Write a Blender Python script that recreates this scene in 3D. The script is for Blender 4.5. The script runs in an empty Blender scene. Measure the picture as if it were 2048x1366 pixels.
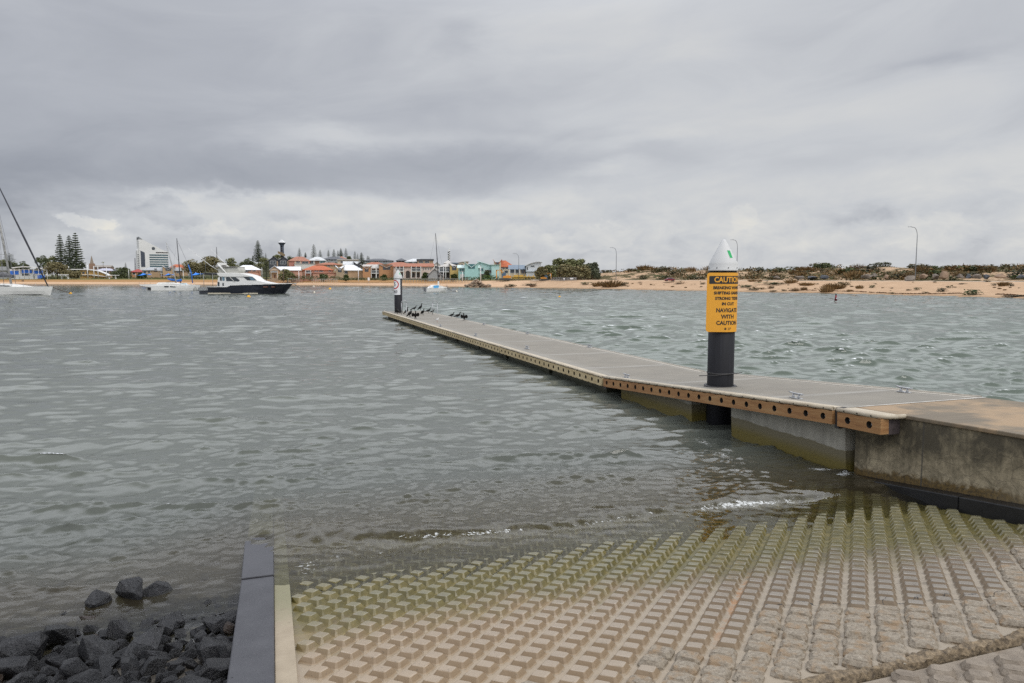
import bpy, bmesh, math, random
import numpy as np
from mathutils import Vector, Matrix, noise as mnoise
random.seed(7); rng = np.random.RandomState(7)
PI = math.pi
sc = bpy.context.scene
COL = sc.collection

# ------------------------------------------------------------------ camera
F, HC = 1422.0, 3.0                      # focal length in photo pixels (2048 wide), eye height above the water
PITCH = math.atan((683 - 555) / F)
cam_d = bpy.data.cameras.new('camera'); cam_d.sensor_width = 36; cam_d.lens = 36 * F / 2048
cam_d.clip_start = 0.1; cam_d.clip_end = 20000
cam = bpy.data.objects.new('camera', cam_d); COL.objects.link(cam)
cam.location = (0, 0, HC); cam.rotation_euler = (PI / 2 - PITCH, 0, 0)
sc.camera = cam
sc.view_settings.view_transform = 'Standard'; sc.view_settings.look = 'None'
sc.view_settings.exposure = 0.0; sc.view_settings.gamma = 1.0
sc.cycles.max_bounces = 8; sc.cycles.transparent_max_bounces = 16
sc.cycles.caustics_reflective = False; sc.cycles.caustics_refractive = True
sc.cycles.sample_clamp_indirect = 6.0
try:
    sc.cycles.use_denoising = False
except Exception: pass

# ------------------------------------------------------------------ overcast sky
SUN_EL, SUN_AZ = math.radians(50), math.radians(140)      # azimuth clockwise from the view direction (+y)
world = bpy.data.worlds.new('World'); sc.world = world; world.use_nodes = True
def px_dir(u, v):
    x = (u - 1024) / F; z = (683 - v) / F
    r = Vector((x, math.cos(PITCH) + z * math.sin(PITCH), -math.sin(PITCH) + z * math.cos(PITCH))).normalized()
    return math.atan2(r.x, r.y), math.asin(r.z)
class NT:
    """tiny node-graph writer"""
    def __init__(s, nt): s.nt = nt; s.nt.nodes.clear()
    def n(s, typ, **kw):
        nd = s.nt.nodes.new(typ)
        for k, v in kw.items(): setattr(nd, k, v)
        return nd
    def put(s, sock, v):
        if v is None: return
        if isinstance(v, bpy.types.NodeSocket): s.nt.links.new(v, sock)
        else:
            if isinstance(v, (tuple, list)) and sock.type == 'RGBA' and len(v) == 3: v = (*v, 1)
            sock.default_value = v
    def m(s, op, a, b=None, c=None, clamp=False):
        nd = s.n('ShaderNodeMath', operation=op, use_clamp=clamp)
        for i, v in enumerate((a, b, c)): s.put(nd.inputs[i], v)
        return nd.outputs[0]
    def noise(s, vec, scale, detail=4, rough=.5, dist=0, out=0, lac=2.0):
        nd = s.n('ShaderNodeTexNoise'); s.put(nd.inputs['Vector'], vec); nd.inputs['Scale'].default_value = scale
        nd.inputs['Detail'].default_value = detail; nd.inputs['Roughness'].default_value = rough; nd.inputs['Distortion'].default_value = dist
        nd.inputs['Lacunarity'].default_value = lac
        return nd.outputs[out]
    def ramp(s, fac, stops, interp='LINEAR'):
        nd = s.n('ShaderNodeValToRGB'); s.put(nd.inputs[0], fac); cr = nd.color_ramp; cr.interpolation = interp
        while len(cr.elements) > 1: cr.elements.remove(cr.elements[0])
        for i, (p, c) in enumerate(stops):
            e = cr.elements[0] if i == 0 else cr.elements.new(p)
            e.position = p; c = (c, c, c) if isinstance(c, (int, float)) else c; e.color = (*c[:3], 1)
        return nd.outputs[0]
    def mix(s, fac, a, b, mode='MIX'):
        nd = s.n('ShaderNodeMix', data_type='RGBA', blend_type=mode); s.put(nd.inputs[0], fac); s.put(nd.inputs[6], a); s.put(nd.inputs[7], b)
        return nd.outputs[2]
    def mr(s, v, a, b, c=0., d=1., smooth=True):
        nd = s.n('ShaderNodeMapRange', interpolation_type='SMOOTHSTEP' if smooth else 'LINEAR')
        for i, q in enumerate((v, a, b, c, d)): s.put(nd.inputs[i], q)
        return nd.outputs[0]
    def xyz(s, v):
        nd = s.n('ShaderNodeSeparateXYZ'); s.put(nd.inputs[0], v); return nd.outputs
    def comb(s, x, y, z):
        nd = s.n('ShaderNodeCombineXYZ')
        for i, q in enumerate((x, y, z)): s.put(nd.inputs[i], q)
        return nd.outputs[0]
    def mapv(s, v, scale=(1, 1, 1), rot=(0, 0, 0), loc=(0, 0, 0)):
        nd = s.n('ShaderNodeMapping'); s.put(nd.inputs[0], v); nd.inputs['Scale'].default_value = scale
        nd.inputs['Rotation'].default_value = rot; nd.inputs['Location'].default_value = loc
        return nd.outputs[0]

def build_world():
    w = NT(world.node_tree)
    tc = w.n('ShaderNodeTexCoord').outputs['Generated']
    x, y, z = w.xyz(tc)
    az = w.m('ARCTAN2', x, y); el = w.m('ARCSINE', w.m('MINIMUM', w.m('MAXIMUM', z, -1), 1))
    ael = w.comb(az, el, 0.0)
    # wispy distortion of the cloud outlines
    d1 = w.noise(w.comb(w.m('MULTIPLY', az, 5), w.m('MULTIPLY', el, 14), 0.3), 1.0, 6, .6, out=1)
    dx, dy, dz = w.xyz(d1)
    azd = w.m('ADD', az, w.m('MULTIPLY', w.m('SUBTRACT', dx, .5), .22)); eld = w.m('ADD', el, w.m('MULTIPLY', w.m('SUBTRACT', dy, .5), .075))
    # finer, lumpier distortion for the cumulus near the horizon
    d2 = w.noise(w.comb(w.m('MULTIPLY', az, 16), w.m('MULTIPLY', el, 22), 1.7), 1.0, 7, .62, out=1)
    ex, ey, ez = w.xyz(d2)
    azc = w.m('ADD', az, w.m('MULTIPLY', w.m('SUBTRACT', ex, .5), .11)); elc = w.m('ADD', el, w.m('MULTIPLY', w.m('SUBTRACT', ey, .5), .07))
    acc = [None]
    def add(v): acc[0] = v if acc[0] is None else w.m('ADD', acc[0], v)
    def blob(u, v, su, sv, amp, lumpy=False, hard=False, tilt=0.0):
        a0, e0 = px_dir(u, v)
        A, E = (azc, elc) if lumpy else (azd, eld)
        da = w.m('SUBTRACT', A, a0); de = w.m('SUBTRACT', w.m('SUBTRACT', E, e0), w.m('MULTIPLY', da, tilt))
        q = w.m('ADD', w.m('POWER', w.m('ABSOLUTE', w.m('DIVIDE', da, su / F)), 2), w.m('POWER', w.m('ABSOLUTE', w.m('DIVIDE', de, sv / F)), 2))
        if hard: g = w.mr(q, 1.25, .55)
        else: g = w.m('EXPONENT', w.m('MULTIPLY', q, -1))
        add(w.m('MULTIPLY', g, amp))
    # base brightness against height: pale just above the horizon, greyer above
    base = w.mr(el, 0.0, .20, .645, .545); add(base)
    add(w.mr(az, -.60, .45, -.06, .07))                     # the left of the sky is darker than the right
    SKY_BLOBS(blob)
    n1 = w.noise(w.comb(w.m('MULTIPLY', az, 4.5), w.m('MULTIPLY', w.m('ADD', el, w.m('MULTIPLY', az, -.10)), 15), 4.2), 1.0, 7, .55, .6)
    add(w.m('MULTIPLY', w.m('SUBTRACT', n1, .5), .30))
    n3 = w.noise(w.comb(w.m('MULTIPLY', az, 2.0), w.m('MULTIPLY', el, 6), 9.1), 1.0, 4, .5, .3)
    add(w.m('MULTIPLY', w.m('SUBTRACT', n3, .5), .20))
    n2 = w.noise(w.comb(w.m('MULTIPLY', az, 17), w.m('MULTIPLY', el, 34), 2.2), 1.0, 7, .6, .4)
    low = w.mr(el, .17, .03)
    add(w.m('MULTIPLY', w.m('MULTIPLY', w.m('SUBTRACT', n2, .5), .52), low))
    t = acc[0]
    col = w.ramp(t, [(0, (.20, .215, .25)), (.30, (.332, .350, .396)), (.50, (.462, .480, .522)), (.66, (.592, .608, .635)), (.80, (.70, .70, .69)), (1, (.86, .82, .72))])
    high = w.m('MULTIPLY', w.mr(el, .27, .60, 1.0, 1.3), w.mr(el, .8, 1.2, 1.0, 1.0))                      # overcast: the sky overhead is brighter than at the horizon
    back = w.mr(y, .20, -.45, 1.0, 2.1)
    glow = w.m('MULTIPLY', w.m('MULTIPLY', w.mr(el, .32, .78), w.mr(el, 1.3, .9)), w.mr(y, .0, .55))   # bright band added above the frame, ahead, to brighten the water's reflections
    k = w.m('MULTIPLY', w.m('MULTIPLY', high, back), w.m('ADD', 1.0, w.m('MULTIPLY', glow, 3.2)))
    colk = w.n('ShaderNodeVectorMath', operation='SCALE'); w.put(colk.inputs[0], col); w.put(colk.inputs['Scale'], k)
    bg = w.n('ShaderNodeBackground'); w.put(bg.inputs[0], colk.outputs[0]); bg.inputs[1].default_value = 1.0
    sky = w.n('ShaderNodeTexSky', sky_type='NISHITA'); sky.sun_disc = False
    sky.sun_elevation = SUN_EL; sky.sun_rotation = SUN_AZ
    bg2 = w.n('ShaderNodeBackground'); w.put(bg2.inputs[0], sky.outputs[0]); bg2.inputs[1].default_value = 0.08
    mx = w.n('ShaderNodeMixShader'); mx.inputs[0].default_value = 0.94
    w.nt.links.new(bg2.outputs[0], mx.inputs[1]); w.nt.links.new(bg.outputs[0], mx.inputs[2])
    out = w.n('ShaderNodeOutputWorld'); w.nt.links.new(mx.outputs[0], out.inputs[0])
def SKY_BLOBS(b):
    # the long dark bank on the left, its underside and its taper to the right
    b(-250, 300, 420, 150, -.10); b(380, 345, 520, 60, -.075); b(860, 345, 400, 36, -.085); b(1180, 318, 330, 22, -.08, tilt=.02)
    b(80, 372, 260, 34, -.12)
    # upper sky: pale patches and the darker smear
    b(1230, 60, 430, 75, .10); b(1500, 230, 420, 90, .08); b(900, 85, 60, 26, -.10); b(1650, 90, 300, 60, -.05)
    b(1960, 330, 330, 42, .16, tilt=.10); b(700, 272, 170, 20, .16); b(560, 290, 90, 12, .10); b(1215, 335, 85, 17, .17); b(1130, 255, 190, 16, -.06)
    b(1870, 105, 90, 14, -.10); b(1330, 262, 130, 18, .07)
    # below the bank: bright gap and heaped clouds
    b(480, 425, 260, 28, .19); b(120, 430, 200, 18, .08); b(640, 400, 300, 16, .10); b(1060, 398, 260, 22, .10, tilt=.06)
    b(190, 446, 36, 15, .17, True, True); b(205, 464, 26, 22, .15, True); b(470, 415, 200, 22, .08); b(238, 484, 14, 8, .08, True); b(320, 392, 44, 10, .14, True); b(460, 388, 120, 9, .12, True)
    b(345, 425, 40, 30, -.05, True, True); b(330, 455, 70, 34, -.06, True, True); b(100, 470, 200, 60, .05); b(60, 440, 90, 20, -.05, True)
    b(420, 462, 60, 9, .14, True); b(640, 470, 80, 34, .05, True, True); b(560, 440, 60, 16, -.06, True)
    b(960, 470, 110, 40, .07, True, True); b(1185, 478, 90, 26, .08, True, True)
    b(1482, 440, 34, 26, .065, True, True); b(600, 478, 80, 26, .06, True, True); b(820, 486, 90, 22, .05, True, True); b(1075, 480, 60, 26, .05, True, True); b(1440, 474, 70, 18, .05, True); b(1860, 468, 70, 30, .065, True, True); b(1895, 466, 12, 16, .05, True)
    b(1738, 428, 36, 16, -.14, True); b(1650, 478, 130, 18, .05, True)
    b(1500, 520, 700, 34, -.05); b(1980, 470, 60, 40, -.07)
build_world()
sun_d = bpy.data.lights.new('sun', 'SUN'); sun_d.energy = 1.1; sun_d.angle = math.radians(25); sun_d.color = (1, .96, .90)
sun = bpy.data.objects.new('sun', sun_d); COL.objects.link(sun)
_sd = Vector((math.sin(SUN_AZ) * math.cos(SUN_EL), math.cos(SUN_AZ) * math.cos(SUN_EL), math.sin(SUN_EL)))
sun.rotation_euler = _sd.to_track_quat('Z', 'Y').to_euler()

# ------------------------------------------------------------------ places: photo pixels back to the world
def ray(u, v):
    x = (u - 1024) / F; z = (683 - v) / F
    return Vector((x, math.cos(PITCH) + z * math.sin(PITCH), -math.sin(PITCH) + z * math.cos(PITCH)))
def G(u, v, z=0.0):
    r = ray(u, v); t = (z - HC) / r.z; return Vector((0, 0, HC)) + r * t
def D(u, v, d):
    r = ray(u, v); return Vector((0, 0, HC)) + r * (d / r.y)
def mpp(d): return d / F                                    # metres per photo pixel at forward distance d
RB = Vector((-.322, .947)).normalized(); RA = Vector((RB.y, -RB.x)); RO = Vector((-2.08, 6.56)); SLOPE = .1234
RZ = math.atan2(RA.y, RA.x)
def W(a, b, z=0.0):                                         # ramp frame (a across, b seaward) to world
    return Vector((RO.x + a * RA.x + b * RB.x, RO.y + a * RA.y + b * RB.y, z))
def toab(p):
    q = Vector((p[0], p[1])) - RO; return q.dot(RA), q.dot(RB)

# ------------------------------------------------------------------ object helpers
def tag(o, label=None, cat=None, group=None, kind=None):
    if label: o['label'] = label
    if cat: o['category'] = cat
    if group: o['group'] = group
    if kind: o['kind'] = kind
    return o
def thing(name, label, cat, loc=(0, 0, 0), rz=0.0, group=None):
    o = bpy.data.objects.new(name, None); COL.objects.link(o); o.empty_display_size = .2
    o.location = loc; o.rotation_euler = (0, 0, rz)
    return tag(o, label, cat, group)
def link_mesh(name, me, parent=None, loc=None, rz=None):
    o = bpy.data.objects.new(name, me); COL.objects.link(o)
    if parent is not None: o.parent = parent
    if loc is not None: o.location = loc
    if rz is not None: o.rotation_euler = (0, 0, rz)
    return o
def children_of(o): return [c for c in bpy.data.objects if c.parent == o]
def copy_tree(src, loc, rz, label=None, group=None, scale=None, kids=None):
    kids = children_of(src) if kids is None else kids
    r = src.copy(); COL.objects.link(r); r.location = loc; r.rotation_euler = (src.rotation_euler.x, src.rotation_euler.y, rz)
    if scale is not None: r.scale = (scale,) * 3 if isinstance(scale, (int, float)) else scale
    if label: r['label'] = label
    if group: r['group'] = group
    for c in kids:
        k = c.copy(); COL.objects.link(k); k.parent = r
        for g in c.children:
            q = g.copy(); COL.objects.link(q); q.parent = k
    return r
class MB:
    """collects shapes, then links them as ONE mesh object"""
    def __init__(s): s.v = []; s.f = []; s.mi = []; s.sm = []
    def face(s, ids, mi=0, sm=False): s.f.append(tuple(ids)); s.mi.append(mi); s.sm.append(sm)
    def add(s, vs): n = len(s.v); s.v.extend([tuple(p) for p in vs]); return n
    def box(s, x0, x1, y0, y1, z0, z1, mi=0):
        n = s.add([(x0, y0, z0), (x1, y0, z0), (x1, y1, z0), (x0, y1, z0), (x0, y0, z1), (x1, y0, z1), (x1, y1, z1), (x0, y1, z1)])
        for f in ((3, 2, 1, 0), (4, 5, 6, 7), (0, 1, 5, 4), (1, 2, 6, 5), (2, 3, 7, 6), (3, 0, 4, 7)): s.face([n + i for i in f], mi)
        return s
    def hexa(s, p, mi=0):                                   # 8 points, bottom ring then top ring
        n = s.add(p)
        for f in ((3, 2, 1, 0), (4, 5, 6, 7), (0, 1, 5, 4), (1, 2, 6, 5), (2, 3, 7, 6), (3, 0, 4, 7)): s.face([n + i for i in f], mi)
        return s
    def prism(s, poly, y0, y1, mi=0, axis='y', inset=0.0):  # poly in (x, z), extruded along y (or (x,y) along z)
        k = len(poly); cx = sum(p[0] for p in poly) / k; cz = sum(p[1] for p in poly) / k
        f = (lambda p, t: (p[0], t, p[1])) if axis == 'y' else ((lambda p, t: (p[0], p[1], t)) if axis == 'z' else (lambda p, t: (t, p[0], p[1])))
        n = s.add([f(p, y0) for p in poly]); n2 = s.add([f(p, y1) for p in poly])
        s.face([n + i for i in range(k)], mi); s.face([n2 + k - 1 - i for i in range(k)], mi)
        for i in range(k):
            j = (i + 1) % k; s.face((n + j, n + i, n2 + i, n2 + j), mi)
        return s
    def rings(s, rings, mi=0, cap=True, sm=True, close=True):
        k = len(rings[0]); ns = [s.add(r) for r in rings]
        for a, b in zip(ns, ns[1:]):
            for i in range(k if close else k - 1):
                j = (i + 1) % k; s.face((a + i, a + j, b + j, b + i), mi, sm)
        if cap:
            s.face([ns[0] + k - 1 - i for i in range(k)], mi); s.face([ns[-1] + i for i in range(k)], mi)
        return s
    def lathe(s, prof, n=16, c=(0, 0, 0), mi=0, cap=True, sm=True, rot=0.0):
        return s.rings([[(c[0] + r * math.cos(rot + 2 * PI * i / n), c[1] + r * math.sin(rot + 2 * PI * i / n), c[2] + z) for i in range(n)] for r, z in prof], mi, cap, sm)
    def tube(s, pts, r, n=8, mi=0, sm=True, cap=True, flat=1.0):
        P = [Vector(p) for p in pts]; R = [r] * len(P) if isinstance(r, (int, float)) else r
        rings = []; up = Vector((0, 0, 1)); prev = None
        for i, p in enumerate(P):
            t = (P[min(i + 1, len(P) - 1)] - P[max(i - 1, 0)]).normalized()
            if prev is None:
                a = t.cross(up)
                if a.length < 1e-3: a = t.cross(Vector((0, 1, 0)))
            else: a = prev - t * prev.dot(t)
            a.normalize(); prev = a; b = a.cross(t)
            rings.append([tuple(p + a * (R[i] * math.cos(2 * PI * k / n)) + b * (R[i] * flat * math.sin(2 * PI * k / n))) for k in range(n)])
        return s.rings(rings, mi, cap, sm)
    def sphere(s, c, r, n=12, m=8, mi=0, sq=(1, 1, 1)):
        return s.rings([[(c[0] + sq[0] * r * math.sin(th) * math.cos(2 * PI * i / n), c[1] + sq[1] * r * math.sin(th) * math.sin(2 * PI * i / n), c[2] - sq[2] * r * math.cos(th)) for i in range(n)]
                        for th in [PI * (k + .02) / (m + .04) for k in range(m + 1)]], mi)
    def quad(s, p, mi=0): n = s.add(p); s.face([n + i for i in range(len(p))], mi); return s
    def mesh(s, name, mats):
        me = bpy.data.meshes.new(name); me.from_pydata(s.v, [], s.f)
        for m in (mats if isinstance(mats, (list, tuple)) else [mats]): me.materials.append(m)
        me.polygons.foreach_set('material_index', s.mi); me.polygons.foreach_set('use_smooth', s.sm); me.update()
        return me
    def build(s, name, mats, parent=None, loc=None, rz=None, bevel=0.0, fix=True):
        me = s.mesh(name, mats)
        if fix:
            bm = bmesh.new(); bm.from_mesh(me); bmesh.ops.recalc_face_normals(bm, faces=bm.faces); bm.to_mesh(me); bm.free()
        o = link_mesh(name, me, parent, loc, rz)
        if bevel:
            b = o.modifiers.new('bevel', 'BEVEL'); b.width = bevel; b.segments = 2; b.limit_method = 'ANGLE'; b.angle_limit = .6
        return o
def grid_mesh(name, V, nr, nc, mats, smooth=True, mi=None, keep=None):
    idx = np.arange(nr * nc).reshape(nr, nc)
    q = np.stack([idx[:-1, :-1], idx[:-1, 1:], idx[1:, 1:], idx[1:, :-1]], -1).reshape(-1, 4)
    if keep is not None: q = q[keep.reshape(-1)]
    me = bpy.data.meshes.new(name); me.vertices.add(nr * nc); me.vertices.foreach_set('co', np.asarray(V, dtype=np.float32).reshape(-1))
    me.loops.add(q.size); me.loops.foreach_set('vertex_index', q.reshape(-1).astype(np.int32))
    me.polygons.add(len(q)); me.polygons.foreach_set('loop_start', (np.arange(len(q)) * 4).astype(np.int32))
    try: me.polygons.foreach_set('loop_total', np.full(len(q), 4, dtype=np.int32))
    except Exception: pass
    for m in (mats if isinstance(mats, (list, tuple)) else [mats]): me.materials.append(m)
    if smooth: me.polygons.foreach_set('use_smooth', np.ones(len(q), dtype=bool))
    me.update(calc_edges=True); me.validate()
    return me

# ------------------------------------------------------------------ materials
MATS = {}
def new_mat(name):
    m = bpy.data.materials.new(name); m.use_nodes = True; return m, NT(m.node_tree)
def finish(w, col, rough=.6, metal=0.0, bump=None, bstr=.3, bdist=.02, spec=.5, extra=None):
    b = w.n('ShaderNodeBsdfPrincipled'); w.put(b.inputs['Base Color'], col); w.put(b.inputs['Roughness'], rough); b.inputs['Metallic'].default_value = metal
    b.inputs['Specular IOR Level'].default_value = spec
    if bump is not None:
        bp = w.n('ShaderNodeBump'); w.put(bp.inputs['Height'], bump); bp.inputs['Strength'].default_value = bstr; bp.inputs['Distance'].default_value = bdist
        w.nt.links.new(bp.outputs[0], b.inputs['Normal'])
    o = w.n('ShaderNodeOutputMaterial'); w.nt.links.new(b.outputs[0], o.inputs[0]); return b
def plain(name, c, rough=.6, var=.18, scale=6.0, metal=0.0, bstr=.0, bdist=.01, stretch=(1, 1, 1), c2=None, spec=.5):
    if name in MATS: return MATS[name]
    m, w = new_mat(name); v = w.mapv(w.n('ShaderNodeTexCoord').outputs['Object'], stretch)
    n = w.noise(v, scale, 5, .6)
    lo = tuple(x * (1 - var) for x in c) if c2 is None else c2
    hi = tuple(min(1, x * (1 + var)) for x in c) if c2 is None else c
    col = w.ramp(n, [(.3, lo), (.7, hi)])
    finish(w, col, rough, metal, n if bstr else None, bstr, bdist, spec); MATS[name] = m; return m
def leafy(name, lo, hi, scale=.25, rough=.75):
    if name in MATS: return MATS[name]
    m, w = new_mat(name); g = w.n('ShaderNodeNewGeometry'); 
    n = w.noise(g.outputs['Position'], scale, 3, .6); r = g.outputs['Random Per Island']
    f = w.m('ADD', w.m('MULTIPLY', n, .6), w.m('MULTIPLY', r, .5))
    col = w.ramp(f, [(.2, lo), (.85, hi)])
    b = finish(w, col, rough, spec=.25); MATS[name] = m; return m
# ================================================================== SETTING
def vnoise(P, seed=0, oct=4, lac=2.1, gain=.5):
    """cheap smooth noise on an (n,2) array: sums of rotated sines with domain warping"""
    r = np.random.RandomState(seed); x = P[:, 0].copy(); y = P[:, 1].copy(); out = np.zeros(len(P)); amp = 1.0; f = 1.0; tot = 0
    for o in range(oct):
        for k in range(4):
            th = r.uniform(0, 2 * PI); ph = r.uniform(0, 2 * PI, 2)
            out += amp * .5 * np.sin(f * (x * math.cos(th) + y * math.sin(th)) + ph[0] + 1.3 * np.sin(f * .61 * (y * math.cos(th) - x * math.sin(th)) + ph[1]))
        tot += amp; amp *= gain; f *= lac
    return out / tot

# ---- boat ramp: precast slab with tapered blocks laid at 45 degrees
def ramp_material(name, worn=False):
    m, w = new_mat(name); P = w.n('ShaderNodeTexCoord').outputs['Object']; a, b, z = w.xyz(P)
    n = w.noise(P, 2.3, 6, .62); nf = w.noise(P, 38, 5, .7); nm = w.noise(P, 9, 5, .6)
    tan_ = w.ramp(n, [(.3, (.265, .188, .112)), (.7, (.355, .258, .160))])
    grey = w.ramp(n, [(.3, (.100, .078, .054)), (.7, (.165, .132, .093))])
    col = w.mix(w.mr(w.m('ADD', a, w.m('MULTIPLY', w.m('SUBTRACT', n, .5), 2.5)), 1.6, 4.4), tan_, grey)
    # sand and fines lying in the channels (below the block tops)
    hgt = w.m('ADD', z, w.m('MULTIPLY', b, SLOPE))
    if not worn:
        chan = w.m('MULTIPLY', w.mr(hgt, .012, .003), w.m('MULTIPLY', w.mr(b, -1.25, -1.6), w.mr(nm, .25, .45)))
        col = w.mix(w.m('MULTIPLY', chan, w.mr(a, .5, 3.0, .65, .80)), col, (.31, .26, .195))
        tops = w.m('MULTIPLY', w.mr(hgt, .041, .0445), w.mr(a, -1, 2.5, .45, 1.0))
        col = w.mix(w.m('MULTIPLY', tops, .45), col, (.27, .245, .21))  # sky reflected by the block tops mixed into their colour
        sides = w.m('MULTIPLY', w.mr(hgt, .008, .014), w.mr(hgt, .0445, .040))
        col = w.mix(w.m('MULTIPLY', sides, w.mr(a, 0, 4, .62, .66)), col, (.175, .122, .070))  # shade of the sloping block sides put into the colour
    # olive algae band below the splash line
    bb = w.m('ADD', w.m('ADD', b, w.m('MULTIPLY', w.m('SUBTRACT', n, .5), 1.5)), w.m('MULTIPLY', w.m('SUBTRACT', nm, .5), .5))
    bb = w.m('ADD', bb, w.mr(a, 3.0, 7.5, 0, .45))
    alg = w.mr(bb, -1.75, -.70)
    algc = w.ramp(nm, [(.3, (.058, .054, .010)), (.55, (.118, .100, .022)), (.75, (.19, .150, .048))])
    algt = w.mix(w.mr(hgt, .040, .0445), algc, w.mix(.45, algc, (.19, .185, .13)))
    col = w.mix(w.m('MULTIPLY', alg, .88), col, algt)
    if worn: col = w.mix(w.mr(nm, .52, .34), w.ramp(nf, [(.28, (.10, .080, .057)), (.45, (.215, .178, .132)), (.72, (.335, .29, .225))]), (.24, .168, .10)); col = w.mix(w.mr(b, -3.42, -3.55), col, w.ramp(nm, [(.35, (.165, .132, .098)), (.65, (.26, .215, .165))]))
    # rust streaks down two channels, hairline cracks and pits
    rust = None
    pit = w.mr(w.noise(P, 55, 3, .6), .36, .29)
    col = w.mix(w.m('MULTIPLY', pit, .55), col, (.06, .05, .04))
    q = w.m('SUBTRACT', a, b); rl = w.m('ABSOLUTE', w.m('SUBTRACT', w.m('ADD', q, w.m('MULTIPLY', w.m('SUBTRACT', nm, .5), .12)), 5.515))
    rust = w.m('MULTIPLY', w.mr(rl, .06, .02), w.m('MULTIPLY', w.mr(b, -2.8, -2.3), w.mr(b, -1.2, -1.6)))
    col = w.mix(w.m('MULTIPLY', w.m('MULTIPLY', rust, w.mr(nm, .38, .60)), .75), col, (.30, .13, .03))
    ck = w.m('ABSOLUTE', w.m('ADD', w.m('ADD', b, 2.62), w.m('ADD', w.m('MULTIPLY', w.m('SUBTRACT', a, 5.0), .30), w.m('MULTIPLY', w.m('SUBTRACT', n, .5), .5))))
    crack = w.m('MULTIPLY', w.mr(ck, .007, .003), w.mr(a, 3.4, 3.7))
    col = w.mix(crack, col, (.03, .025, .02))
    wet = w.mr(bb, -2.6, -1.2)
    rough = w.m('SUBTRACT', w.m('ADD', .50, w.m('MULTIPLY', nf, .25)), w.m('MULTIPLY', wet, .30))
    if not worn: rough = w.m('SUBTRACT', rough, w.m('MULTIPLY', tops, .22))
    if worn: rough = .75
    hb = w.m('ADD', w.m('MULTIPLY', nf, .5), nm)
    finish(w, col, rough, bump=hb, bstr=.9 if worn else .3, bdist=.02 if worn else .012); return m
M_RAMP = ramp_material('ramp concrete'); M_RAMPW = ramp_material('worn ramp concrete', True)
M_LIP = plain('broken concrete lip', (.30, .225, .14), .9, scale=26, c2=(.05, .037, .024), bstr=1, bdist=.03)
M_GAP = plain('dark joint', (.02, .018, .016), .9)

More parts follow.
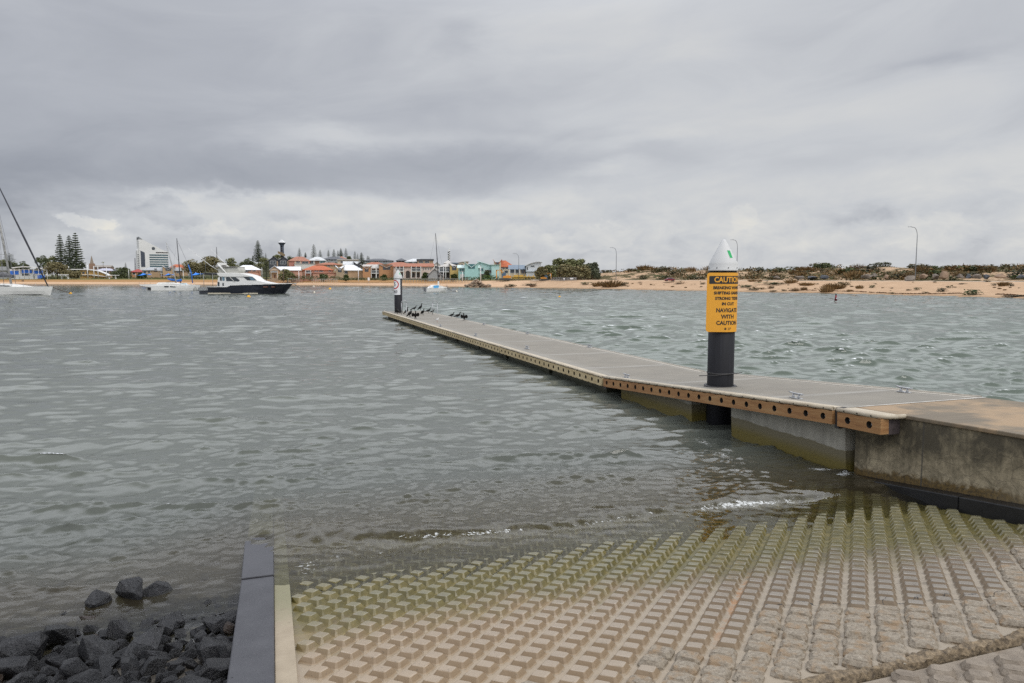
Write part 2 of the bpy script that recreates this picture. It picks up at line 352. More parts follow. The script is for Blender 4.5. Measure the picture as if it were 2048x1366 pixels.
def build_ramp():
    mb = MB(); R2 = math.sqrt(.5); up = 3.42; gap = .05
    def surf(a0, a1, b0, b1, na, nb, dz=0.0, mi=0):
        n = len(mb.v); pts = []
        for i in range(nb + 1):
            for j in range(na + 1):
                a = a0 + (a1 - a0) * j / na; b = b0 + (b1 - b0) * i / nb
                pts.append((a, b, -SLOPE * b + dz + .0025 * math.sin(3.1 * a + 2 * b) * math.sin(2.3 * b - a)))
        mb.add(pts)
        for i in range(nb):
            for j in range(na):
                k = n + i * (na + 1) + j; mb.face((k, k + 1, k + na + 2, k + na + 1), mi)
    surf(-.04, 8.3, -up, 14, 40, 70)                       # lower slab
    surf(-2.0, 9.5, -9, -up - .075, 30, 20, -.015, 1)       # upper slab
    mb.box(-2, 9.5, -up - .3, -up + .3, -1.0, -SLOPE * -up - .16, 3)
    def block(p, q, hp, hq, h, tp, tq, ch, mi, jit, zb=0.0, crisp=None):
        def ring(rp, rq, c, z):
            out = []
            for sp, sq, fl in ((1, 1, 0), (1, 1, 1), (-1, 1, 0), (-1, 1, 1), (-1, -1, 0), (-1, -1, 1), (1, -1, 0), (1, -1, 1)):
                order = {(1, 1): ((1, 0), (0, 1)), (-1, 1): ((0, 1), (1, 0)), (-1, -1): ((1, 0), (0, 1)), (1, -1): ((0, 1), (1, 0))}[(sp, sq)][fl]
                dp = sp * (rp - (0 if order[0] else c)); dq = sq * (rq - (0 if order[1] else c))
                dp += random.uniform(-jit, jit); dq += random.uniform(-jit, jit)
                P, Q = p + dp, q + dq; a = (P + Q) * R2; b = (P - Q) * R2
                a = max(a, -.035)
                out.append((a, b, -SLOPE * b + zb + z + random.uniform(-jit, jit) * .5))
            return out
        mb.rings([ring(hp, hq, ch, -.006), ring(tp + .004, tq + .004, .01, h - .003), ring(tp - .002, tq - .002, .008, h)] if mi == 0 else [ring(hp, hq, ch, -.008), ring(hp * .93, hq * .95, ch, h * .3), ring(tp * 1.05, tq * 1.04, ch * .7, h * .95), ring(tp, tq, ch * .65, h)] if crisp else
                 [ring(hp, hq, ch, -.01), ring(hp * .97, hq * .96, ch, h * .35), ring(tp * 1.12, tq * 1.10, ch * .8, h * .90), ring(tp * .92, tq * .94, ch * .6, h)], mi, True, False)
    PP, QP = .165, .21
    for i in range(-60, 110):
        for j in range(-60, 90):
            p = i * PP; q = j * QP; a = (p + q) * R2; b = (p - q) * R2
            if not (.03 < a < 7.92 and -up + .08 < b < 4.2): continue
            wl = -2.56 + .22 * math.sin(a * 2.1) + .10 * math.sin(a * 5.3 + 1) + random.uniform(-.14, .14)
            if 6.2 < a: wl += .25
            if a < 2.0: wl -= .42
            if b < wl: block(p + random.uniform(-.006, .006), q + random.uniform(-.006, .006), .086, .092, .043 + random.uniform(-.014, .008), .054, .064, .026, 1, .008)
            else: block(p, q, .0835, .0895, .047, .041, .050, .022, 0, .0022)
    for i in range(-60, 60):
        for j in range(-60, 60):
            p = i * PP + .06; q = j * QP + .07; a = (p + q) * R2; b = (p - q) * R2
            if not (-1.5 < a < 9 and -7 < b < -up - .13): continue
            block(p, q, .084, .084, .046, .046, .058, .034, 1, .003, -.015, True)
    # broken lip along the joint
    rings = []
    for k in range(0, 330):
        a = -.1 + k * .026; r = []
        for (db, dz) in ((-.035, -.16), (-.035, -.03), (-.015, .022), (.02, .036), (.05, .020), (.085, -.012)):
            nz = mnoise.noise((a * 7, db * 30, 3.3)) * .03 + mnoise.noise((a * 25, db * 60, 1.3)) * .018
            b = -up + db + nz; r.append((a, b, -SLOPE * b + dz * (.75 + .6 * mnoise.noise((a * 4, 1, 1))) + nz * .7))
        rings.append(r)
    mb.rings(rings, 2, False, False, False)
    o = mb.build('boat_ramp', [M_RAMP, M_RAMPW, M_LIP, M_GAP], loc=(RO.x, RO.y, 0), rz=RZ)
    tag(o, 'ribbed concrete boat ramp of raised blocks sloping into the water', 'boat ramp', kind='structure')
build_ramp()

# ---- sloping bed under the rocks and the harbour floor
def bed_z(a, b): return -.16 * (b + .35)
def build_bed():
    na, nb = 60, 60; A = np.linspace(-9, -.3, na); Bv = np.linspace(-9, 12, nb); V = []
    for b in Bv:
        for a in A:
            z = bed_z(a, b) - .05 + .05 * mnoise.noise((a * 2, b * 2, 0)); V.append((a, b, max(z, -1.6)))
    me = grid_mesh('shore_bed', V, nb, na, plain('shore bed gravel', (.085, .072, .055), .9, scale=14, c2=(.035, .03, .025), bstr=.6, bdist=.05))
    o = link_mesh('shore_bed', me, loc=(RO.x, RO.y, 0), rz=RZ); tag(o, 'dark gravel bed of the shore under the rocks', 'shore bed', kind='structure')
    sm = MB(); sm.quad([(-700, -60, -1.7), (700, -60, -1.7), (700, 600, -1.7), (-700, 600, -1.7)])
    o = sm.build('seabed', plain('seabed', (.10, .09, .06), .9, scale=.6)); tag(o, 'harbour floor below the water', 'seabed', kind='structure')
build_bed()

# ---- water
BORE = [toab(G(u, v)) for u, v in ((480, 1062), (552, 1088), (820, 1084), (1100, 1064), (1330, 1030), (1480, 1013), (1650, 1000), (1780, 985))]
def water_material():
    m, w = new_mat('harbour water'); P = w.n('ShaderNodeNewGeometry').outputs['Position']
    dep = w.n('ShaderNodeAttribute', attribute_name='depth').outputs['Fac']; fo = w.n('ShaderNodeAttribute', attribute_name='foam').outputs['Fac']
    far = w.n('ShaderNodeAttribute', attribute_name='far').outputs['Fac']; chop = w.n('ShaderNodeAttribute', attribute_name='chop').outputs['Fac']
    pr = w.mapv(P, (1, 1.9, 1), (0, 0, .22))
    r1 = w.noise(pr, 8.5, 3, .6, .8); r2 = w.noise(w.mapv(P, (1, 1.7, 1), (0, 0, -.35)), 21, 3, .6, .3)
    r3 = w.noise(w.mapv(P, (.45, 1.3, 1), (0, 0, .1)), 1.0, 2, .5, .6); near = w.n('ShaderNodeAttribute', attribute_name='near').outputs['Fac']
    h = w.m('ADD', w.m('ADD', w.m('MULTIPLY', r1, w.m('MULTIPLY', near, .014)), w.m('MULTIPLY', r2, w.m('MULTIPLY', w.m('POWER', near, 2), .0014))), w.m('MULTIPLY', r3, w.mr(far, .05, .7, .0, .16)))
    calm = w.mr(w.noise(P, .16, 3, .5), .35, .65, .55, 1.1)
    bp = w.n('ShaderNodeBump'); w.put(bp.inputs['Height'], h); w.put(bp.inputs['Strength'], w.m('MULTIPLY', calm, w.mr(dep, .02, .35, .35, 1.0))); bp.inputs['Distance'].default_value = 1.0
    nrm = bp.outputs[0]
    deepc = w.mix(chop, (.120, .130, .110), (.102, .124, .100))
    body = w.n('ShaderNodeBsdfDiffuse'); w.put(body.inputs[0], w.mix(w.mr(dep, .05, .45), (.115, .094, .056), deepc)); w.nt.links.new(nrm, body.inputs['Normal'])
    refr = w.n('ShaderNodeBsdfTransparent'); refr.inputs['Color'].default_value = (.84, .84, .70, 1)
    turb = w.m('SUBTRACT', 1.0, w.m('EXPONENT', w.m('MULTIPLY', dep, -2.3)))
    mx1 = w.n('ShaderNodeMixShader'); w.put(mx1.inputs[0], turb); w.nt.links.new(refr.outputs[0], mx1.inputs[1]); w.nt.links.new(body.outputs[0], mx1.inputs[2])
    gl = w.n('ShaderNodeBsdfGlossy'); gl.inputs['Roughness'].default_value = .035; w.nt.links.new(nrm, gl.inputs['Normal'])
    fr = w.n('ShaderNodeFresnel'); fr.inputs['IOR'].default_value = 1.42; w.nt.links.new(nrm, fr.inputs['Normal'])
    mx2 = w.n('ShaderNodeMixShader'); w.put(mx2.inputs[0], fr.outputs[0]); w.nt.links.new(mx1.outputs[0], mx2.inputs[1]); w.nt.links.new(gl.outputs[0], mx2.inputs[2])
    f1 = w.noise(w.mapv(P, (1, 1.6, 1)), 16, 6, .72, .8); f2 = w.noise(P, 3.2, 3, .6)
    fm = w.mr(w.m('ADD', w.m('MULTIPLY', f1, .75), w.m('MULTIPLY', f2, .25)), w.m('SUBTRACT', .74, w.m('MULTIPLY', fo, .34)), w.m('SUBTRACT', .80, w.m('MULTIPLY', fo, .34)))
    fm = w.m('MULTIPLY', fm, w.mr(fo, .02, .12))
    fd = w.n('ShaderNodeBsdfDiffuse'); fd.inputs[0].default_value = (.56, .57, .56, 1)
    mx3 = w.n('ShaderNodeMixShader'); w.put(mx3.inputs[0], fm); w.nt.links.new(mx2.outputs[0], mx3.inputs[1]); w.nt.links.new(fd.outputs[0], mx3.inputs[2])
    o = w.n('ShaderNodeOutputMaterial'); w.nt.links.new(mx3.outputs[0], o.inputs[0]); return m
CREST = .011
def build_water():
    nr, nc = 1350, 1350
    r = 3.2 * (430 / 3.2) ** np.linspace(0, 1, nr); th = np.radians(np.linspace(-64, 64, nc))
    RR, TT = np.meshgrid(r, th, indexing='ij'); X = (RR * np.sin(TT)).ravel(); Y = (RR * np.cos(TT)).ravel(); Rr = RR.ravel()
    dx, dy = X - RO.x, Y - RO.y; A = dx * RA.x + dy * RA.y; B = dx * RB.x + dy * RB.y
    gz = np.where(A < 8.2, -SLOPE * B + np.clip((-.25 - A) / 1.6, 0, 1) * (-.16 * (B + .35) + SLOPE * B), -2.0)
    gz = np.where(B > 11, -2.5, gz); depth = np.clip(-gz, 0, 2.5)
    right = 1 / (1 + np.exp(-(A - 11.5) / .8)); far = np.clip((Rr - 20) / 120, 0, 1)
    amp = (.74 + .48 * right + .45 * far) * np.clip(.12 + depth / .55, 0, 1)
    amp *= 1 + .35 * vnoise(np.stack([X, Y], 1) * .11, 3, 3)
    cell = np.maximum(Rr * math.log(430 / 3.2) / nr, Rr * 128 / nc * PI / 180)
    R = np.random.RandomState(11); Z = np.zeros_like(X); DX = np.zeros_like(X); DY = np.zeros_like(X)
    N = 100; lam = np.exp(R.uniform(math.log(.17), math.log(3.6), N))
    for l in lam:
        ang = R.normal(-PI / 2 + .12, .46 if l < .45 else .30); k = 2 * PI / l; s = .0088 * l ** 1.05 * (1 if l < .6 else (.6 / l) ** .75) * R.uniform(.6, 1.3)
        c, sn = math.cos(ang), math.sin(ang); ph = k * (X * c + Y * sn) + R.uniform(0, 2 * PI)
        f = np.clip((l / cell - 2.2) / 2.5, 0, 1) * amp * s
        Z += f * np.cos(ph); DX -= (1.5 - .4 * right) * f * c * np.sin(ph); DY -= (1.5 - .4 * right) * f * sn * np.sin(ph)
    zn = Z / np.maximum(amp, .05); zn /= zn[Rr < 40].std(); e = np.clip(zn - .75, 0, 1.7); Z += amp * CREST * e ** 1.5 * np.clip(1.6 - Rr / 60, .0, 1)
    ms = np.nonzero((Rr < 19) & (np.abs(TT.ravel()) < 1.0))[0]; Xs, Ys = X[ms], Y[ms]; am = np.clip(depth[ms] / .25, .1, 1) * np.clip((19 - Rr[ms]) / 8, 0, 1) * (1 + .8 * vnoise(np.stack([Xs, Ys], 1) * .55, 17, 3)).clip(.15, 2); cs = cell[ms]
    for l in np.exp(R.uniform(math.log(.085), math.log(.26), 46)):
        ang = R.normal(-PI / 2 + .15, .55); k = 2 * PI / l; c, sn = math.cos(ang), math.sin(ang); ph = k * (Xs * c + Ys * sn) + R.uniform(0, 2 * PI) + .8 * np.sin(2.1 * (Xs * sn - Ys * c) + l * 40)
        f = np.clip((l / cs - 2.2) / 2, 0, 1) * am * .0085 * l * R.uniform(.5, 1.4); Z[ms] += f * np.cos(ph)
    # small breaking wave running up the ramp
    ba = np.array([q[0] for q in BORE]); bb = np.array([q[1] for q in BORE]); b0 = np.interp(A, ba, bb) + .05 * vnoise(np.stack([A * 2.2, A * 0], 1), 5, 3)
    inb = np.clip((A + 1.6) / 1.5, 0, 1) ** 2 * (A < 8.1); t = (B - b0)
    Z += inb * (.075 / (1 + np.exp(-t / .035)) * np.exp(-np.clip(t, 0, 9) / 1.6) - .012)
    Z += inb * .006 * np.exp(-(t / .5) ** 2) * vnoise(np.stack([A * 9, B * 12], 1), 8, 3)
    Z += (1 - inb) * np.where(A < 0, .0, 0)
    Z += .042 * np.clip(1.4 - B * .3, 0, 1) * inb
    foam = np.zeros_like(X)
    def spot(u, v, sa, sb, s, tilt=0.0):
        a0, b0_ = toab(G(u, v)); da = A - a0; db = B - b0_ - tilt * da; foam[:] = np.maximum(foam, s * np.exp(-(da / sa) ** 2 - (db / sb) ** 2))
    bl = lambda a_lo, a_hi, s, wd: foam.__setitem__(slice(None), np.maximum(foam, inb * s * np.exp(-((t + wd * .4) / wd) ** 2) / (1 + np.exp(-(A - a_lo) * 6)) / (1 + np.exp((A - a_hi) * 6))))
    bl(4.75, 6.5, .80, .10); bl(1.0, 2.8, .74, .06); bl(2.8, 4.7, .60, .06); bl(.05, 1.0, .52, .05); bl(6.3, 7.4, .5, .16)
    spot(620, 1140, .25, .30, .66); spot(660, 1120, .7, .12, .58); spot(800, 1115, .7, .10, .5); spot(1640, 945, .30, .22, .85); spot(1690, 958, .25, .12, .8); spot(1560, 1035, .8, .12, .45)
    spot(1400, 880, .5, .8, .52); spot(1455, 915, .5, .6, .55); spot(1480, 950, .6, .5, .5); spot(1420, 990, 1.2, .35, .42); spot(1780, 1035, .7, .25, .40); spot(430, 1003, .8, .08, .42)
    spot(1800, 725, .8, .7, .6); spot(1375, 715, .6, .5, .55); spot(1720, 755, .8, .5, .5)
    sig = Z.std(); crest = np.clip((Z / sig - 3.3) / 1.0, 0, 1) * np.clip((Rr - 14) / 10, 0, 1)
    crest *= np.clip(right + (Rr > 45), 0, 1)
    foam = np.maximum(foam, crest * np.clip(vnoise(np.stack([X, Y], 1) * .5, 21, 2) * 1.6, 0, .62))
    V = np.stack([X + DX, Y + DY, Z], 1)
    me = grid_mesh('water', V, nr, nc, water_material())
    chop = np.clip(right + far * .4, 0, 1)
    for nm, arr in (('depth', depth), ('foam', foam), ('far', far), ('chop', chop), ('near', np.clip(6.5 / Rr, 0, 1) ** 1.6)):
        at = me.attributes.new(nm, 'FLOAT', 'POINT'); at.data.foreach_set('value', arr.astype(np.float32))
    o = link_mesh('water', me); tag(o, 'grey green choppy harbour water', 'water', kind='structure')
build_water()

# ---- far shore: beach, lawn, hill on the left; sand bank, road and dunes on the right
US = [-1400, -400, 0, 600, 700, 1000, 1300, 1460, 1800, 2048, 2500, 3200]; DS = [345, 335, 328, 283, 272, 217, 173, 152, 122, 101.6, 78, 60]
def shore(u): return float(np.interp(u, US, DS))
LP = ([-25, 0, 3, 8, 14, 20, 26, 45, 70, 100], [-1.6, 0, .30, .85, 1.35, 1.75, 2.15, 2.35, 2.6, 2.8])
RP = ([-25, 0, 3, 8, 14, 19, 23, 34, 40, 48, 62, 80, 110, 160], [-1.6, 0, .25, .75, 1.35, 1.95, 2.25, 2.25, 2.6, 4.0, 5.0, 4.8, 3.2, 2.2])
def sstep(x, a, b): t = min(1, max(0, (x - a) / (b - a))); return t * t * (3 - 2 * t)
HU = [-1400, 300, 400, 480, 560, 640, 760, 850, 930, 1010, 1090, 1200]; HH = [1.2, 1.2, 4, 8.5, 10.5, 11.0, 10.0, 8.0, 5.0, 2.5, .8, 0]
def tz(u, off):
    zl = float(np.interp(off, *LP)) + float(np.interp(u, HU, HH)) * sstep(off, 45, 210) * (1 - .5 * sstep(off, 420, 900))
    zr = float(np.interp(off, *RP))
    x = shore(u) + off; xx = (u - 1024) / F * x
    if off > 36: zr += sstep(off, 36, 55) * (1 - .8 * sstep(off, 110, 160)) * (1.1 * mnoise.noise((xx * .055, x * .05, .7)) + .5 * mnoise.noise((xx * .19, x * .17, 2.7)))
    if 2 < off < 23: zr += .18 * mnoise.noise((xx * .25, x * .2, 5.1)) * sstep(off, 2, 6) * (1 - sstep(off, 18, 23))
    k = sstep(u, 1000, 1130); z = zl * (1 - k) + zr * k
    return z
def T(u, off, dz=0.0):
    d = shore(u) + off
    return Vector(((u - 1024) / F * d, d, tz(u, off) + dz))
def off_at(u, d): return d - shore(u)
def strip(name, us, offs, mat, label, cat, dz=0.0):
    V = [tuple(T(u, o, dz)) for o in offs for u in us]
    me = grid_mesh(name, V, len(offs), len(us), mat); o = link_mesh(name, me); tag(o, label, cat, kind='structure'); return o
def sand_mat(name, lo, hi, up=None, z0=.7, z1=1.2):
    m, w = new_mat(name); P = w.n('ShaderNodeNewGeometry').outputs['Position']; x, y, z = w.xyz(P)
    n = w.noise(w.mapv(P, (1, 1, 3)), .35, 6, .65); n2 = w.noise(P, 2.2, 5, .7)
    col = w.ramp(w.m('ADD', w.m('MULTIPLY', n, .6), w.m('MULTIPLY', n2, .4)), [(.32, lo), (.66, hi)])
    if up: col = w.mix(w.m('MULTIPLY', w.mr(w.m('DIVIDE', x, y), -.03, -.11), w.mr(w.m('ADD', z, w.m('MULTIPLY', n, .5)), z0 + .25, z1 + .25)), col, w.ramp(n2, [(.35, tuple(c * .62 for c in up)), (.65, up)]))
    wet = w.mr(w.m('ADD', z, w.m('MULTIPLY', w.m('SUBTRACT', n, .5), .25)), .30, .12); col = w.mix(w.m('MULTIPLY', wet, .55), col, (.26, .165, .09))
    finish(w, col, .95, bump=n2, bstr=.5, bdist=.15, spec=.1); MATS[name] = m; return m
uL = list(range(-1400, -200, 60)) + list(range(-200, 1061, 12)); uR = list(range(1060, 2300, 8)) + list(range(2300, 3201, 40))
strip('beach', uL, [-25, -6, 0, 1.5, 3, 5, 8, 11, 14, 17, 20, 23], sand_mat('beach sand', (.44, .29, .18), (.58, .40, .26), (.42, .235, .10)), 'sandy beach in front of the town', 'beach')
strip('lawn', uL, [23, 26, 32, 40, 50, 60, 70], plain('foreshore grass', (.11, .125, .035), .95, scale=.5, c2=(.20, .155, .07), spec=.1), 'grassy foreshore behind the beach', 'lawn')
strip('hill', uL, [70, 90, 110, 140, 170, 200, 240, 280, 330, 400, 500, 700, 1000, 1600], plain('hill ground', (.05, .06, .025), .95, scale=.12, c2=(.10, .085, .05), spec=.1), 'low town hill rising behind the beach', 'hill')
strip('sandbank', uR, [-25, -6, 0, 1, 2, 3, 4.5, 6, 8, 10, 12, 14, 16, 18, 20, 21.5, 23], sand_mat('bank sand', (.37, .245, .150), (.50, .345, .222)), 'sloping sand bank below the road', 'sand bank')
strip('road', uR, [23, 24, 27, 31, 34], plain('pale road', (.42, .37, .30), .9, scale=.5, var=.15), 'pale sandy road along the top of the bank', 'road')
def dune_mat():
    m, w = new_mat('dune sand and scrub'); P = w.n('ShaderNodeNewGeometry').outputs['Position']
    n = w.noise(w.mapv(P, (1, 1, 2)), .16, 6, .7); n2 = w.noise(P, 1.3, 5, .7)
    sand = w.ramp(n2, [(.3, (.36, .24, .148)), (.7, (.48, .34, .22))]); scrub = w.ramp(n2, [(.3, (.045, .045, .022)), (.5, (.09, .075, .035)), (.7, (.17, .115, .05))])
    finish(w, w.mix(w.mr(w.m('ADD', n, w.m('MULTIPLY', w.m('SUBTRACT', n2, .5), .35)), .55, .47), sand, scrub), .95, bump=n2, bstr=.8, bdist=.3, spec=.1); return m
strip('dunes', uR, [34, 37, 40, 43, 46, 49, 52, 56, 60, 65, 70, 76, 84, 95, 110, 130, 160, 300, 900], dune_mat(), 'scrubby sand dunes beyond the road', 'dunes')
# ================================================================== RAMP EDGES AND JETTY (all in the ramp frame a, b, z)
def abthing(name, label, cat, a=0, b=0, z=0, group=None): return thing(name, label, cat, W(a, b, z), RZ, group)
def rubber_mat():
    m, w = new_mat('black rubber'); P = w.n('ShaderNodeTexCoord').outputs['Object']
    n = w.noise(P, 60, 4, .7); n2 = w.noise(P, 3, 4, .6)
    col = w.mix(w.mr(n, .60, .72), w.ramp(n2, [(.3, (.030, .030, .036)), (.7, (.055, .055, .062))]), (.11, .11, .115))
    finish(w, col, w.m('ADD', .32, w.m('MULTIPLY', n2, .35)), bump=n, bstr=.3, bdist=.006); return m
M_RUB = rubber_mat()
def strip_mat():
    m, w = new_mat('concrete edge strip'); P = w.n('ShaderNodeTexCoord').outputs['Object']; a, b, z = w.xyz(P)
    n = w.noise(P, 5, 6, .65); nf = w.noise(P, 60, 3, .6)
    col = w.ramp(w.m('ADD', w.m('MULTIPLY', n, .8), w.m('MULTIPLY', nf, .2)), [(.3, (.27, .215, .145)), (.7, (.37, .305, .215))])
    wb = w.m('ADD', b, w.m('MULTIPLY', w.m('SUBTRACT', n, .5), .9))
    col = w.mix(w.m('MULTIPLY', w.mr(wb, -1.2, -.3), .8), col, (.17, .165, .085)); col = w.mix(w.m('MULTIPLY', w.mr(w.noise(P, 14, 3, .5), .64, .72), .4), col, (.16, .12, .08))
    finish(w, col, .6, bump=nf, bstr=.3, bdist=.004); return m
M_STRIP = strip_mat(); M_RUBW = plain('wet black rubber', (.010, .010, .011), .4, var=.4, scale=5)
def slab_ab(mb, a0, a1, b0, b1, h0, h1, n=1, mi=0, gap=0.0):
    for i in range(n):
        x0 = b0 + (b1 - b0) * i / n + gap; x1 = b0 + (b1 - b0) * (i + 1) / n - gap; z = lambda b, h: -SLOPE * b + h
        mb.hexa([(a0, x0, z(x0, h0)), (a1, x0, z(x0, h0)), (a1, x1, z(x1, h0)), (a0, x1, z(x1, h0)), (a0, x0, z(x0, h1)), (a1, x0, z(x0, h1)), (a1, x1, z(x1, h1)), (a0, x1, z(x1, h1))], mi)
def kerb(label, a0, a1, b0, b1, h0, h1, group, mat=None, name='rubber_kerb', bev=.012):
    mb = MB(); slab_ab(mb, a0, a1, b0, b1, h0, h1); o = mb.build(name, mat or M_RUB, loc=(RO.x, RO.y, 0), rz=RZ, bevel=bev)
    tag(o, label, 'kerb', group); return o
kerb('black rubber kerb nearest the camera, along the left edge of the ramp', -.49, -.185, -3.4, .40, -.5, .075, 'black kerbs left of the ramp')
def far_kerb():
    mb = MB(); q = [(-.49, .414), (-.185, .414), (-.185, 1.66), (-.44, 1.66), (-.49, 1.58)]; n = mb.add([(x, y, -.6) for x, y in q]); k = mb.add([(x, y, .038 - .008 * (y - .4)) for x, y in q])
    mb.face([n + i for i in range(5)]); mb.face([k + i for i in range(5)])
    for i in range(5): j = (i + 1) % 5; mb.face((n + i, n + j, k + j, k + i))
    tag(mb.build('rubber_kerb', M_RUB, loc=(RO.x, RO.y, 0), rz=RZ, bevel=.008), 'black rubber kerb that runs out level into the water at the left edge of the ramp', 'kerb', 'black kerbs left of the ramp')
far_kerb()
kerb('submerged pale concrete kerb beyond the end of the left black kerb', -.49, -.19, 1.67, 8.0, -.5, .09, None, plain('pale wet concrete', (.30, .29, .22), .7), 'concrete_kerb')
for i, (b0, b1) in enumerate(((-3.4, -.06), (-.05, .42), (.43, 9.0))):
    kerb(('pale concrete strip between the black kerb and the dry ramp blocks', 'short wet concrete strip panel beside the kerb joint', 'submerged concrete strip beside the kerb end')[i], -.183, -.04, b0, b1, -.4, .047 - .004 * i, 'concrete strips beside the left kerb', M_STRIP, 'edge_strip', .004)
kerb('black rubber kerb at the foot of the concrete wall, right of the ramp, nearest panel', 7.99, 8.22, -5.0, -.42, -.3, .20, 'black kerbs under the wall', M_RUBW)
kerb('black rubber kerb at the foot of the concrete wall ending in the shallow water', 7.99, 8.22, -.41, 1.72, -.3, .20, 'black kerbs under the wall', M_RUBW)

# ---- materials of the jetty
def deck_mat(name, lo, hi, bands=True, warm=0.0):
    m, w = new_mat(name); P = w.n('ShaderNodeTexCoord').outputs['Object']; a, b, z = w.xyz(P)
    n = w.noise(w.mapv(P, (1.0, 1.4, 1)), 1.1, 6, .62); nb = w.noise(w.mapv(P, (.35, 6, 1)), 3.0, 5, .65); nf = w.noise(w.mapv(P, (4, 40, 1)), 4, 3, .6)
    col = w.ramp(w.m('ADD', w.m('MULTIPLY', n, .55), w.m('MULTIPLY', nb, .45)), [(.30, lo), (.68, hi)])
    if warm: col = w.mix(w.m('MULTIPLY', w.mr(w.noise(P, .9, 5, .65), .42, .62), warm), col, (.36, .245, .14))
    if bands:
        fb = w.m('ABSOLUTE', w.m('SUBTRACT', w.m('FRACT', w.m('DIVIDE', w.m('ADD', b, w.m('MULTIPLY', n, .10)), 3.6)), .5))
        ed = w.m('MAXIMUM', w.mr(a, 8.62, 8.22), w.mr(a, 10.52, 10.72)); br = w.m('MAXIMUM', w.mr(fb, .05, .012), w.m('MULTIPLY', ed, .5))
        col = w.mix(w.m('MULTIPLY', br, w.mr(nb, .3, .6, .15, .75)), col, (.34, .325, .29))
        sj = w.mr(fb, .004, .0025); col = w.mix(w.m('MULTIPLY', sj, .5), col, (.12, .11, .10))
    finish(w, col, w.m('ADD', .50, w.m('MULTIPLY', n, .4)), bump=nf, bstr=.25, bdist=.004, spec=.3); return m
M_DECK = deck_mat('jetty deck concrete', (.150, .134, .108), (.255, .232, .192))
M_ABDECK = deck_mat('abutment deck concrete', (.12, .094, .063), (.19, .155, .11), False, .75)
def hull_mat():
    m, w = new_mat('float concrete'); P = w.n('ShaderNodeNewGeometry').outputs['Position']; x, y, z = w.xyz(P)
    n = w.noise(P, 3, 5, .65); nv = w.noise(w.mapv(P, (1, 1, .18)), 6, 5, .65); nf = w.noise(P, 45, 3, .6)
    col = w.ramp(w.m('ADD', w.m('MULTIPLY', nv, .6), w.m('MULTIPLY', n, .4)), [(.3, (.20, .19, .16)), (.5, (.30, .285, .24)), (.7, (.40, .38, .32))])
    zz = w.m('ADD', z, w.m('MULTIPLY', w.m('SUBTRACT', w.noise(P, 1.6, 6, .7), .5), .16))
    wetc = w.ramp(n, [(.35, (.085, .070, .022)), (.65, (.15, .12, .045))])
    wcol = w.mix(w.mr(z, .10, .30), w.ramp(nf, [(.3, (.095, .076, .012)), (.7, (.16, .122, .025))]), (.145, .125, .075))
    col = w.mix(w.mr(zz, .37, .345), col, wcol)
    col = w.mix(w.m('MULTIPLY', w.mr(nf, .33, .27), .6), col, (.07, .06, .05))
    finish(w, col, .62, bump=w.m('ADD', nf, n), bstr=.3, bdist=.01); return m
M_HULL = hull_mat()
def fhull_mat():
    m, w = new_mat('weedy float'); P = w.n('ShaderNodeNewGeometry').outputs['Position']; x, y, z = w.xyz(P)
    n = w.noise(P, 3, 5, .7); n2 = w.noise(w.mapv(P, (1, 1, .4)), 9, 4, .7)
    col = w.ramp(n2, [(.3, (.04, .042, .022)), (.55, (.09, .085, .055)), (.75, (.19, .175, .13))])
    col = w.mix(w.mr(w.m('ADD', z, w.m('MULTIPLY', n, .12)), .20, .06), col, (.025, .028, .012))
    finish(w, col, .7, bump=n2, bstr=.8, bdist=.03); return m
M_FHULL = fhull_mat()
def wall_mat():
    m, w = new_mat('stained wall concrete'); P = w.n('ShaderNodeTexCoord').outputs['Object']; a, b, z = w.xyz(P)
    n = w.noise(P, 2.0, 7, .68, .5); nv = w.noise(w.mapv(P, (1, 1, .10)), 9, 6, .7); nf = w.noise(P, 30, 5, .7); n4 = w.noise(P, 5.5, 6, .7, 1.0)
    f = w.m('ADD', w.m('ADD', w.m('MULTIPLY', n, .5), w.m('MULTIPLY', nv, .22)), w.m('MULTIPLY', n4, .28))
    up = w.m('SUBTRACT', z, w.m('SUBTRACT', .75, w.m('MULTIPLY', b, .06)))
    f = w.m('SUBTRACT', f, w.m('MULTIPLY', w.mr(up, -.35, .15), .10))
    col = w.ramp(f, [(.38, (.070, .059, .038)), (.46, (.165, .138, .088)), (.54, (.30, .25, .165)), (.64, (.45, .38, .25))])
    col = w.mix(w.m('MULTIPLY', w.mr(nf, .36, .30), .7), col, (.03, .026, .02))
    h = w.m('ADD', z, w.m('MULTIPLY', b, SLOPE)); hh = w.m('ADD', h, w.m('MULTIPLY', w.m('SUBTRACT', n4, .5), .30))
    col = w.mix(w.m('MULTIPLY', w.mr(hh, .36, .27), w.mr(b, -1.6, -.4, .25, .92)), col, w.ramp(nf, [(.35, (.035, .022, .006)), (.6, (.14, .085, .018))]))
    ck = w.n('ShaderNodeTexVoronoi', feature='DISTANCE_TO_EDGE'); w.put(ck.inputs['Vector'], w.m('ADD', 0, 0)) if False else w.put(ck.inputs['Vector'], P); ck.inputs['Scale'].default_value = 4.5
    col = w.mix(w.m('MULTIPLY', w.mr(ck.outputs[0], .02, .004), w.m('MULTIPLY', w.mr(n, .42, .6), .5)), col, (.05, .04, .03))
    jt = w.mr(w.m('ABSOLUTE', w.m('SUBTRACT', b, .32)), .018, .006); col = w.mix(w.m('MULTIPLY', jt, .8), col, (.06, .055, .045))
    finish(w, col, .8, bump=w.m('ADD', w.m('MULTIPLY', nf, .5), n4), bstr=.45, bdist=.02); return m
M_WALL = wall_mat()
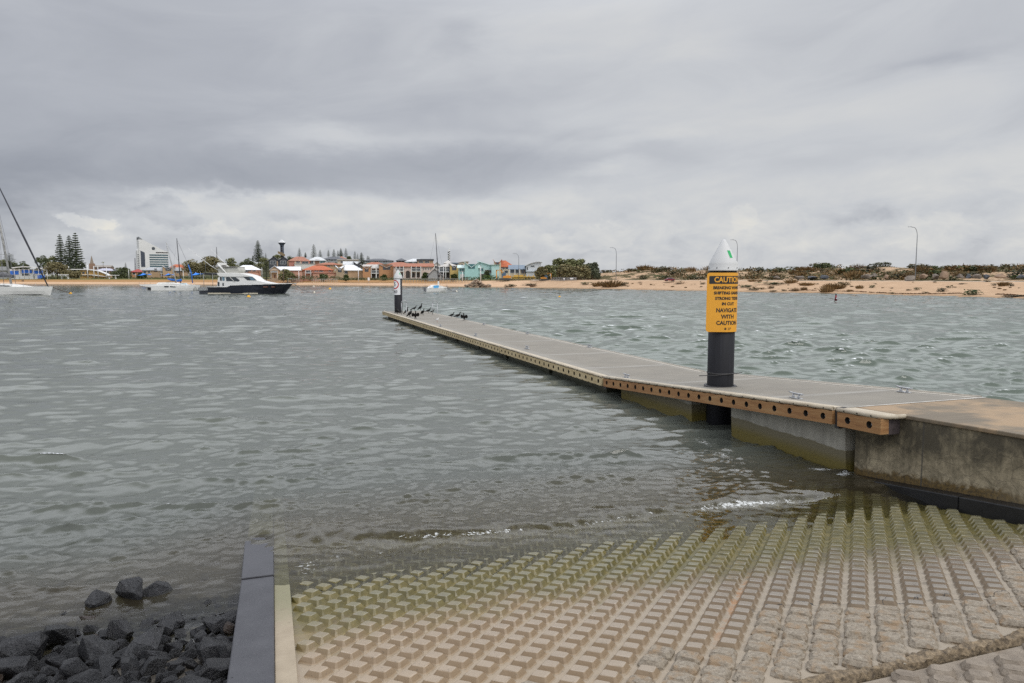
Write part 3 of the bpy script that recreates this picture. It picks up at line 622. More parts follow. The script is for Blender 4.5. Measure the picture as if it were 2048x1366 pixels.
def timber_mat(name, c1, c2, c3):
    m, w = new_mat(name); P = w.n('ShaderNodeTexCoord').outputs['Object']
    n = w.noise(w.mapv(P, (1, .55, 9)), 2.2, 6, .65, 1.2); n2 = w.noise(w.mapv(P, (1, 2.2, 30)), 3, 4, .6); n3 = w.noise(P, 1.1, 3, .5)
    col = w.ramp(w.m('ADD', w.m('ADD', w.m('MULTIPLY', n, .55), w.m('MULTIPLY', n2, .2)), w.m('MULTIPLY', n3, .25)), [(.34, c1), (.5, c2), (.66, c3)])
    ch = w.mr(w.noise(w.mapv(P, (1, 1.6, 26)), 1.7, 3, .5), .30, .26); col = w.mix(w.m('MULTIPLY', ch, .65), col, (.07, .035, .015))
    finish(w, col, .7, bump=n2, bstr=.3, bdist=.006); return m
M_TIM = timber_mat('fresh orange timber', (.17, .075, .028), (.30, .150, .056), (.37, .225, .100))
M_TIM2 = timber_mat('faded yellow timber', (.34, .245, .12), (.46, .36, .20), (.56, .46, .285))
M_CAP = plain('pale rub rail', (.50, .44, .34), .7, scale=9, c2=(.34, .28, .20), stretch=(1, .3, 1), bstr=.3, bdist=.006)
M_GALV = plain('galvanised steel', (.36, .365, .37), .42, scale=18, var=.25, metal=.6)
M_HOLE = plain('dark bolt hole', (.02, .016, .012), .9)
M_STEELD = plain('dark bracket steel', (.030, .028, .028), .55, var=.3)
M_BRKT = plain('brown rubber bracket', (.07, .055, .055), .6, var=.4, scale=10, bstr=.3)
M_WHITE = plain('white paint', (.74, .74, .73), .42, var=.04, scale=4)

def fender_mesh(mb, L, a0, th, h, holes, r=.052, dep=.09, skip=0):
    """timber beam along b from 0 to L, outer face at a0 (towards -a), top at z 0; counterbored bolt holes in the outer face"""
    n = 14; pitch = L / holes; z0, z1 = -h, 0.0; cz = -h * .48
    for i in range(holes):
        b0, b1 = i * pitch, (i + 1) * pitch; cb = (b0 + b1) / 2
        ring = []; outer = []
        for k in range(n):
            t = 2 * PI * k / n; c, s = math.cos(t), math.sin(t); ring.append((a0, cb + r * c, cz + r * s))
            sx = (pitch / 2) / abs(c) if abs(c) > 1e-6 else 1e9
            szz = ((z1 - cz) if s > 0 else (cz - z0)) / abs(s) if abs(s) > 1e-6 else 1e9
            q = min(sx, szz); outer.append((a0, cb + q * c, cz + q * s))
        ri = mb.add(ring); ro = mb.add(outer); rd = mb.add([(a0 + dep, y, z) for _, y, z in ring])
        for k in range(n):
            j = (k + 1) % n; mb.face((ro + k, ri + k, ri + j, ro + j), 0); mb.face((ri + k, rd + k, rd + j, ri + j), 1)
        for cy, czz in ((b0, z0), (b0, z1), (b1, z0), (b1, z1)):      # corner slivers
            best = sorted(range(n), key=lambda k: (outer[k][1] - cy) ** 2 + (outer[k][2] - czz) ** 2)[:2]
            cn = mb.add([(a0, cy, czz)]); mb.face((cn, ro + best[0], ro + best[1]), 0)
        mb.face([rd + k for k in range(n)], 1)
        mb.lathe([(.016, 0), (.016, .05)], 6, (0, 0, 0), 2) if False else None
        bx = mb.add([(a0 + dep - .045, cb + .017 * math.cos(2 * PI * k / 6), cz + .017 * math.sin(2 * PI * k / 6)) for k in range(6)]); by = mb.add([(a0 + dep, cb + .017 * math.cos(2 * PI * k / 6), cz + .017 * math.sin(2 * PI * k / 6)) for k in range(6)])
        mb.face([bx + k for k in range(6)], 2)
        for k in range(6): j = (k + 1) % 6; mb.face((bx + k, bx + j, by + j, by + k), 2)
    for q in (((a0, 0, z1), (a0 + th, 0, z1), (a0 + th, L, z1), (a0, L, z1)), ((a0, 0, z0), (a0, L, z0), (a0 + th, L, z0), (a0 + th, 0, z0)),
              ((a0, 0, z0), (a0 + th, 0, z0), (a0 + th, 0, z1), (a0, 0, z1)), ((a0, L, z0), (a0, L, z1), (a0 + th, L, z1), (a0 + th, L, z0)), ((a0 + th, 0, z0), (a0 + th, L, z0), (a0 + th, L, z1), (a0 + th, 0, z1))): mb.quad(q, 0)
def fender(parent, L, tim, a0=0.0, holes=20, h=.205, th=.145, z=-.035, loc=None, name='timber_fender'):
    mb = MB(); fender_mesh(mb, L, a0, th, h, holes); o = mb.build(name, [tim, M_HOLE, M_GALV], parent, fix=False); o.location = loc or (0, 0, z); return o
def rub_rail(parent, L, y0=0.0, a0=0.0, end=None):
    mb = MB(); pts = [(a0 + .02, y0, .0), (a0 + .02, y0 + L, .0)] if end is None else end
    mb.tube(pts, .030, 10); mb.box(a0 + .02, a0 + .21, y0, y0 + L, -.030, .016)
    for k in range(int(L / .33)): mb.sphere((a0 - .012, y0 + .16 + k * .33, -.004), .011, 8, 5, 1)
    return mb.build('rub_rail', [M_CAP, M_HOLE], parent)
def pontoon(label, b0, z0, b1, z1, tim, hullmat, hulls, seed, hole=None, deckmat=None, far=True):
    L = math.hypot(b1 - b0, z1 - z0); t = abthing('jetty_pontoon', label, 'pontoon', 0, b0, z0, 'floating sections of the jetty')
    t.rotation_euler = Matrix.Rotation(RZ, 3, 'Z').to_3x3().to_4x4().to_3x3() @ Matrix.Rotation(math.atan2(z1 - z0, b1 - b0), 3, 'X') and (Matrix.Rotation(RZ, 3, 'Z') @ Matrix.Rotation(math.atan2(z1 - z0, b1 - b0), 3, 'X')).to_euler()
    d = MB(); AL, AR = 8.03, 10.80
    if hole:
        hb, ha, hr = hole; n = 24; circ = [(ha + hr * math.cos(2 * PI * k / n), hb + hr * math.sin(2 * PI * k / n)) for k in range(n)]
        x0, x1, y0, y1 = AL, AR, hb - .9, hb + .9
        d.box(AL, AR, .02, y0, -.22, 0); d.box(AL, AR, y1, L - .02, -.22, 0)
        out = []
        for k in range(n):
            c, s = math.cos(2 * PI * k / n), math.sin(2 * PI * k / n)
            q = min(((x1 - ha) if c > 0 else (ha - x0)) / max(abs(c), 1e-6), ((y1 - hb) if s > 0 else (hb - y0)) / max(abs(s), 1e-6)); out.append((ha + q * c, hb + q * s))
        i0 = d.add([(x, y, 0) for x, y in circ]); i1 = d.add([(x, y, 0) for x, y in out]); i2 = d.add([(x, y, -.22) for x, y in circ]); i3 = d.add([(x, y, -.22) for x, y in out])
        for k in range(n):
            j = (k + 1) % n; d.face((i0 + k, i0 + j, i1 + j, i1 + k)); d.face((i0 + j, i0 + k, i2 + k, i2 + j)); d.face((i2 + j, i2 + k, i3 + k, i3 + j)); d.face((i1 + k, i1 + j, i3 + j, i3 + k))
        for cx, cy in ((x0, y0), (x0, y1), (x1, y0), (x1, y1)):
            bst = sorted(range(n), key=lambda k: (out[k][0] - cx) ** 2 + (out[k][1] - cy) ** 2)[:2]
            q = d.add([(cx, cy, 0), (cx, cy, -.22)]); d.face((q, i1 + bst[0], i1 + bst[1])); d.face((q, i1 + bst[0], i3 + bst[0], q + 1)); d.face((q, i1 + bst[1], i3 + bst[1], q + 1))
    else: d.box(AL, AR, .02, L - .02, -.22, 0)
    d.build('deck', deckmat or M_DECK, t, bevel=0 if hole else .01)
    for x0, x1 in hulls:
        h = MB(); h.box(8.13, 10.72, x0, x1, -1.25, -.215); h.build('float', hullmat, t, bevel=.015)
    n = max(6, int(L / .375)); fender(t, L - .10, tim, 7.84, n, loc=(0, .05, -.035)); rub_rail(t, L - .10, .05, 7.84)
    r = MB(); r.box(10.80, 10.93, .05, L - .05, -.22, -.02); r.build('side_timber', M_TIM2 if far else M_TIM, t, bevel=.01)
    r = MB(); r.tube([(10.90, .05, 0), (10.90, L - .05, 0)], .03, 8); r.box(10.72, 10.9, .05, L - .05, -.012, .006); r.build('rub_rail', [plain('greyed rub rail', (.34, .31, .26), .75, scale=6)], t)
    for y in (-.02, L - .06): br = MB(); br.box(7.90, 8.16, y, y + .08, -.30, -.02); br.box(7.93, 8.05, y, y + .08, -.0201, .012); br.build('bracket', M_STEELD, t)
    return t
pontoon('grounded sloping jetty section with fresh orange fender timber and the caution pile', 1.55, 1.035, 9.42, .470, M_TIM, M_HULL, [(.10, 2.95), (4.30, 7.45)], 1, hole=(4.07, 8.69, .335), far=False)
pontoon('jetty section next beyond the caution pile, weathered yellow fender timber', 9.42, .468, 18.0, .462, M_TIM2, M_FHULL, [(.35, 4.1), (4.4, 8.4)], 2)
pontoon('middle jetty section with pale yellow fender and cleats, third from the ramp', 18.0, .462, 25.4, .46, M_TIM2, M_FHULL, [(.2, 3.6), (3.8, 7.2)], 3)
pontoon('fourth jetty section from the ramp, just before the birds', 25.4, .46, 36.2, .46, M_TIM2, M_FHULL, [(.2, 5.2), (5.5, 10.6)], 4)
pontoon('farthest jetty section where the cormorants perch, with two ladders and the end pile', 36.2, .46, 47.0, .46, M_TIM2, M_FHULL, [(.2, 5.2), (5.5, 9.9)], 5, hole=(8.55, 8.69, .335))

# ---- abutment
def abutment():
    t = abthing('jetty_abutment', 'stained concrete abutment wall with sloping deck joining the jetty to the shore', 'abutment')
    z = lambda b: 1.05 - .045 * (b - 1.5) * (1 if b < 1.5 else 1)
    w = MB(); w.hexa([(8.21, -7, -.9), (10.84, -7, -.9), (10.84, 1.49, -.9), (8.21, 1.49, -.9), (8.21, -7, z(-7) - .06), (10.84, -7, z(-7) - .06), (10.84, 1.49, z(1.49) - .06), (8.21, 1.49, z(1.49) - .06)])
    w.build('side_wall', M_WALL, t)
    d = MB(); d.hexa([(8.185, -7, z(-7) - .058), (10.86, -7, z(-7) - .058), (10.86, 1.5, z(1.5) - .058), (8.185, 1.5, z(1.5) - .058), (8.185, -7, z(-7)), (10.86, -7, z(-7)), (10.86, 1.5, z(1.5)), (8.185, 1.5, z(1.5))]); d.build('deck', M_ABDECK, t, bevel=.014)
    e = MB(); e.hexa([(8.22, 1.46, z(1.46) + .004), (10.84, 1.46, z(1.46) + .004), (10.84, 1.5, z(1.5) + .004), (8.22, 1.5, z(1.5) + .004), (8.22, 1.46, z(1.46) + .008), (10.84, 1.46, z(1.46) + .008), (10.84, 1.5, z(1.5) + .008), (8.22, 1.5, z(1.5) + .008)]); e.build('end_strip', plain('worn pale edge', (.46, .44, .40), .7, var=.3, scale=4), t)
    f = fender(t, .80, M_TIM, 7.84, 2, h=.215, loc=(0, .69, z(.69) - .05)); f.rotation_euler = (-.045, 0, 0)
    mb = MB(); mb.tube([(7.86, 1.50, z(1.5) - .02), (7.86, .86, z(.86) - .02), (7.868, .76, z(.76) - .02), (7.92, .69, z(.69) - .02), (8.10, .635, z(.63) - .02), (8.20, .615, z(.61) - .02)], .034, 10)
    mb.hexa([(7.88, .72, z(.72) - .045), (8.185, .64, z(.64) - .045), (8.185, 1.5, z(1.5) - .045), (7.86, 1.5, z(1.5) - .045), (7.88, .72, z(.72) - .006), (8.185, .64, z(.64) - .006), (8.185, 1.5, z(1.5) - .006), (7.86, 1.5, z(1.5) - .006)])
    for k in range(3): mb.sphere((7.826, .85 + k * .25, z(.85 + k * .25) - .02), .011, 8, 5, 1)
    mb.build('rub_rail', [M_CAP, M_HOLE], t)
    for q in ((.70, .86, .80, 1.03), (1.28, 1.44, .78, .99)): b = MB(); b.box(7.99, 8.21, *q); b.build('bracket', M_BRKT, t, bevel=.01)
abutment()

# ---- mooring piles with wrapped sign panels
M_PILE = plain('black pile sleeve', (.013, .013, .016), .6, spec=.25, scale=3, var=.35, stretch=(8, 8, .3), bstr=.15, bdist=.01)
M_CONE = plain('white moulded cap', (.55, .55, .54), .55, scale=1.2, var=.035, spec=.3)
M_YEL = plain('yellow sign face', (.72, .33, .022), .42, scale=1.5, var=.05)
M_BLK = plain('sign black', (.012, .012, .012), .5)
M_SIGNW = plain('white sign face', (.72, .72, .72), .42, var=.04)
M_RED = plain('sign red', (.50, .02, .02), .45)
M_GRN = plain('green reflector', (.0, .34, .09), .35, var=.08)
def wrap_xy(s, R, tang):
    """plan position of arc length s along a plate that is flat for s<0 (tangent at angle tang) and bends round radius R for s>0; angle measured towards +x from -y"""
    if s <= 0: c, q = math.cos(tang), math.sin(tang); return R * q + s * c, -R * c + s * q * 1.0
    a = tang + s / R; return R * math.sin(a), -R * math.cos(a)
def text_mesh(txt, size, bold=.0, cx=0.0, cz=0.0, sx=1.0):
    cu = bpy.data.curves.new('lettering', 'FONT'); cu.body = txt; cu.size = size; cu.align_x = 'CENTER'; cu.align_y = 'CENTER'; cu.offset = bold; cu.resolution_u = 3
    o = bpy.data.objects.new('lettering', cu); COL.objects.link(o); dg = bpy.context.evaluated_depsgraph_get(); dg.update()
    me = bpy.data.meshes.new_from_object(o.evaluated_get(dg)); bpy.data.objects.remove(o); bpy.data.curves.remove(cu)
    bm = bmesh.new(); bm.from_mesh(me); bmesh.ops.triangulate(bm, faces=bm.faces); bm.verts.ensure_lookup_table()
    vs = [(v.co.x * sx + cx, v.co.y + cz) for v in bm.verts]; fs = [[v.index for v in f.verts] for f in bm.faces]; bm.free(); bpy.data.meshes.remove(me); return vs, fs
class Plate:
    """a flat-then-bent sign panel; content is laid out in (s, z) and mapped onto it"""
    def __init__(s, R, tang, flip=1): s.R, s.t, s.fl = R, tang, flip
    def at(s, q, z, off=0.0):
        x, y = wrap_xy(q * 1.0, s.R + off, s.t) if q > 0 else wrap_xy(q, s.R, s.t)
        if q <= 0: x += off * math.sin(s.t); y -= off * math.cos(s.t)
        return (x * s.fl, y, z)
    def panel(s, mb, s0, s1, z0, z1, off, mi=0, th=.006, rc=.04, n=28):
        def edge(q):
            e = min(q - s0, s1 - q); return 0 if e >= rc else rc - math.sqrt(max(0, rc * rc - (rc - e) ** 2))
        qs = sorted(set([s0 + (s1 - s0) * k / n for k in range(n + 1)] + [s0 + rc * x for x in (.1, .3, .6, 1)] + [s1 - rc * x for x in (.1, .3, .6, 1)]))
        r = [[s.at(q, z0 + edge(q), off), s.at(q, z1 - edge(q), off), s.at(q, z1 - edge(q), off - th), s.at(q, z0 + edge(q), off - th)] for q in qs]
        mb.rings(r, mi, True, False)
    def text(s, mb, txt, size, cs, cz, mi, bold=.01, off=.004, sx=1.0):
        vs, fs = text_mesh(txt, size, bold, cs, cz, sx); n = mb.add([s.at(q, z, off) for q, z in vs])
        for f in fs: mb.face([n + i for i in f], mi)
    def ringshape(s, mb, cs, cz, r0, r1, mi, off=.003, n=40):
        a = mb.add([s.at(cs + r0 * math.cos(2 * PI * k / n), cz + r0 * math.sin(2 * PI * k / n), off) for k in range(n)]); b = mb.add([s.at(cs + r1 * math.cos(2 * PI * k / n), cz + r1 * math.sin(2 * PI * k / n), off) for k in range(n)])
        for k in range(n): j = (k + 1) % n; mb.face((a + k, a + j, b + j, b + k), mi)
def pile(label, a, b, zdeck, ztop, zcap, signs, rad, facing):
    p = W(a, b, 0); t = thing('mooring_pile', label, 'pile', p, facing, None)
    m = MB(); m.lathe([(rad, -1.7), (rad, zcap)], 40); m.build('pole', M_PILE, t)
    h = ztop - zcap; m = MB(); R = rad * 1.10
    m.lathe([(R * 1.0, zcap - .01), (R * 1.02, zcap + .012), (R, zcap + .02), (R * .985, zcap + h * .20), (R * .93, zcap + h * .27), (R * .80, zcap + h * .40), (R * .16, zcap + h * .955), (R * .10, zcap + h * .985), (R * .02, ztop)], 40, mi=0)
    for k in range(8):
        an = 2 * PI * k / 8 + .35; m.sphere((R * 1.0 * math.cos(an), R * 1.0 * math.sin(an), zcap + .05), .012, 8, 5, 1)
    m.build('cap', [M_CONE, M_BLK], t)
    # green reflector on the cone
    m = MB(); z0, z1 = zcap + h * .40, zcap + h * .64
    rr = lambda z: R * (.80 - (.80 - .16) * ((z - zcap) / h - .40) / .555) + .004
    for ang in ((.52,) if True else ()):
        q = [(rr(z0) * math.sin(ang + .05), -rr(z0) * math.cos(ang + .05), z0), (rr(z0) * math.sin(ang + .33), -rr(z0) * math.cos(ang + .33), z0), (rr(z1) * math.sin(ang + .36), -rr(z1) * math.cos(ang + .36), z1), (rr(z1) * math.sin(ang - .09), -rr(z1) * math.cos(ang - .09), z1)]
        m.quad(q)
    m.build('reflector', M_GRN, t)
    c = MB(); c.lathe([(rad + .06, zdeck - .05), (rad + .06, zdeck + .012), (rad + .003, zdeck + .012), (rad + .003, zdeck - .05)], 32, cap=False); c.build('collar', M_STEELD, t)
    return t
H1 = toab(G(1437, 771, .77))
NP = W(8.69, 5.62); d1 = NP.y
ang1 = math.atan2(NP.x, NP.y)                            # facing: local -y towards the camera
top1 = D(1446, 479, d1).z; cap1 = D(1444, 541, d1).z; sb1 = D(1440, 662, d1).z; st1 = D(1443, 545.5, d1).z
RP1 = .266
t1 = pile('black mooring pile with white cone cap and yellow caution sign', 8.69, 5.62, .76, top1, cap1, None, RP1, -ang1)
hs = st1 - sb1; pl = Plate(RP1 + .03, .16); m = MB(); S0 = -.36; S1 = .60
pl.panel(m, S0, S1, sb1, st1, .0, 0, .008, .055)
m.build('caution_sign', [M_YEL], t1); sign = bpy.data.objects[-1] if False else t1.children[-1]
zz = lambda f: st1 - f * hs; cs = .075; m = MB(); sgn = [c for c in t1.children if c.name.startswith('caution_sign')][0]
pl.panel(m, S0 + .045, cs + (cs - S0 - .045), zz(.187), zz(.055), .003, 0, .001, .012); m.build('heading_panel', [M_BLK], sgn); m = MB()
lt = [('BREAKING WAVES', .255, .080, .93), ('SHIFTING SANDS', .343, .080, .95), ('STRONG TIDES', .434, .080, .97), ('IN CUT', .525, .080, 1.0), ('NAVIGATE', .635, .112, .90), ('WITH', .742, .112, .95), ('CAUTION', .848, .112, .92)]
for tx, f, sz, sx in lt: pl.text(m, tx, sz, cs, zz(f), 0, .0036, .0035, sx)
m.build('lettering', [M_BLK], sgn); m = MB(); pl.ringshape(m, cs - .05, zz(.945), .018, .024, 0); pl.ringshape(m, cs - .05, zz(.945), .004, .013, 0)
for q in (.928, .945, .962): pl.panel(m, cs + .0, cs + (.075 if q < .95 else .05), zz(q) - .003, zz(q) + .003, .004, 0, .001, .001, 4)
m.build('emblem', [M_BLK], sgn)
m = MB(); pl.text(m, 'CAUTION', .150, cs, zz(.121), 0, .005, .006, .86); m.build('heading', [M_YEL], [c for c in t1.children if c.name.startswith('caution_sign')][0])
def knots_sign(t, R, tang, s0, s1, zb, zt, cs):
    pw = Plate(R, tang, -1); m = MB(); pw.panel(m, s0, s1, zb, zt, 0, 0, .008, .035); sg = m.build('speed_sign', [M_SIGNW], t); hh = zt - zb; q = zt - hh * .335
    pw2 = Plate(R, tang, -1); m = MB()
    def mirror_text(txt, size, c, z, bold): 
        vs, fs = text_mesh(txt, size, bold, 0, 0); n = m.add([pw2.at(c - x, z + y, .004) for x, y in vs])
        for f in fs: m.face([n + i for i in f], 0)
    mirror_text('5', hh * .36, cs, q, .012); mirror_text('KNOTS', hh * .125, cs, zt - hh * .775, .006); mirror_text('MAXIMUM', hh * .08, cs, zt - hh * .87, .004)
    m.build('lettering', [M_BLK], sg); m = MB(); pw2.ringshape(m, cs, q, hh * .235, hh * .30, 0, .004); m.build('red_ring', [M_RED], sg)
knots_sign(t1, RP1 + .02, 1.10, -.10, .62, sb1 + .02, st1 - .01, .26)
# flat lashing strap round the near pile
m = MB(); m.lathe([(RP1 + .004, 1.02), (RP1 + .012, 1.02), (RP1 + .012, 1.045), (RP1 + .004, 1.045)], 32, cap=False); m.tube([(-.42, -.30, .985), (-.1, -.31, 1.01), (.3, -.20, 1.045), (.42, -.05, 1.05)], .009, 6)
m.build('lashing', M_STEELD, t1)
FP = W(8.69, 44.75); d2 = FP.y; top2 = D(797.5, 539, d2).z; cap2 = D(797, 557, d2).z
t2 = pile('distant black mooring pile with white cap and round speed sign at the jetty end', 8.69, 44.75, .46, top2, cap2, None, .285, -math.atan2(FP.x, FP.y))
knots_sign(t2, .305, .05, -.17, .66, D(797, 589.5, d2).z, D(797, 558.5, d2).z, .27)

# ---- cleats
def cleat(label, a, b, z, rz=0.0, s=1.0, src=[None]):
    if src[0] is None:
        t = abthing('mooring_cleat', label, 'cleat', a, b, z, 'cleats along the jetty'); m = MB()
        m.tube([(0, -.16, .085), (0, -.12, .078), (0, 0, .072), (0, .12, .078), (0, .16, .085)], [.008, .014, .017, .014, .008], 8); m.build('horn', M_GALV, t)
        for y in (-.06, .06):
            m = MB(); m.lathe([(.028, .012), (.017, .03), (.015, .075)], 10, (0, y, 0)); m.build('post', M_GALV, t)
        m = MB(); m.box(-.045, .045, -.11, .11, 0, .014); m.build('base_plate', M_GALV, t, bevel=.004); src[0] = t
    else: t = copy_tree(src[0], W(a, b, z), RZ, label, 'cleats along the jetty')
    t.rotation_euler.z = RZ + rz; t.scale = (s,) * 3
    return t
def zd(b): return 1.035 - .0718 * (b - 1.55) if b < 9.42 else .465
def deckab(u, v):
    b = 5.0
    for _ in range(12): b = toab(G(u, v, zd(b)))[1]
    return toab(G(u, v, zd(b))), zd(b)
for u, v, lab in ((1592, 797, 'galvanised cleat nearest the ramp on the fender side, right of the caution pile'), (1808, 785, 'galvanised cleat on the far deck edge against the waves, close to the abutment'), (1253, 756, 'cleat on the fender side just left of the caution pile'),
                  (1179, 695, 'cleat on the far deck edge left of the caution pile'), (1054, 698, 'cleat on the fender side of the middle section'), (1055, 668, 'cleat on the far deck edge of the middle section'),
                  (951.5, 671.5, 'small distant cleat on the fender side of the fourth section'), (968, 649.5, 'small distant cleat on the far edge right of the cormorants'), (881, 653, 'farthest cleat on the fender side, right below the gull')):
    (a, b), z = deckab(u, v); cleat(lab, a, b, z + .002, 0, 1.12 if b < 12 else 1.25)
# ---- ladder handrails
def ladder(label, u, v, top_v, hd, src=[None]):
    p = G(u, v, .465); h = D(u, top_v, p.y).z - .465; m = MB()
    t = thing('ladder_handrail', label, 'ladder', (p.x, p.y, .465), RZ, 'ladders at the jetty end')
    for s in (-1, 1):
        r = MB(); r.tube([(.22 * s * .0 + s * .19 * 0 + (-.17 if s < 0 else .17), 0, -.9 if s > 0 else 0), (-.17 if s < 0 else .17, 0, h * .82)], .024, 8); r.build('rail', M_GALV, t)
    r = MB(); r.tube([(-.17, 0, h * .82)] + [(-.17 * math.cos(k * PI / 8), 0, h * .82 + .17 * math.sin(k * PI / 8) * 1.05) for k in range(1, 8)] + [(.17, 0, h * .82)], .024, 8); r.build('hoop', M_GALV, t)
    r = MB()
    for z in (-.15, -.4, -.65): r.tube([(.17, 0, z), (.17, .35, z)], .018, 6)
    r.build('rung', M_GALV, t)
ladder('steel ladder handrail hoop beside the far pile', 808, 629, 601, 0)
ladder('steel ladder handrail hoop standing between the two groups of cormorants', 870, 629, 600.5, 0)
# ================================================================== BIRDS
M_CORM = plain('cormorant plumage', (.008, .008, .008), .6, scale=20, c2=(.014, .012, .011), spec=.2)
M_CORMW = plain('pale throat feathers', (.55, .52, .46), .7)
M_BEAK = plain('horn beak', (.16, .13, .09), .5); M_GULLW = plain('gull white', (.72, .72, .70), .7, var=.05); M_GULLG = plain('gull grey', (.33, .34, .36), .7, var=.1); M_ORANGE = plain('orange legs', (.55, .11, .03), .6)
def cormorant(label, u, v, h_px, face=1, pose='up', pale=False, z=.465, src={}):
    p = G(u, v, z); s = 1.27 * h_px * mpp(p.y) / .56
    key = (pose, pale)
    if key not in src:
        t = thing('cormorant', label, 'bird', p, 0, 'cormorants on the jetty end')
        lean = {'up': .0, 'low': .45, 'dry': .0}[pose]
        pts = [(-.24, 0, .05), (-.17, 0, .10), (-.10, 0, .17), (-.02, 0, .24), (.05, 0, .31), (.085, 0, .37), (.075, 0, .42), (.065, 0, .47), (.085, 0, .515), (.13, 0, .525), (.16, 0, .52)]
        R = [.036, .036, .076, .106, .092, .054, .037, .032, .039, .033, .012]
        if lean:
            pts = [(-.34, 0, .13), (-.25, 0, .155), (-.15, 0, .18), (-.04, 0, .215), (.07, 0, .25), (.13, 0, .31), (.14, 0, .37), (.15, 0, .42), (.175, 0, .455), (.22, 0, .462), (.25, 0, .455)]
        m = MB(); m.tube(pts, R, 10, flat=.95); m.build('body', M_CORM, t)
        b = MB(); hx, hz = pts[-1][0], pts[-1][2]; b.tube([(hx - .015, 0, hz), (hx + .05, 0, hz - .003), (hx + .068, 0, hz - .016)], [.012, .007, .003], 6); b.build('beak', M_BEAK, t)
        for sd in (-1, 1):
            l = MB(); l.tube([(-.02, .035 * sd, .20), (0, .04 * sd, .06), (0, .04 * sd, .01)], [.03, .012, .01], 6); l.box(-.02, .06, .04 * sd - .025, .04 * sd + .025, 0, .012); l.build('leg', M_CORM, t)
            w = MB()
            if pose == 'dry':
                pl = [(-.01, .07 * sd, .34), (.04, .16 * sd, .42), (.02, .25 * sd, .37), (-.05, .28 * sd, .25), (-.09, .23 * sd, .16), (-.08, .18 * sd, .14), (-.05, .07 * sd, .18)]
                n0 = w.add([(x, y, zz) for x, y, zz in pl]); n1 = w.add([(x - .02, y, zz) for x, y, zz in pl]); k = len(pl)
                w.face([n0 + i for i in range(k)]); w.face([n1 + i for i in range(k)][::-1])
                for i in range(k): j = (i + 1) % k; w.face((n0 + i, n0 + j, n1 + j, n1 + i))
            else:
                o = (-.02, .24) if not lean else (-.04, .215)
                w.tube([(o[0] + .09, .06 * sd, o[1] + .07 - lean * .05), (o[0], .085 * sd, o[1] + .01), (o[0] - .14, .055 * sd, o[1] - .11 + lean * .12), (o[0] - .20, .03 * sd, o[1] - .16 + lean * .22)], [.02, .055, .035, .008], 8, flat=.35)
            w.build('wing', M_CORM, t)
        if pale:
            w = MB(); w.tube([(pts[3][0] + .055, 0, pts[3][2] - .03), (pts[4][0] + .05, 0, pts[4][2] - .02), (pts[5][0] + .028, 0, pts[5][2])], [.03, .04, .022], 8); w.build('breast', M_CORMW, t)
        src[key] = t
    else: t = copy_tree(src[key], p, 0, label, 'cormorants on the jetty end')
    t.scale = (s * abs(face), s, s); t.rotation_euler = (0, 0, 0 if face > 0 else PI)
    return t
def yaw(t, d): t.rotation_euler.z += math.radians(d); return t
cormorant('cormorant with its wing raised at the foot of the far pile', 795, 627.5, 11, -1, 'dry')
yaw(cormorant('upright cormorant right beside the ladder near the far pile', 813, 628.5, 11.5, 1, 'up'), 10)
yaw(cormorant('brownish cormorant nearest the fender edge, standing upright in profile', 820, 634, 13.5, 1, 'up'), -10)
yaw(cormorant('cormorant spreading its wings near the fender edge, facing the camera', 831, 637.5, 13, 1, 'dry'), -75)
yaw(cormorant('pale breasted cormorant at the back holding a wing out', 829, 620.5, 8.5, 1, 'low', True), 15)
cormorant('tall cormorant at the back with raised head, farthest from the camera', 841, 620.5, 11, 1, 'up')
yaw(cormorant('cormorant half opening its wings in the middle of the left group', 846, 629.5, 10, 1, 'dry'), -20)
cormorant('crouching cormorant left of the middle ladder', 857, 626, 10, 1, 'low')
cormorant('small cormorant partly behind the middle ladder', 865, 626.5, 7.5, 1, 'low')
cormorant('left cormorant of the right hand trio at the deck edge', 904, 634.5, 9.5, 1, 'low')
yaw(cormorant('middle cormorant of the right hand trio, wings slightly lifted', 916, 636.5, 11.5, 1, 'low'), 5)
yaw(cormorant('right cormorant of the trio drying its wings at the deck edge', 928, 640.5, 12, 1, 'dry'), -100)
def gull(label, u, v, hpx, face):
    p = G(u, v, .465); t = thing('gull', label, 'bird', p, 0 if face > 0 else PI); s = hpx * mpp(p.y) / .34
    m = MB(); m.tube([(-.16, 0, .165), (-.09, 0, .175), (0, 0, .185), (.08, 0, .21), (.11, 0, .25), (.125, 0, .285), (.15, 0, .30), (.175, 0, .29)], [.012, .045, .07, .06, .038, .036, .036, .012], 10); m.build('body', M_GULLW, t)
    for sd in (-1, 1):
        w = MB(); w.tube([(.06, .05 * sd, .215), (-.03, .065 * sd, .20), (-.16, .03 * sd, .18), (-.23, .012 * sd, .175)], [.02, .045, .022, .004], 8, flat=.4); w.build('wing', M_GULLG, t)
        l = MB(); l.tube([(.01, .03 * sd, .13), (.01, .03 * sd, 0)], .007, 5); l.box(0, .045, .03 * sd - .015, .03 * sd + .015, 0, .006); l.build('leg', M_ORANGE, t)
    b = MB(); b.tube([(.17, 0, .293), (.215, 0, .282)], [.012, .003], 6); b.build('beak', M_ORANGE, t); t.scale = (s,) * 3
gull('white silver gull standing alone on the deck in front of the ladder', 874, 643.5, 8, 1)
gull('tiny gull at the far left corner of the jetty', 769, 622.5, 3.5, 1)

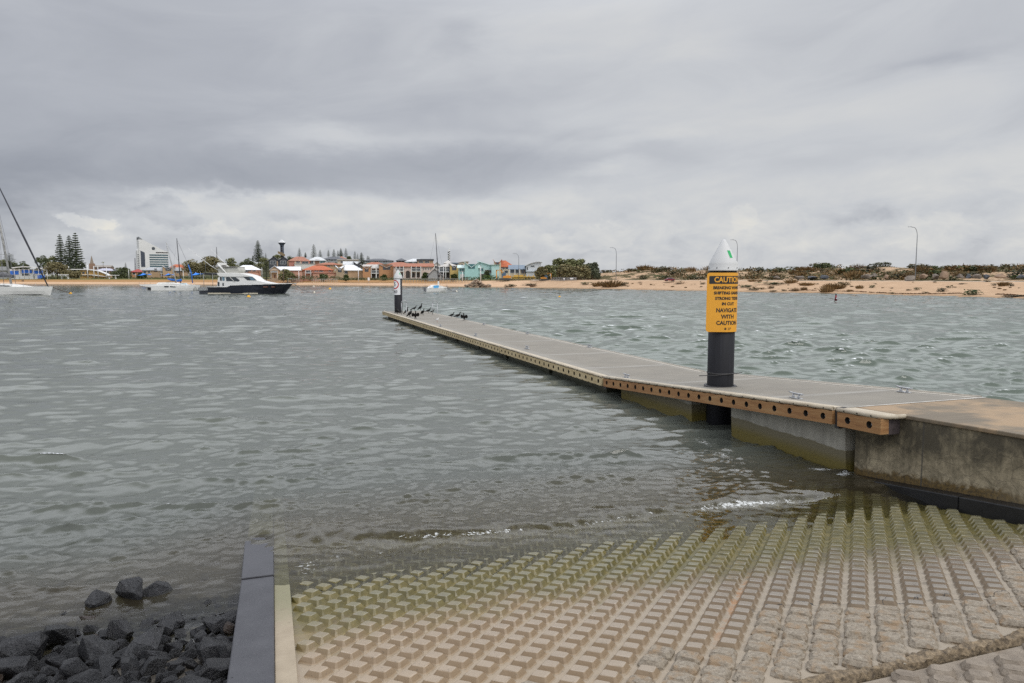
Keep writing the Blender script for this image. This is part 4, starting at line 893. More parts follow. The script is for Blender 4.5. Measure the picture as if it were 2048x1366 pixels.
# ================================================================== BOATS AND BUOYS
M_GEL = plain('white gelcoat', (.70, .69, .66), .35, var=.05, scale=.8); M_NAVY = plain('near black hull', (.014, .016, .024), .25, var=.2, scale=.6); M_CREAM = plain('cream trim', (.52, .47, .36), .5)
M_GLASS = plain('dark boat glass', (.02, .028, .034), .12, var=.3); M_GLASSB = plain('blue tinted glass', (.10, .19, .25), .12, var=.2); M_CANV = plain('grey canvas', (.26, .25, .235), .85, scale=3); M_CANVW = plain('clear flybridge curtain', (.50, .49, .44), .6, scale=2, c2=(.36, .355, .32))
M_BLUEC = plain('blue sail cover', (.015, .12, .42), .75, scale=3); M_ALU = plain('grey mast', (.42, .42, .41), .45, scale=1.5, c2=(.26, .26, .25)); M_MASTD = plain('dark mast', (.03, .03, .034), .5); M_WIRE = plain('rigging wire', (.16, .16, .17), .5)
M_WORN = plain('mottled mast', (.46, .45, .43), .7, scale=2.6, c2=(.22, .215, .21)); M_BROWN = plain('brown canvas', (.26, .17, .08), .85, scale=2); M_BLACKC = plain('black awning', (.02, .02, .022), .8); M_FOUL = plain('waterline band', (.30, .24, .15), .7)
M_BUOY = plain('yellow buoy', (.72, .38, .02), .5, var=.1); M_BUOYW = plain('pale buoy', (.62, .56, .46), .6)
def hull(mb, L, beam, fb, fa, rake, stern=.75, draft=.25, n=14, mi=0, tr=.15):
    """x from 0 (transom) to L (stem head); fb/fa freeboard at bow/aft"""
    R = []
    for i in range(n + 1):
        t = i / n; w = beam / 2 * (stern + (1 - stern) * math.sin(min(1, t / .45) * PI / 2)) * (1 - max(0, (t - .42) / .58) ** 2.2 * .985); zt = fa + (fb - fa) * t ** 1.8
        sh = lambda z: (z / zt)                                   # bow rake and flare
        xt = L * t; ww = w * (.86 - .45 * max(0, t - .5)); xk = min(xt, L * t - rake * max(0, (t - .55) / .45) ** 1.3) if t > .55 else xt
        xs = xt + (tr if t == 0 else 0) * 0
        R.append([(xt, -w, zt), (xt - (xt - xk) * .45, -w * .93, zt * .5), (xk, -ww, 0), (xk, -ww * .6, -draft), (xk, ww * .6, -draft), (xk, ww, 0), (xt - (xt - xk) * .45, w * .93, zt * .5), (xt, w, zt)])
    mb.rings(R, mi, True, False); return mb
def line(mb, p, q, r=.012, sag=0.0, n=8):
    p, q = Vector(p), Vector(q); mb.tube([p.lerp(q, k / n) - Vector((0, 0, sag * 4 * (k / n) * (1 - k / n))) for k in range(n + 1)], r, 5)
def buoy(label, u, v, w_px, mat=None, top=None, z=0.0):
    p = G(u, v, z); r = w_px * mpp(p.y) / 2; m = MB(); m.lathe([(r * .55, -r * .5), (r * .95, -r * .15), (r, r * .15), (r * .85, r * .55), (r * .5, r * .95), (r * .12, r * 1.15)], 14)
    t = thing('mooring_buoy', label, 'buoy', p, 0, 'mooring buoys'); m.build('float', mat or M_BUOY, t)
    k = MB(); k.tube([(0, 0, r * 1.1), (0, 0, r * 1.7)], r * .14, 6); k.lathe([(r * .34, r * 1.55), (r * .34, r * 1.75), (r * .1, r * 1.95)], 8) if top else None; k.build('top_fitting', M_MASTD, t); return p
buoy('yellow mooring buoy in front of the black motor yacht', 497.5, 594.5, 8, top=1); B_L = buoy('yellow buoy holding the bow line of the big white yacht at the left edge', 141, 587.5, 6); B_M = buoy('faded orange buoy on the bow line of the black motor yacht', 628, 585.5, 5.5, M_BUOYW)
buoy('small yellow mooring buoy between the motor yacht and the far pile', 660, 578.5, 6); buoy('tiny pale buoy close to the beach', 627.5, 573.3, 4, M_BUOYW); buoy('yellow buoy alone in the open water right of the sloop', 1119, 594.5, 5.5, top=1); B_S = buoy('pale mooring buoy right of the small white sloop', 913, 583.5, 5, M_BUOYW)
def channel_buoy():
    p = G(1671.5, 603, 0); s = mpp(p.y); t = thing('channel_marker', 'dark red channel marker buoy off the sand bank', 'buoy', p)
    m = MB(); m.lathe([(3.4 * s, -.3), (3.3 * s, 1.2 * s), (2.6 * s, 2.0 * s)], 14); m.build('float', M_MASTD, t)
    m = MB(); m.lathe([(2.6 * s, 2.0 * s), (1.5 * s, 12.5 * s)], 14); m.build('body', plain('dark red paint', (.20, .015, .02), .5, var=.4, scale=3), t)
    m = MB(); m.lathe([(1.6 * s, 12.4 * s), (1.3 * s, 15 * s), (.5 * s, 15.3 * s)], 12); m.build('top', M_MASTD, t); m = MB(); m.lathe([(.6 * s, 15.3 * s), (.6 * s, 18 * s), (.2 * s, 18.4 * s)], 8); m.build('lamp', M_CORMW, t)
    m = MB(); m.box(-.2 * s, 1.1 * s, -2.6 * s, -1.4 * s, 5.2 * s, 7.6 * s); m.build('plate', M_SIGNW, t)
channel_buoy()

def motor_yacht():
    o = G(497, 587.3, 0); s = mpp(o.y) / 8.533; t = thing('motor_yacht', 'black hulled game fishing motor yacht with white cabin and outriggers', 'motor yacht', (o.x, o.y, 0), math.radians(-3))
    X = lambda x: (x - 1000) * s; Z = lambda y: (745 - y) * s; hw = 2.35
    P = lambda *q: [(X(x), Z(y)) for x, y in q]
    m = MB(); R = []
    sheer = [(375, 632), (560, 632), (735, 630), (785, 604), (950, 598), (1150, 592), (1350, 586), (1550, 580), (1690, 577), (1770, 576)]; wid = [.86, .93, .97, 1.0, 1.0, .97, .86, .63, .33, .02]; kx = [375, 560, 735, 785, 950, 1150, 1330, 1480, 1560, 1595]
    for (x, y), w, k in zip(sheer, wid, kx):
        xk = k; w *= hw; q = .90 if x < 1200 else .90 - .5 * (x - 1200) / 570
        R.append([(X(x), -w, Z(y)), (X(x + (xk - x) * .55), -w * (.5 + q / 2), Z(y) * .45), (X(xk), -w * q, -.02), (X(xk), -w * q * .6, -.5), (X(xk), w * q * .6, -.5), (X(xk), w * q, -.02), (X(x + (xk - x) * .55), w * (.5 + q / 2), Z(y) * .45), (X(x), w, Z(y))])
    m.rings(R, 0, True, False); h = m.build('hull', M_NAVY, t)
    c = MB()
    for i in range(len(sheer) - 1):
        for sd in (-1, 1): c.tube([(X(sheer[k][0]), sd * (wid[k] * hw + .01), Z(sheer[k][1]) + .03) for k in (i, i + 1)], .06, 6)
    c.build('gunwale', M_GEL, h); b = MB(); b.box(X(385), X(1240), -hw * .905, -hw * .85, -.02, .20); b.build('boot_stripe', M_CREAM, h)
    pt = MB()
    for x, y, wx in ((1372, 627, 34), (1495, 627, 26)): pt.box(X(x - wx), X(x + wx), -hw * (.93 if x < 1400 else .80), -hw * .6, Z(y + 10), Z(y - 10))
    pt.build('porthole', plain('brown porthole', (.12, .05, .03), .3), h)
    p = MB(); p.box(X(228), X(378), -1.9, 1.9, -.05, Z(700)); p.box(X(185), X(380), -2.0, 2.0, Z(698), Z(688)); p.build('swim_platform', M_NAVY, t)
    r = MB()
    for x in (180, 220, 300, 380):
        for y in (-1.95, 1.95): r.tube([(X(x), y, Z(690)), (X(x), y, Z(605 if x < 230 else 640))], .035, 5)
    for z in (640, 665): r.tube([(X(220), -1.95, Z(z)), (X(380), -1.95, Z(z))], .03, 5); r.tube([(X(220), -1.95, Z(z)), (X(220), 1.95, Z(z))], .03, 5)
    r.tube([(X(345), -1.97, Z(680)), (X(375), -1.97, Z(650))], .05, 5); r.build('stern_rail', M_GALV, t)
    k = MB(); k.prism(P((535, 612), (560, 470), (600, 455), (690, 452), (1150, 455), (1225, 520), (1320, 545), (1460, 572), (1690, 578), (1300, 590), (950, 598), (790, 604), (740, 628), (540, 628)), -1.85, 1.85)
    k.build('cabin', M_GEL, t)
    rf = MB(); rf.prism(P((545, 398), (820, 392), (960, 402), (1080, 430), (1155, 458), (690, 460), (600, 458), (560, 430)), -2.0, 2.0); rf.build('cabin_roof', M_GEL, t, bevel=.05)
    for nm, poly, mt in (('side_window', ((697, 466), (860, 466), (932, 516), (915, 536), (700, 531)), M_GLASS), ('windscreen', ((992, 461), (1150, 461), (1222, 520), (1062, 517)), M_GLASS), ('door', ((548, 545), (580, 545), (580, 615), (548, 615)), M_GLASS), ('door', ((592, 462), (622, 462), (622, 525), (592, 525)), M_GLASS), ('door', ((632, 462), (672, 462), (672, 525), (632, 525)), M_GLASSB), ('door', ((632, 560), (655, 560), (655, 612), (632, 612)), M_GLASS)):
        w = MB(); w.prism(P(*poly), -1.88, -1.83); w.build(nm, mt, t)
    w = MB(); w.prism(P((1090, 466), (1146, 466), (1200, 515), (1128, 515)), -1.90, -1.87); w.build('windscreen', M_GLASSB, t)
    f = MB(); f.prism(P((535, 320), (890, 300), (905, 355), (890, 400), (560, 400)), -1.5, 1.5); f.build('flybridge_curtain', M_CANVW, t, bevel=.04)
    f = MB(); f.prism(P((500, 290), (600, 283), (890, 290), (890, 300), (520, 304)), -1.7, 1.7); f.build('hardtop', M_CANV, t); f = MB(); f.prism(P((505, 240), (520, 222), (600, 226), (606, 262), (530, 300)), -.9, .9); f.build('radar_pod', M_GEL, t, bevel=.05)
    for sd in (-1, 1):
        a = MB(); a.tube([(X(560), sd * 1.6, Z(262)), (X(600), sd * 1.75, Z(290)), (X(842), sd * 1.9, Z(545))], [.16, .15, .06], 6); a.build('radar_arch', M_GEL, t)
        a = MB(); a.tube([(X(560 if sd < 0 else 580), sd * 1.7, Z(350 if sd < 0 else 270)), (X(430 if sd < 0 else 510), sd * 1.9, Z(265 if sd < 0 else 205)), (X(110 if sd < 0 else 250), sd * 2.8, Z(-15))], [.05, .045, .02], 5); a.build('outrigger', M_GEL, t)
    a = MB(); a.prism(P((235, 420), (345, 392), (470, 405), (560, 412), (590, 428), (400, 428)), -1.6, 1.6); a.build('awning', M_BLACKC, t)
    a = MB()
    for x in (300, 455): a.tube([(X(x), -1.6, Z(632)), (X(x), -1.6, Z(415))], .04, 5)
    a.tube([(X(268), 0, Z(420)), (X(268), 0, Z(150)), (X(275), 0, Z(140))], .035, 5); a.build('awning_post', M_GALV, t)
    a = MB(); a.tube([(X(1690), 0, Z(575)), (X(1695), 0, Z(490)), (X(1760), 0, Z(486))], .035, 5); a.tube([(X(1770), 0, Z(578)), (X(1835), 0, Z(574))], .09, 6); a.build('bow_rail', M_GALV, t)
    bow = t.matrix_basis @ Vector((X(1800), 0, Z(578))); q = MB(); line(q, bow, B_M + Vector((0, 0, .2)), .05, .5); l = q.build('mooring_line', M_WIRE); tag(l, 'mooring line from the bow of the black motor yacht', 'rope')
motor_yacht()
def left_yacht():
    o = G(107, 590, 0); d = o.y; s = mpp(d); t = thing('sailing_yacht', 'large white sailing yacht with furled dark jib, cut off by the left edge', 'sailing yacht', (o.x, o.y, 0), math.radians(2)); L = 15.0
    m = MB(); hull(m, L, 3.8, 17 * s, 16.2 * s, .7, .8, .5); h = m.build('hull', M_GEL, t, loc=(-L, 0, 0)); b = MB(); hull(b, L - .75, 3.4, .14, .14, .1, .8, .3); b.build('boot_stripe', M_MASTD, t, loc=(-L, 0, 0))
    zk = 16.4 * s
    c = MB(); R = [[(x, -w, zk), (x, -w * .8, zk + hh), (x, w * .8, zk + hh), (x, w, zk)] for x, w, hh in ((-12, 1.3, .5), (-9, 1.4, .55), (-7.2, 1.3, .50), (-5.2, 1.0, .26), (-3.6, .6, .03))]; c.rings(R, 0, True, False); c.build('cabin', M_GEL, t)
    w = MB(); w.prism([(-10, zk + .12), (-6.2, zk + .10), (-6.5, zk + .24), (-10, zk + .34)], -1.36, -1.26); w.build('window', M_GLASS, t)
    mx = (26.5 - 107) * s; tx = (-3 - 107) * s; hm = D(0, 335, d).z
    m = MB(); m.tube([(mx, 0, zk), (mx + (tx - mx) * .5, 0, hm * .5 + zk * .5), (tx, 0, hm)], [.19, .17, .10], 8); ms = m.build('mast', M_WORN, t)
    sp = MB(); sp.tube([(mx - .95 + (tx - mx) * .36, -1.0, 7.0), (mx + (tx - mx) * .36, 0, 6.9), (mx + (tx - mx) * .36 + .9, 1.0, 7.0)], .05, 6); sp.build('spreader', M_ALU, ms)
    j = MB(); j.tube([((97.5 - 107) * s, 0, zk + .05), ((60 - 107) * s, 0, zk + (hm - zk) * .38), (tx + .35, 0, hm - .6)], [.10, .16, .07], 8); j.build('furled_jib', plain('dark furled sail', (.035, .036, .045), .8), t)
    bm_ = MB(); bm_.tube([(mx - .1, 0, 3.1), (mx - 5.5, 0, 2.9)], .11, 8); bm_.build('boom', M_ALU, t); cv = MB(); cv.tube([(mx + .05, 0, 3.3), (mx - 1.2, 0, 3.5), (mx - 3, 0, 3.3), (mx - 5.5, 0, 3.15)], [.25, .42, .36, .22], 8); cv.build('sail_cover', plain('grey sail cover', (.13, .13, .14), .85), t)
    r = MB()
    for x in (-12, -10, -8, -6, -4.2, -2.4, -.6): r.tube([(x, -1.5 * min(1, -x / 6 + .1), zk), (x, -1.5 * min(1, -x / 6 + .1), zk + .62)], .022, 5)
    r.build('guard_rail', M_GALV, t); g = MB()
    for sd, tz_ in ((-1, .98), (1, .98), (-1, .62), (1, .62)): line(g, (mx - .2, sd * 1.6, zk), (mx + (tx - mx) * tz_, 0, hm * tz_), .022)
    line(g, (tx, 0, hm), (mx - 9, 0, 1.6), .022); g.tube([(mx - 3.2, -.4, zk + .1), (mx - 1.0, -.8, 1.5)], .07, 6); g.build('rigging', M_WIRE, t)
    q = MB(); line(q, (o.x - .15, o.y, zk), B_L + Vector((0, 0, .2)), .05, .15); l = q.build('mooring_line', plain('tarred rope', (.10, .05, .03), .9)); tag(l, 'mooring line from the bow of the big left yacht to its buoy', 'rope')
left_yacht()
def catamaran():
    o = G(341, 580.5, 0); d = o.y; s = mpp(d) / 6.0235; t = thing('catamaran', 'white catamaran with raked grey mast and brown deck canvas', 'catamaran', (o.x, o.y, 0), math.radians(8)); X = lambda x: (x - 548) * s; Z = lambda y: (725 - y) * s
    for y in (-2.1, 2.1):
        m = MB(); hull(m, X(866) - X(372), 1.25, Z(665), Z(668), .9, .75, .25); m.build('hull', M_GEL, t, loc=(X(372), y, 0))
    b = MB(); b.prism([(X(255), Z(668)), (X(235), Z(655)), (X(420), Z(650)), (X(800), Z(660)), (X(800), Z(676)), (X(385), Z(690))], -2.4, 2.4); b.build('bridge_deck', M_GEL, t); b = MB(); b.prism([(X(262), Z(722)), (X(262), Z(690)), (X(380), Z(690)), (X(384), Z(722))], 1.5, 2.6); b.build('dark_underside', M_MASTD, t)  # dark block drawn for the dark underside at the far hull's stern
    c = MB(); c.prism([(X(415), Z(652)), (X(440), Z(632)), (X(600), Z(630)), (X(655), Z(652))], -1.7, 1.7); c.build('cabin', M_GEL, t, bevel=.05)
    for q in (((522, 672), (575, 674), (572, 686), (528, 686)), ((588, 672), (622, 678), (655, 681), (640, 686), (592, 684))):
        w = MB(); w.prism([(X(x), Z(y)) for x, y in q], -2.78, -2.66); w.build('window', M_GLASS, t)
    k = MB(); k.tube([(X(500), -.4, Z(638)), (X(555), -.3, Z(632)), (X(622), -.2, Z(640))], [.22, .30, .24], 8); k.build('deck_canvas', M_BROWN, t)
    m = MB(); m.tube([(X(617), 0, Z(640)), (X(575), 0, Z(420)), (X(522), 0, Z(155))], [.17, .15, .09], 8); m.build('mast', M_ALU, t)
    m = MB(); m.tube([(X(606), 0, Z(605)), (X(560), 0, Z(600)), (X(520), 0, Z(588))], [.30, .26, .14], 8); m.build('sail_cover', M_BLUEC, t); r = MB()
    for x in (240, 300, 360): r.tube([(X(x), -2.2, Z(655)), (X(x), -2.2, Z(628))], .025, 5)
    for x in (700, 760, 820): r.tube([(X(x), -2.4, Z(665)), (X(x), -2.4, Z(640))], .025, 5)
    line(r, (X(524), 0, Z(175)), (X(840), 0, Z(664)), .018); line(r, (X(526), 0, Z(185)), (X(560), -2.2, Z(660)), .018); r.build('rigging', M_WIRE, t)
    # the monohull behind it
    o2 = D(362, 578.2, o.y + 16); o2.z = 0; s2 = mpp(o2.y) / 6.0235; X2 = lambda x: (x - 672) * s2; Z2 = lambda y: (712 - y) * s2
    t2 = thing('sailing_yacht', 'small yacht with tall black mast and blue covers behind the catamaran', 'sailing yacht', (o2.x, o2.y, 0), math.radians(10)); m = MB(); hull(m, 9.0, 2.8, Z2(660), Z2(668), .8, .75, .3); m.build('hull', M_GEL, t2, loc=(-4.6, 0, 0))
    c = MB(); c.prism([(X2(610), Z2(664)), (X2(625), Z2(643)), (X2(725), Z2(640)), (X2(750), Z2(662))], -1.0, 1.0); c.build('cabin', plain('pale blue cabin', (.42, .56, .62), .5), t2, bevel=.05); m = MB(); m.tube([(0, 0, Z2(640)), (X2(660), 0, Z2(380)), (X2(648), 0, Z2(108))], [.13, .12, .08], 8); m.build('mast', M_MASTD, t2)
    m = MB(); m.tube([(X2(684), 0, Z2(602)), (X2(640), 0, Z2(612)), (X2(600), 0, Z2(606))], [.34, .30, .14], 8); m.build('sail_cover', M_BLUEC, t2); j = MB(); j.tube([(X2(806), 0, Z2(640)), (X2(795), 0, Z2(520)), (X2(765), 0, Z2(420))], [.12, .16, .13], 8); j.build('furled_jib', M_BLUEC, t2)
    r = MB(); line(r, (X2(765), 0, Z2(420)), (X2(655), 0, Z2(135)), .035); line(r, (X2(650), 0, Z2(130)), (X2(560), 0, Z2(660)), .015); line(r, (X2(655), 0, Z2(400)), (X2(672), -1.2, Z2(650)), .015); r.build('rigging', M_WIRE, t2)
catamaran()
def sloop():
    o = G(871, 584.3, 0); s = mpp(o.y) / 6.0235; t = thing('sailing_sloop', 'small white sloop with bare dark mast and blue dodger panel', 'sailing boat', (o.x, o.y, 0), math.radians(38)); k = 1 / math.cos(math.radians(38)); Z = lambda y: (747 - y) * s; X = lambda x: (x - 785) * s * k
    m = MB(); hull(m, X(918) - X(672), 2.1, Z(690), Z(702), .5, .7, .3); m.build('hull', M_GEL, t, loc=(X(672), 0, 0)); b = MB(); hull(b, X(898) - X(678), 1.95, .10, .10, .1, .7, .2); b.build('boot_stripe', M_MASTD, t, loc=(X(676), 0, 0))
    g = MB(); hull(g, X(919) - X(671), 2.14, .06, .06, .02, .7, 0.0); c = MB(); c.prism([(X(705), Z(700)), (X(735), Z(672)), (X(765), Z(660)), (X(820), Z(668)), (X(890), Z(690)), (X(890), Z(700))], -.7, .7); c.build('cabin', M_GEL, t, bevel=.04)
    w = MB(); w.prism([(X(742), Z(698)), (X(745), Z(668)), (X(800), Z(664)), (X(800), Z(694))], -.76, -.68); w.build('dodger_panel', plain('sky blue cloth', (.08, .36, .66), .6), t)
    m = MB(); m.tube([(X(818), 0, Z(668)), (X(810), 0, Z(400)), (X(791), 0, Z(45))], [.10, .09, .055], 8); m.build('mast', M_MASTD, t); m = MB(); m.box(X(812), X(824), -.12, .12, Z(668), Z(615)); m.build('mast_foot', M_GEL, t)
    r = MB()
    for x, y in ((672, -.9), (690, -.95), (672, .9), (700, -1), (890, -.6), (912, -.2)): r.tube([(X(x), y, Z(700)), (X(x), y, Z(668))], .025, 5)
    line(r, (X(672), -.9, Z(668)), (X(672), .9, Z(668)), .02); line(r, (X(912), -.2, Z(670)), (X(890), -.6, Z(670)), .02); line(r, (X(791), 0, Z(50)), (X(915), 0, Z(690)), .012); line(r, (X(791), 0, Z(50)), (X(668), 0, Z(690)), .012)
    for sd in (-1, 1): line(r, (X(806), 0, Z(340)), (X(812), sd * 1.0, Z(695)), .012)
    r.tube([(X(806) - .6, -.6, Z(350)), (X(806), 0, Z(345)), (X(806) + .6, .6, Z(350))], .03, 5); r.box(X(664), X(680), -.35, .35, Z(735), Z(690)); r.build('rigging', M_WIRE, t)
    bow = t.matrix_basis @ Vector((X(915), 0, Z(692))); q = MB(); line(q, bow, B_S + Vector((0, 0, .15)), .06, .3); l = q.build('mooring_line', M_WIRE); tag(l, 'mooring line from the bow of the small white sloop', 'rope')
sloop()
# ================================================================== TOWN
def rgb(name, c, rough=.75, var=.08, scale=.6, **k): return plain(name, c, rough, var, scale, **k)
def tile_mat(name, c):
    if name in MATS: return MATS[name]
    m, w = new_mat(name); P = w.n('ShaderNodeTexCoord').outputs['Object']; n = w.noise(P, 1.4, 4, .6); x, y, z = w.xyz(P)
    st = w.m('FRACT', w.m('MULTIPLY', w.m('ADD', z, w.m('MULTIPLY', y, .4)), 3.2))
    col = w.mix(w.m('MULTIPLY', w.mr(st, .75, .95), .35), w.ramp(n, [(.3, tuple(q * .72 for q in c)), (.7, tuple(min(1, q * 1.2) for q in c))]), tuple(q * .35 for q in c)); finish(w, col, .8); MATS[name] = m; return m
ROOF = {'orange': tile_mat('orange tiles', (.46, .125, .05)), 'terra': tile_mat('terracotta tiles', (.36, .135, .075)), 'red': tile_mat('red tiles', (.34, .055, .045)), 'salmon': tile_mat('faded salmon tiles', (.36, .16, .105)),
        'white': rgb('white metal roof', (.68, .69, .70), .4), 'grey': rgb('grey metal roof', (.30, .31, .32), .5), 'beige': rgb('beige metal roof', (.42, .39, .35), .5), 'dark': rgb('charcoal roof', (.06, .063, .072), .6), 'blue': rgb('slate blue roof', (.10, .145, .195), .5),
        'pale': rgb('pale grey roof', (.50, .51, .51), .45), 'aqua': rgb('pale aqua roof', (.55, .68, .66), .5), 'teal': rgb('teal roof', (.04, .13, .16), .5), 'lilac': rgb('lilac grey roof', (.38, .38, .46), .5)}
WALL = {'tan': rgb('tan brick', (.40, .275, .165)), 'orange': rgb('orange brick', (.42, .22, .105)), 'pink': rgb('pink render', (.50, .28, .20)), 'white': rgb('white render', (.62, .59, .54)), 'rose': rgb('rose white render', (.58, .46, .40)), 'cream': rgb('cream render', (.56, .48, .35)),
        'yellow': rgb('yellow render', (.52, .37, .13)), 'aqua': rgb('aqua render', (.33, .54, .515)), 'aqua2': rgb('light aqua render', (.44, .62, .60)), 'salmon': rgb('salmon render', (.44, .185, .135)), 'charcoal': rgb('charcoal cladding', (.055, .06, .07)), 'grey': rgb('grey cladding', (.30, .31, .31)),
        'bluegrey': rgb('blue grey cladding', (.10, .13, .19)), 'brown': rgb('brown brick', (.20, .11, .065)), 'stone': rgb('stone wall', (.34, .27, .18)), 'pgrey': rgb('pale cladding', (.50, .52, .53))}
M_WIN = plain('window glass', (.035, .045, .055), .12, var=.3, scale=.5); M_FRAMEW = plain('white frame', (.62, .61, .58), .5); M_FRAMEB = plain('brown frame', (.11, .045, .03), .6); M_DARKIN = plain('shaded interior', (.06, .05, .045), .9); M_TEALG = plain('teal glass', (.03, .13, .14), .15, var=.3); M_GAR = plain('garage door', (.62, .60, .57), .6, stretch=(.2, 1, 6), scale=2)
def house(label, u0, u1, vb, ve, vr, d, wall, roof, kind='hip', wins=(), name='house', depth=None, rz=0.0, gm=None, extra=(), cat='house', dvb=None):
    """u0..u1, base, eave and ridge rows in the photo, at forward distance d; wins are (u0,u1,v0,v1[,type])"""
    s = mpp(d); c = D((u0 + u1) / 2, vb, d); zb = min(c.z, tz((u0 + u1) / 2, off_at((u0 + u1) / 2, d))) - .6; z0 = c.z; t = thing(name, label, cat, (c.x, c.y, zb), rz - .85 * math.atan2(c.x, c.y))
    dp = depth or max(7, (u1 - u0) * s * .75); X = lambda u: (u - (u0 + u1) / 2) * s; Zr = lambda v: D(u0, v, d).z - zb; w2 = (u1 - u0) * s / 2
    m = MB(); he, hr = Zr(ve), Zr(vr); ov = .45; wm = WALL[wall]
    if kind in ('gable', 'twin'):
        n = 2 if kind == 'twin' else 1; ws = 2 * w2 / n
        for k in range(n):
            a = -w2 + k * ws; m.prism([(a, 0), (a + ws, 0), (a + ws, he), (a + ws / 2, hr - .12), (a, he)], .0, dp)
        m.build('wall', gm and WALL[gm] or wm, t); r = MB()
        for k in range(n):
            a = -w2 + k * ws; sl = (hr - he) / (ws / 2); r.prism([(a - ov, he - ov * sl), (a + ws / 2, hr), (a + ws + ov, he - ov * sl), (a + ws + ov, he - ov * sl + .22), (a + ws / 2, hr + .25), (a - ov, he - ov * sl + .22)], -.5, dp + .5)
        r.build('roof', ROOF[roof], t)
    elif kind == 'shed':
        m.prism([(-w2, 0), (w2, 0), (w2, he), (-w2, hr - .1)], 0, dp); m.build('wall', wm, t); r = MB(); r.prism([(-w2 - ov, hr), (w2 + ov, he), (w2 + ov, he + .25), (-w2 - ov, hr + .25)], -.6, dp + .4); r.build('roof', ROOF[roof], t)
    elif kind == 'vault':
        ar = [(-w2 - ov + (2 * w2 + 2 * ov) * k / 12, he + (hr - he) * math.sin(PI * (.15 + .85 * k / 12) * .62 + .0) / 1.0) for k in range(13)]
        m.prism([(-w2, 0), (w2, 0)] + [(max(-w2, min(w2, x)), z - .05) for x, z in ar[::-1]], 0, dp); m.build('wall', wm, t); r = MB(); r.prism(ar + [(x, z + .28) for x, z in ar[::-1]], -.6, dp + .5); r.build('roof', ROOF[roof], t)
    elif kind == 'flat':
        m.box(-w2, w2, 0, dp, 0, he); m.build('wall', wm, t); r = MB(); r.box(-w2 - ov, w2 + ov, -.7, dp + .4, he, max(he + .3, hr)); r.build('roof', ROOF[roof], t)
    else:
        m.box(-w2, w2, 0, dp, 0, he); m.build('wall', wm, t); r = MB(); rl = max(.2, w2 - dp / 2 * .9); e = he - .05
        if kind == 'ridge': rl = w2 + ov
        n = r.add([(-w2 - ov, -ov - .2, e), (w2 + ov, -ov - .2, e), (w2 + ov, dp + ov, e), (-w2 - ov, dp + ov, e), (-rl, dp / 2, hr), (rl, dp / 2, hr), (-w2 - ov, -ov - .2, e - .2), (w2 + ov, -ov - .2, e - .2), (w2 + ov, dp + ov, e - .2), (-w2 - ov, dp + ov, e - .2)])
        for f in ((0, 1, 5, 4), (1, 2, 5), (2, 3, 4, 5), (3, 0, 4), (0, 6, 7, 1), (1, 7, 8, 2), (2, 8, 9, 3), (3, 9, 6, 0), (9, 8, 7, 6)): r.face([n + i for i in f])
        r.build('roof', ROOF[roof], t)
    for q in wins:
        a0, a1, b0, b1 = q[:4]; ty = q[4] if len(q) > 4 else 'w'; x0, x1, z0, z1 = X(a0), X(a1), Zr(b1), Zr(b0); k = MB()
        if ty in ('w', 'b', 't', 'k'):
            k.box(x0, x1, -.035, .03, z0, z1); wn = k.build('window', {'w': M_WIN, 'b': M_WIN, 't': M_TEALG, 'k': M_DARKIN}[ty], t); f = MB(); fr = .10
            for bx in ((x0 - fr, x1 + fr, z1, z1 + fr), (x0 - fr, x1 + fr, z0 - fr, z0), (x0 - fr, x0, z0, z1), (x1, x1 + fr, z0, z1)): f.box(bx[0], bx[1], -.08, .02, bx[2], bx[3])
            if x1 - x0 > 1.6: f.box((x0 + x1) / 2 - .04, (x0 + x1) / 2 + .04, -.07, .0, z0, z1)
            f.build('frame', M_FRAMEB if ty == 'b' else M_FRAMEW, wn)
        elif ty == 'g': k.box(x0, x1, -.05, .03, z0, z1); k.build('garage_door', M_GAR, t)
        elif ty == 'd': k.box(x0, x1, -.05, .03, z0, z1); k.build('door', M_FRAMEB, t)
        elif ty == 'bal':                                    # balcony: slab, dark recess, balustrade
            k.box(x0, x1, -1.5, .02, z0 - .25, z0); b = k.build('balcony', M_FRAMEW, t); f = MB(); f.box(x0, x1, -1.46, -1.40, z0 + .95, z0 + 1.05)
            for i in range(int((x1 - x0) / .5) + 1): f.box(x0 + i * .5, x0 + i * .5 + .05, -1.45, -1.41, z0, z0 + .95)
            f.build('railing', M_FRAMEW, b); f = MB(); f.box(x0 + .15, x1 - .15, -.03, .03, z0, z1); f.build('balcony_door', M_WIN, b)
        elif ty == 'col': k.box(x0, x1, -1.45, -1.2, z0, z1); k.build('column', M_FRAMEW, t)
        elif ty == 'arch':
            n = 10; p = [(x0, z0), (x1, z0)] + [((x0 + x1) / 2 + (x1 - x0) / 2 * math.cos(PI * i / n), z1 - (x1 - x0) / 2 + (x1 - x0) / 2 * math.sin(PI * i / n)) for i in range(n + 1)]; k.prism(p, -.04, .03); k.build('arched_window', M_DARKIN, t)
        elif ty == 'patch': k.box(x0, x1, -.02, .5, z0, z1); k.build('wall_panel', WALL[q[5]], t)
        elif ty == 'wing':                                   # lower projecting wing: wall with its own little roof
            k.box(x0, x1, -3.0, .3, 0, z1 - (z1 - z0)); wg = k.build('wing', WALL[q[5]], t); f = MB(); mid = (x0 + x1) / 2
            f.hexa([(x0 - .4, -3.5, z0 - .05), (x1 + .4, -3.5, z0 - .05), (x1 + .4, .05, z0 - .05), (x0 - .4, .05, z0 - .05), (x0 + .5, -.4, z1), (x1 - .5, -.4, z1), (x1 - .5, .05, z1), (x0 + .5, .05, z1)]); f.build('wing_roof', ROOF[q[6]], wg)
        elif ty == 'gablefront':                             # gabled projecting bay
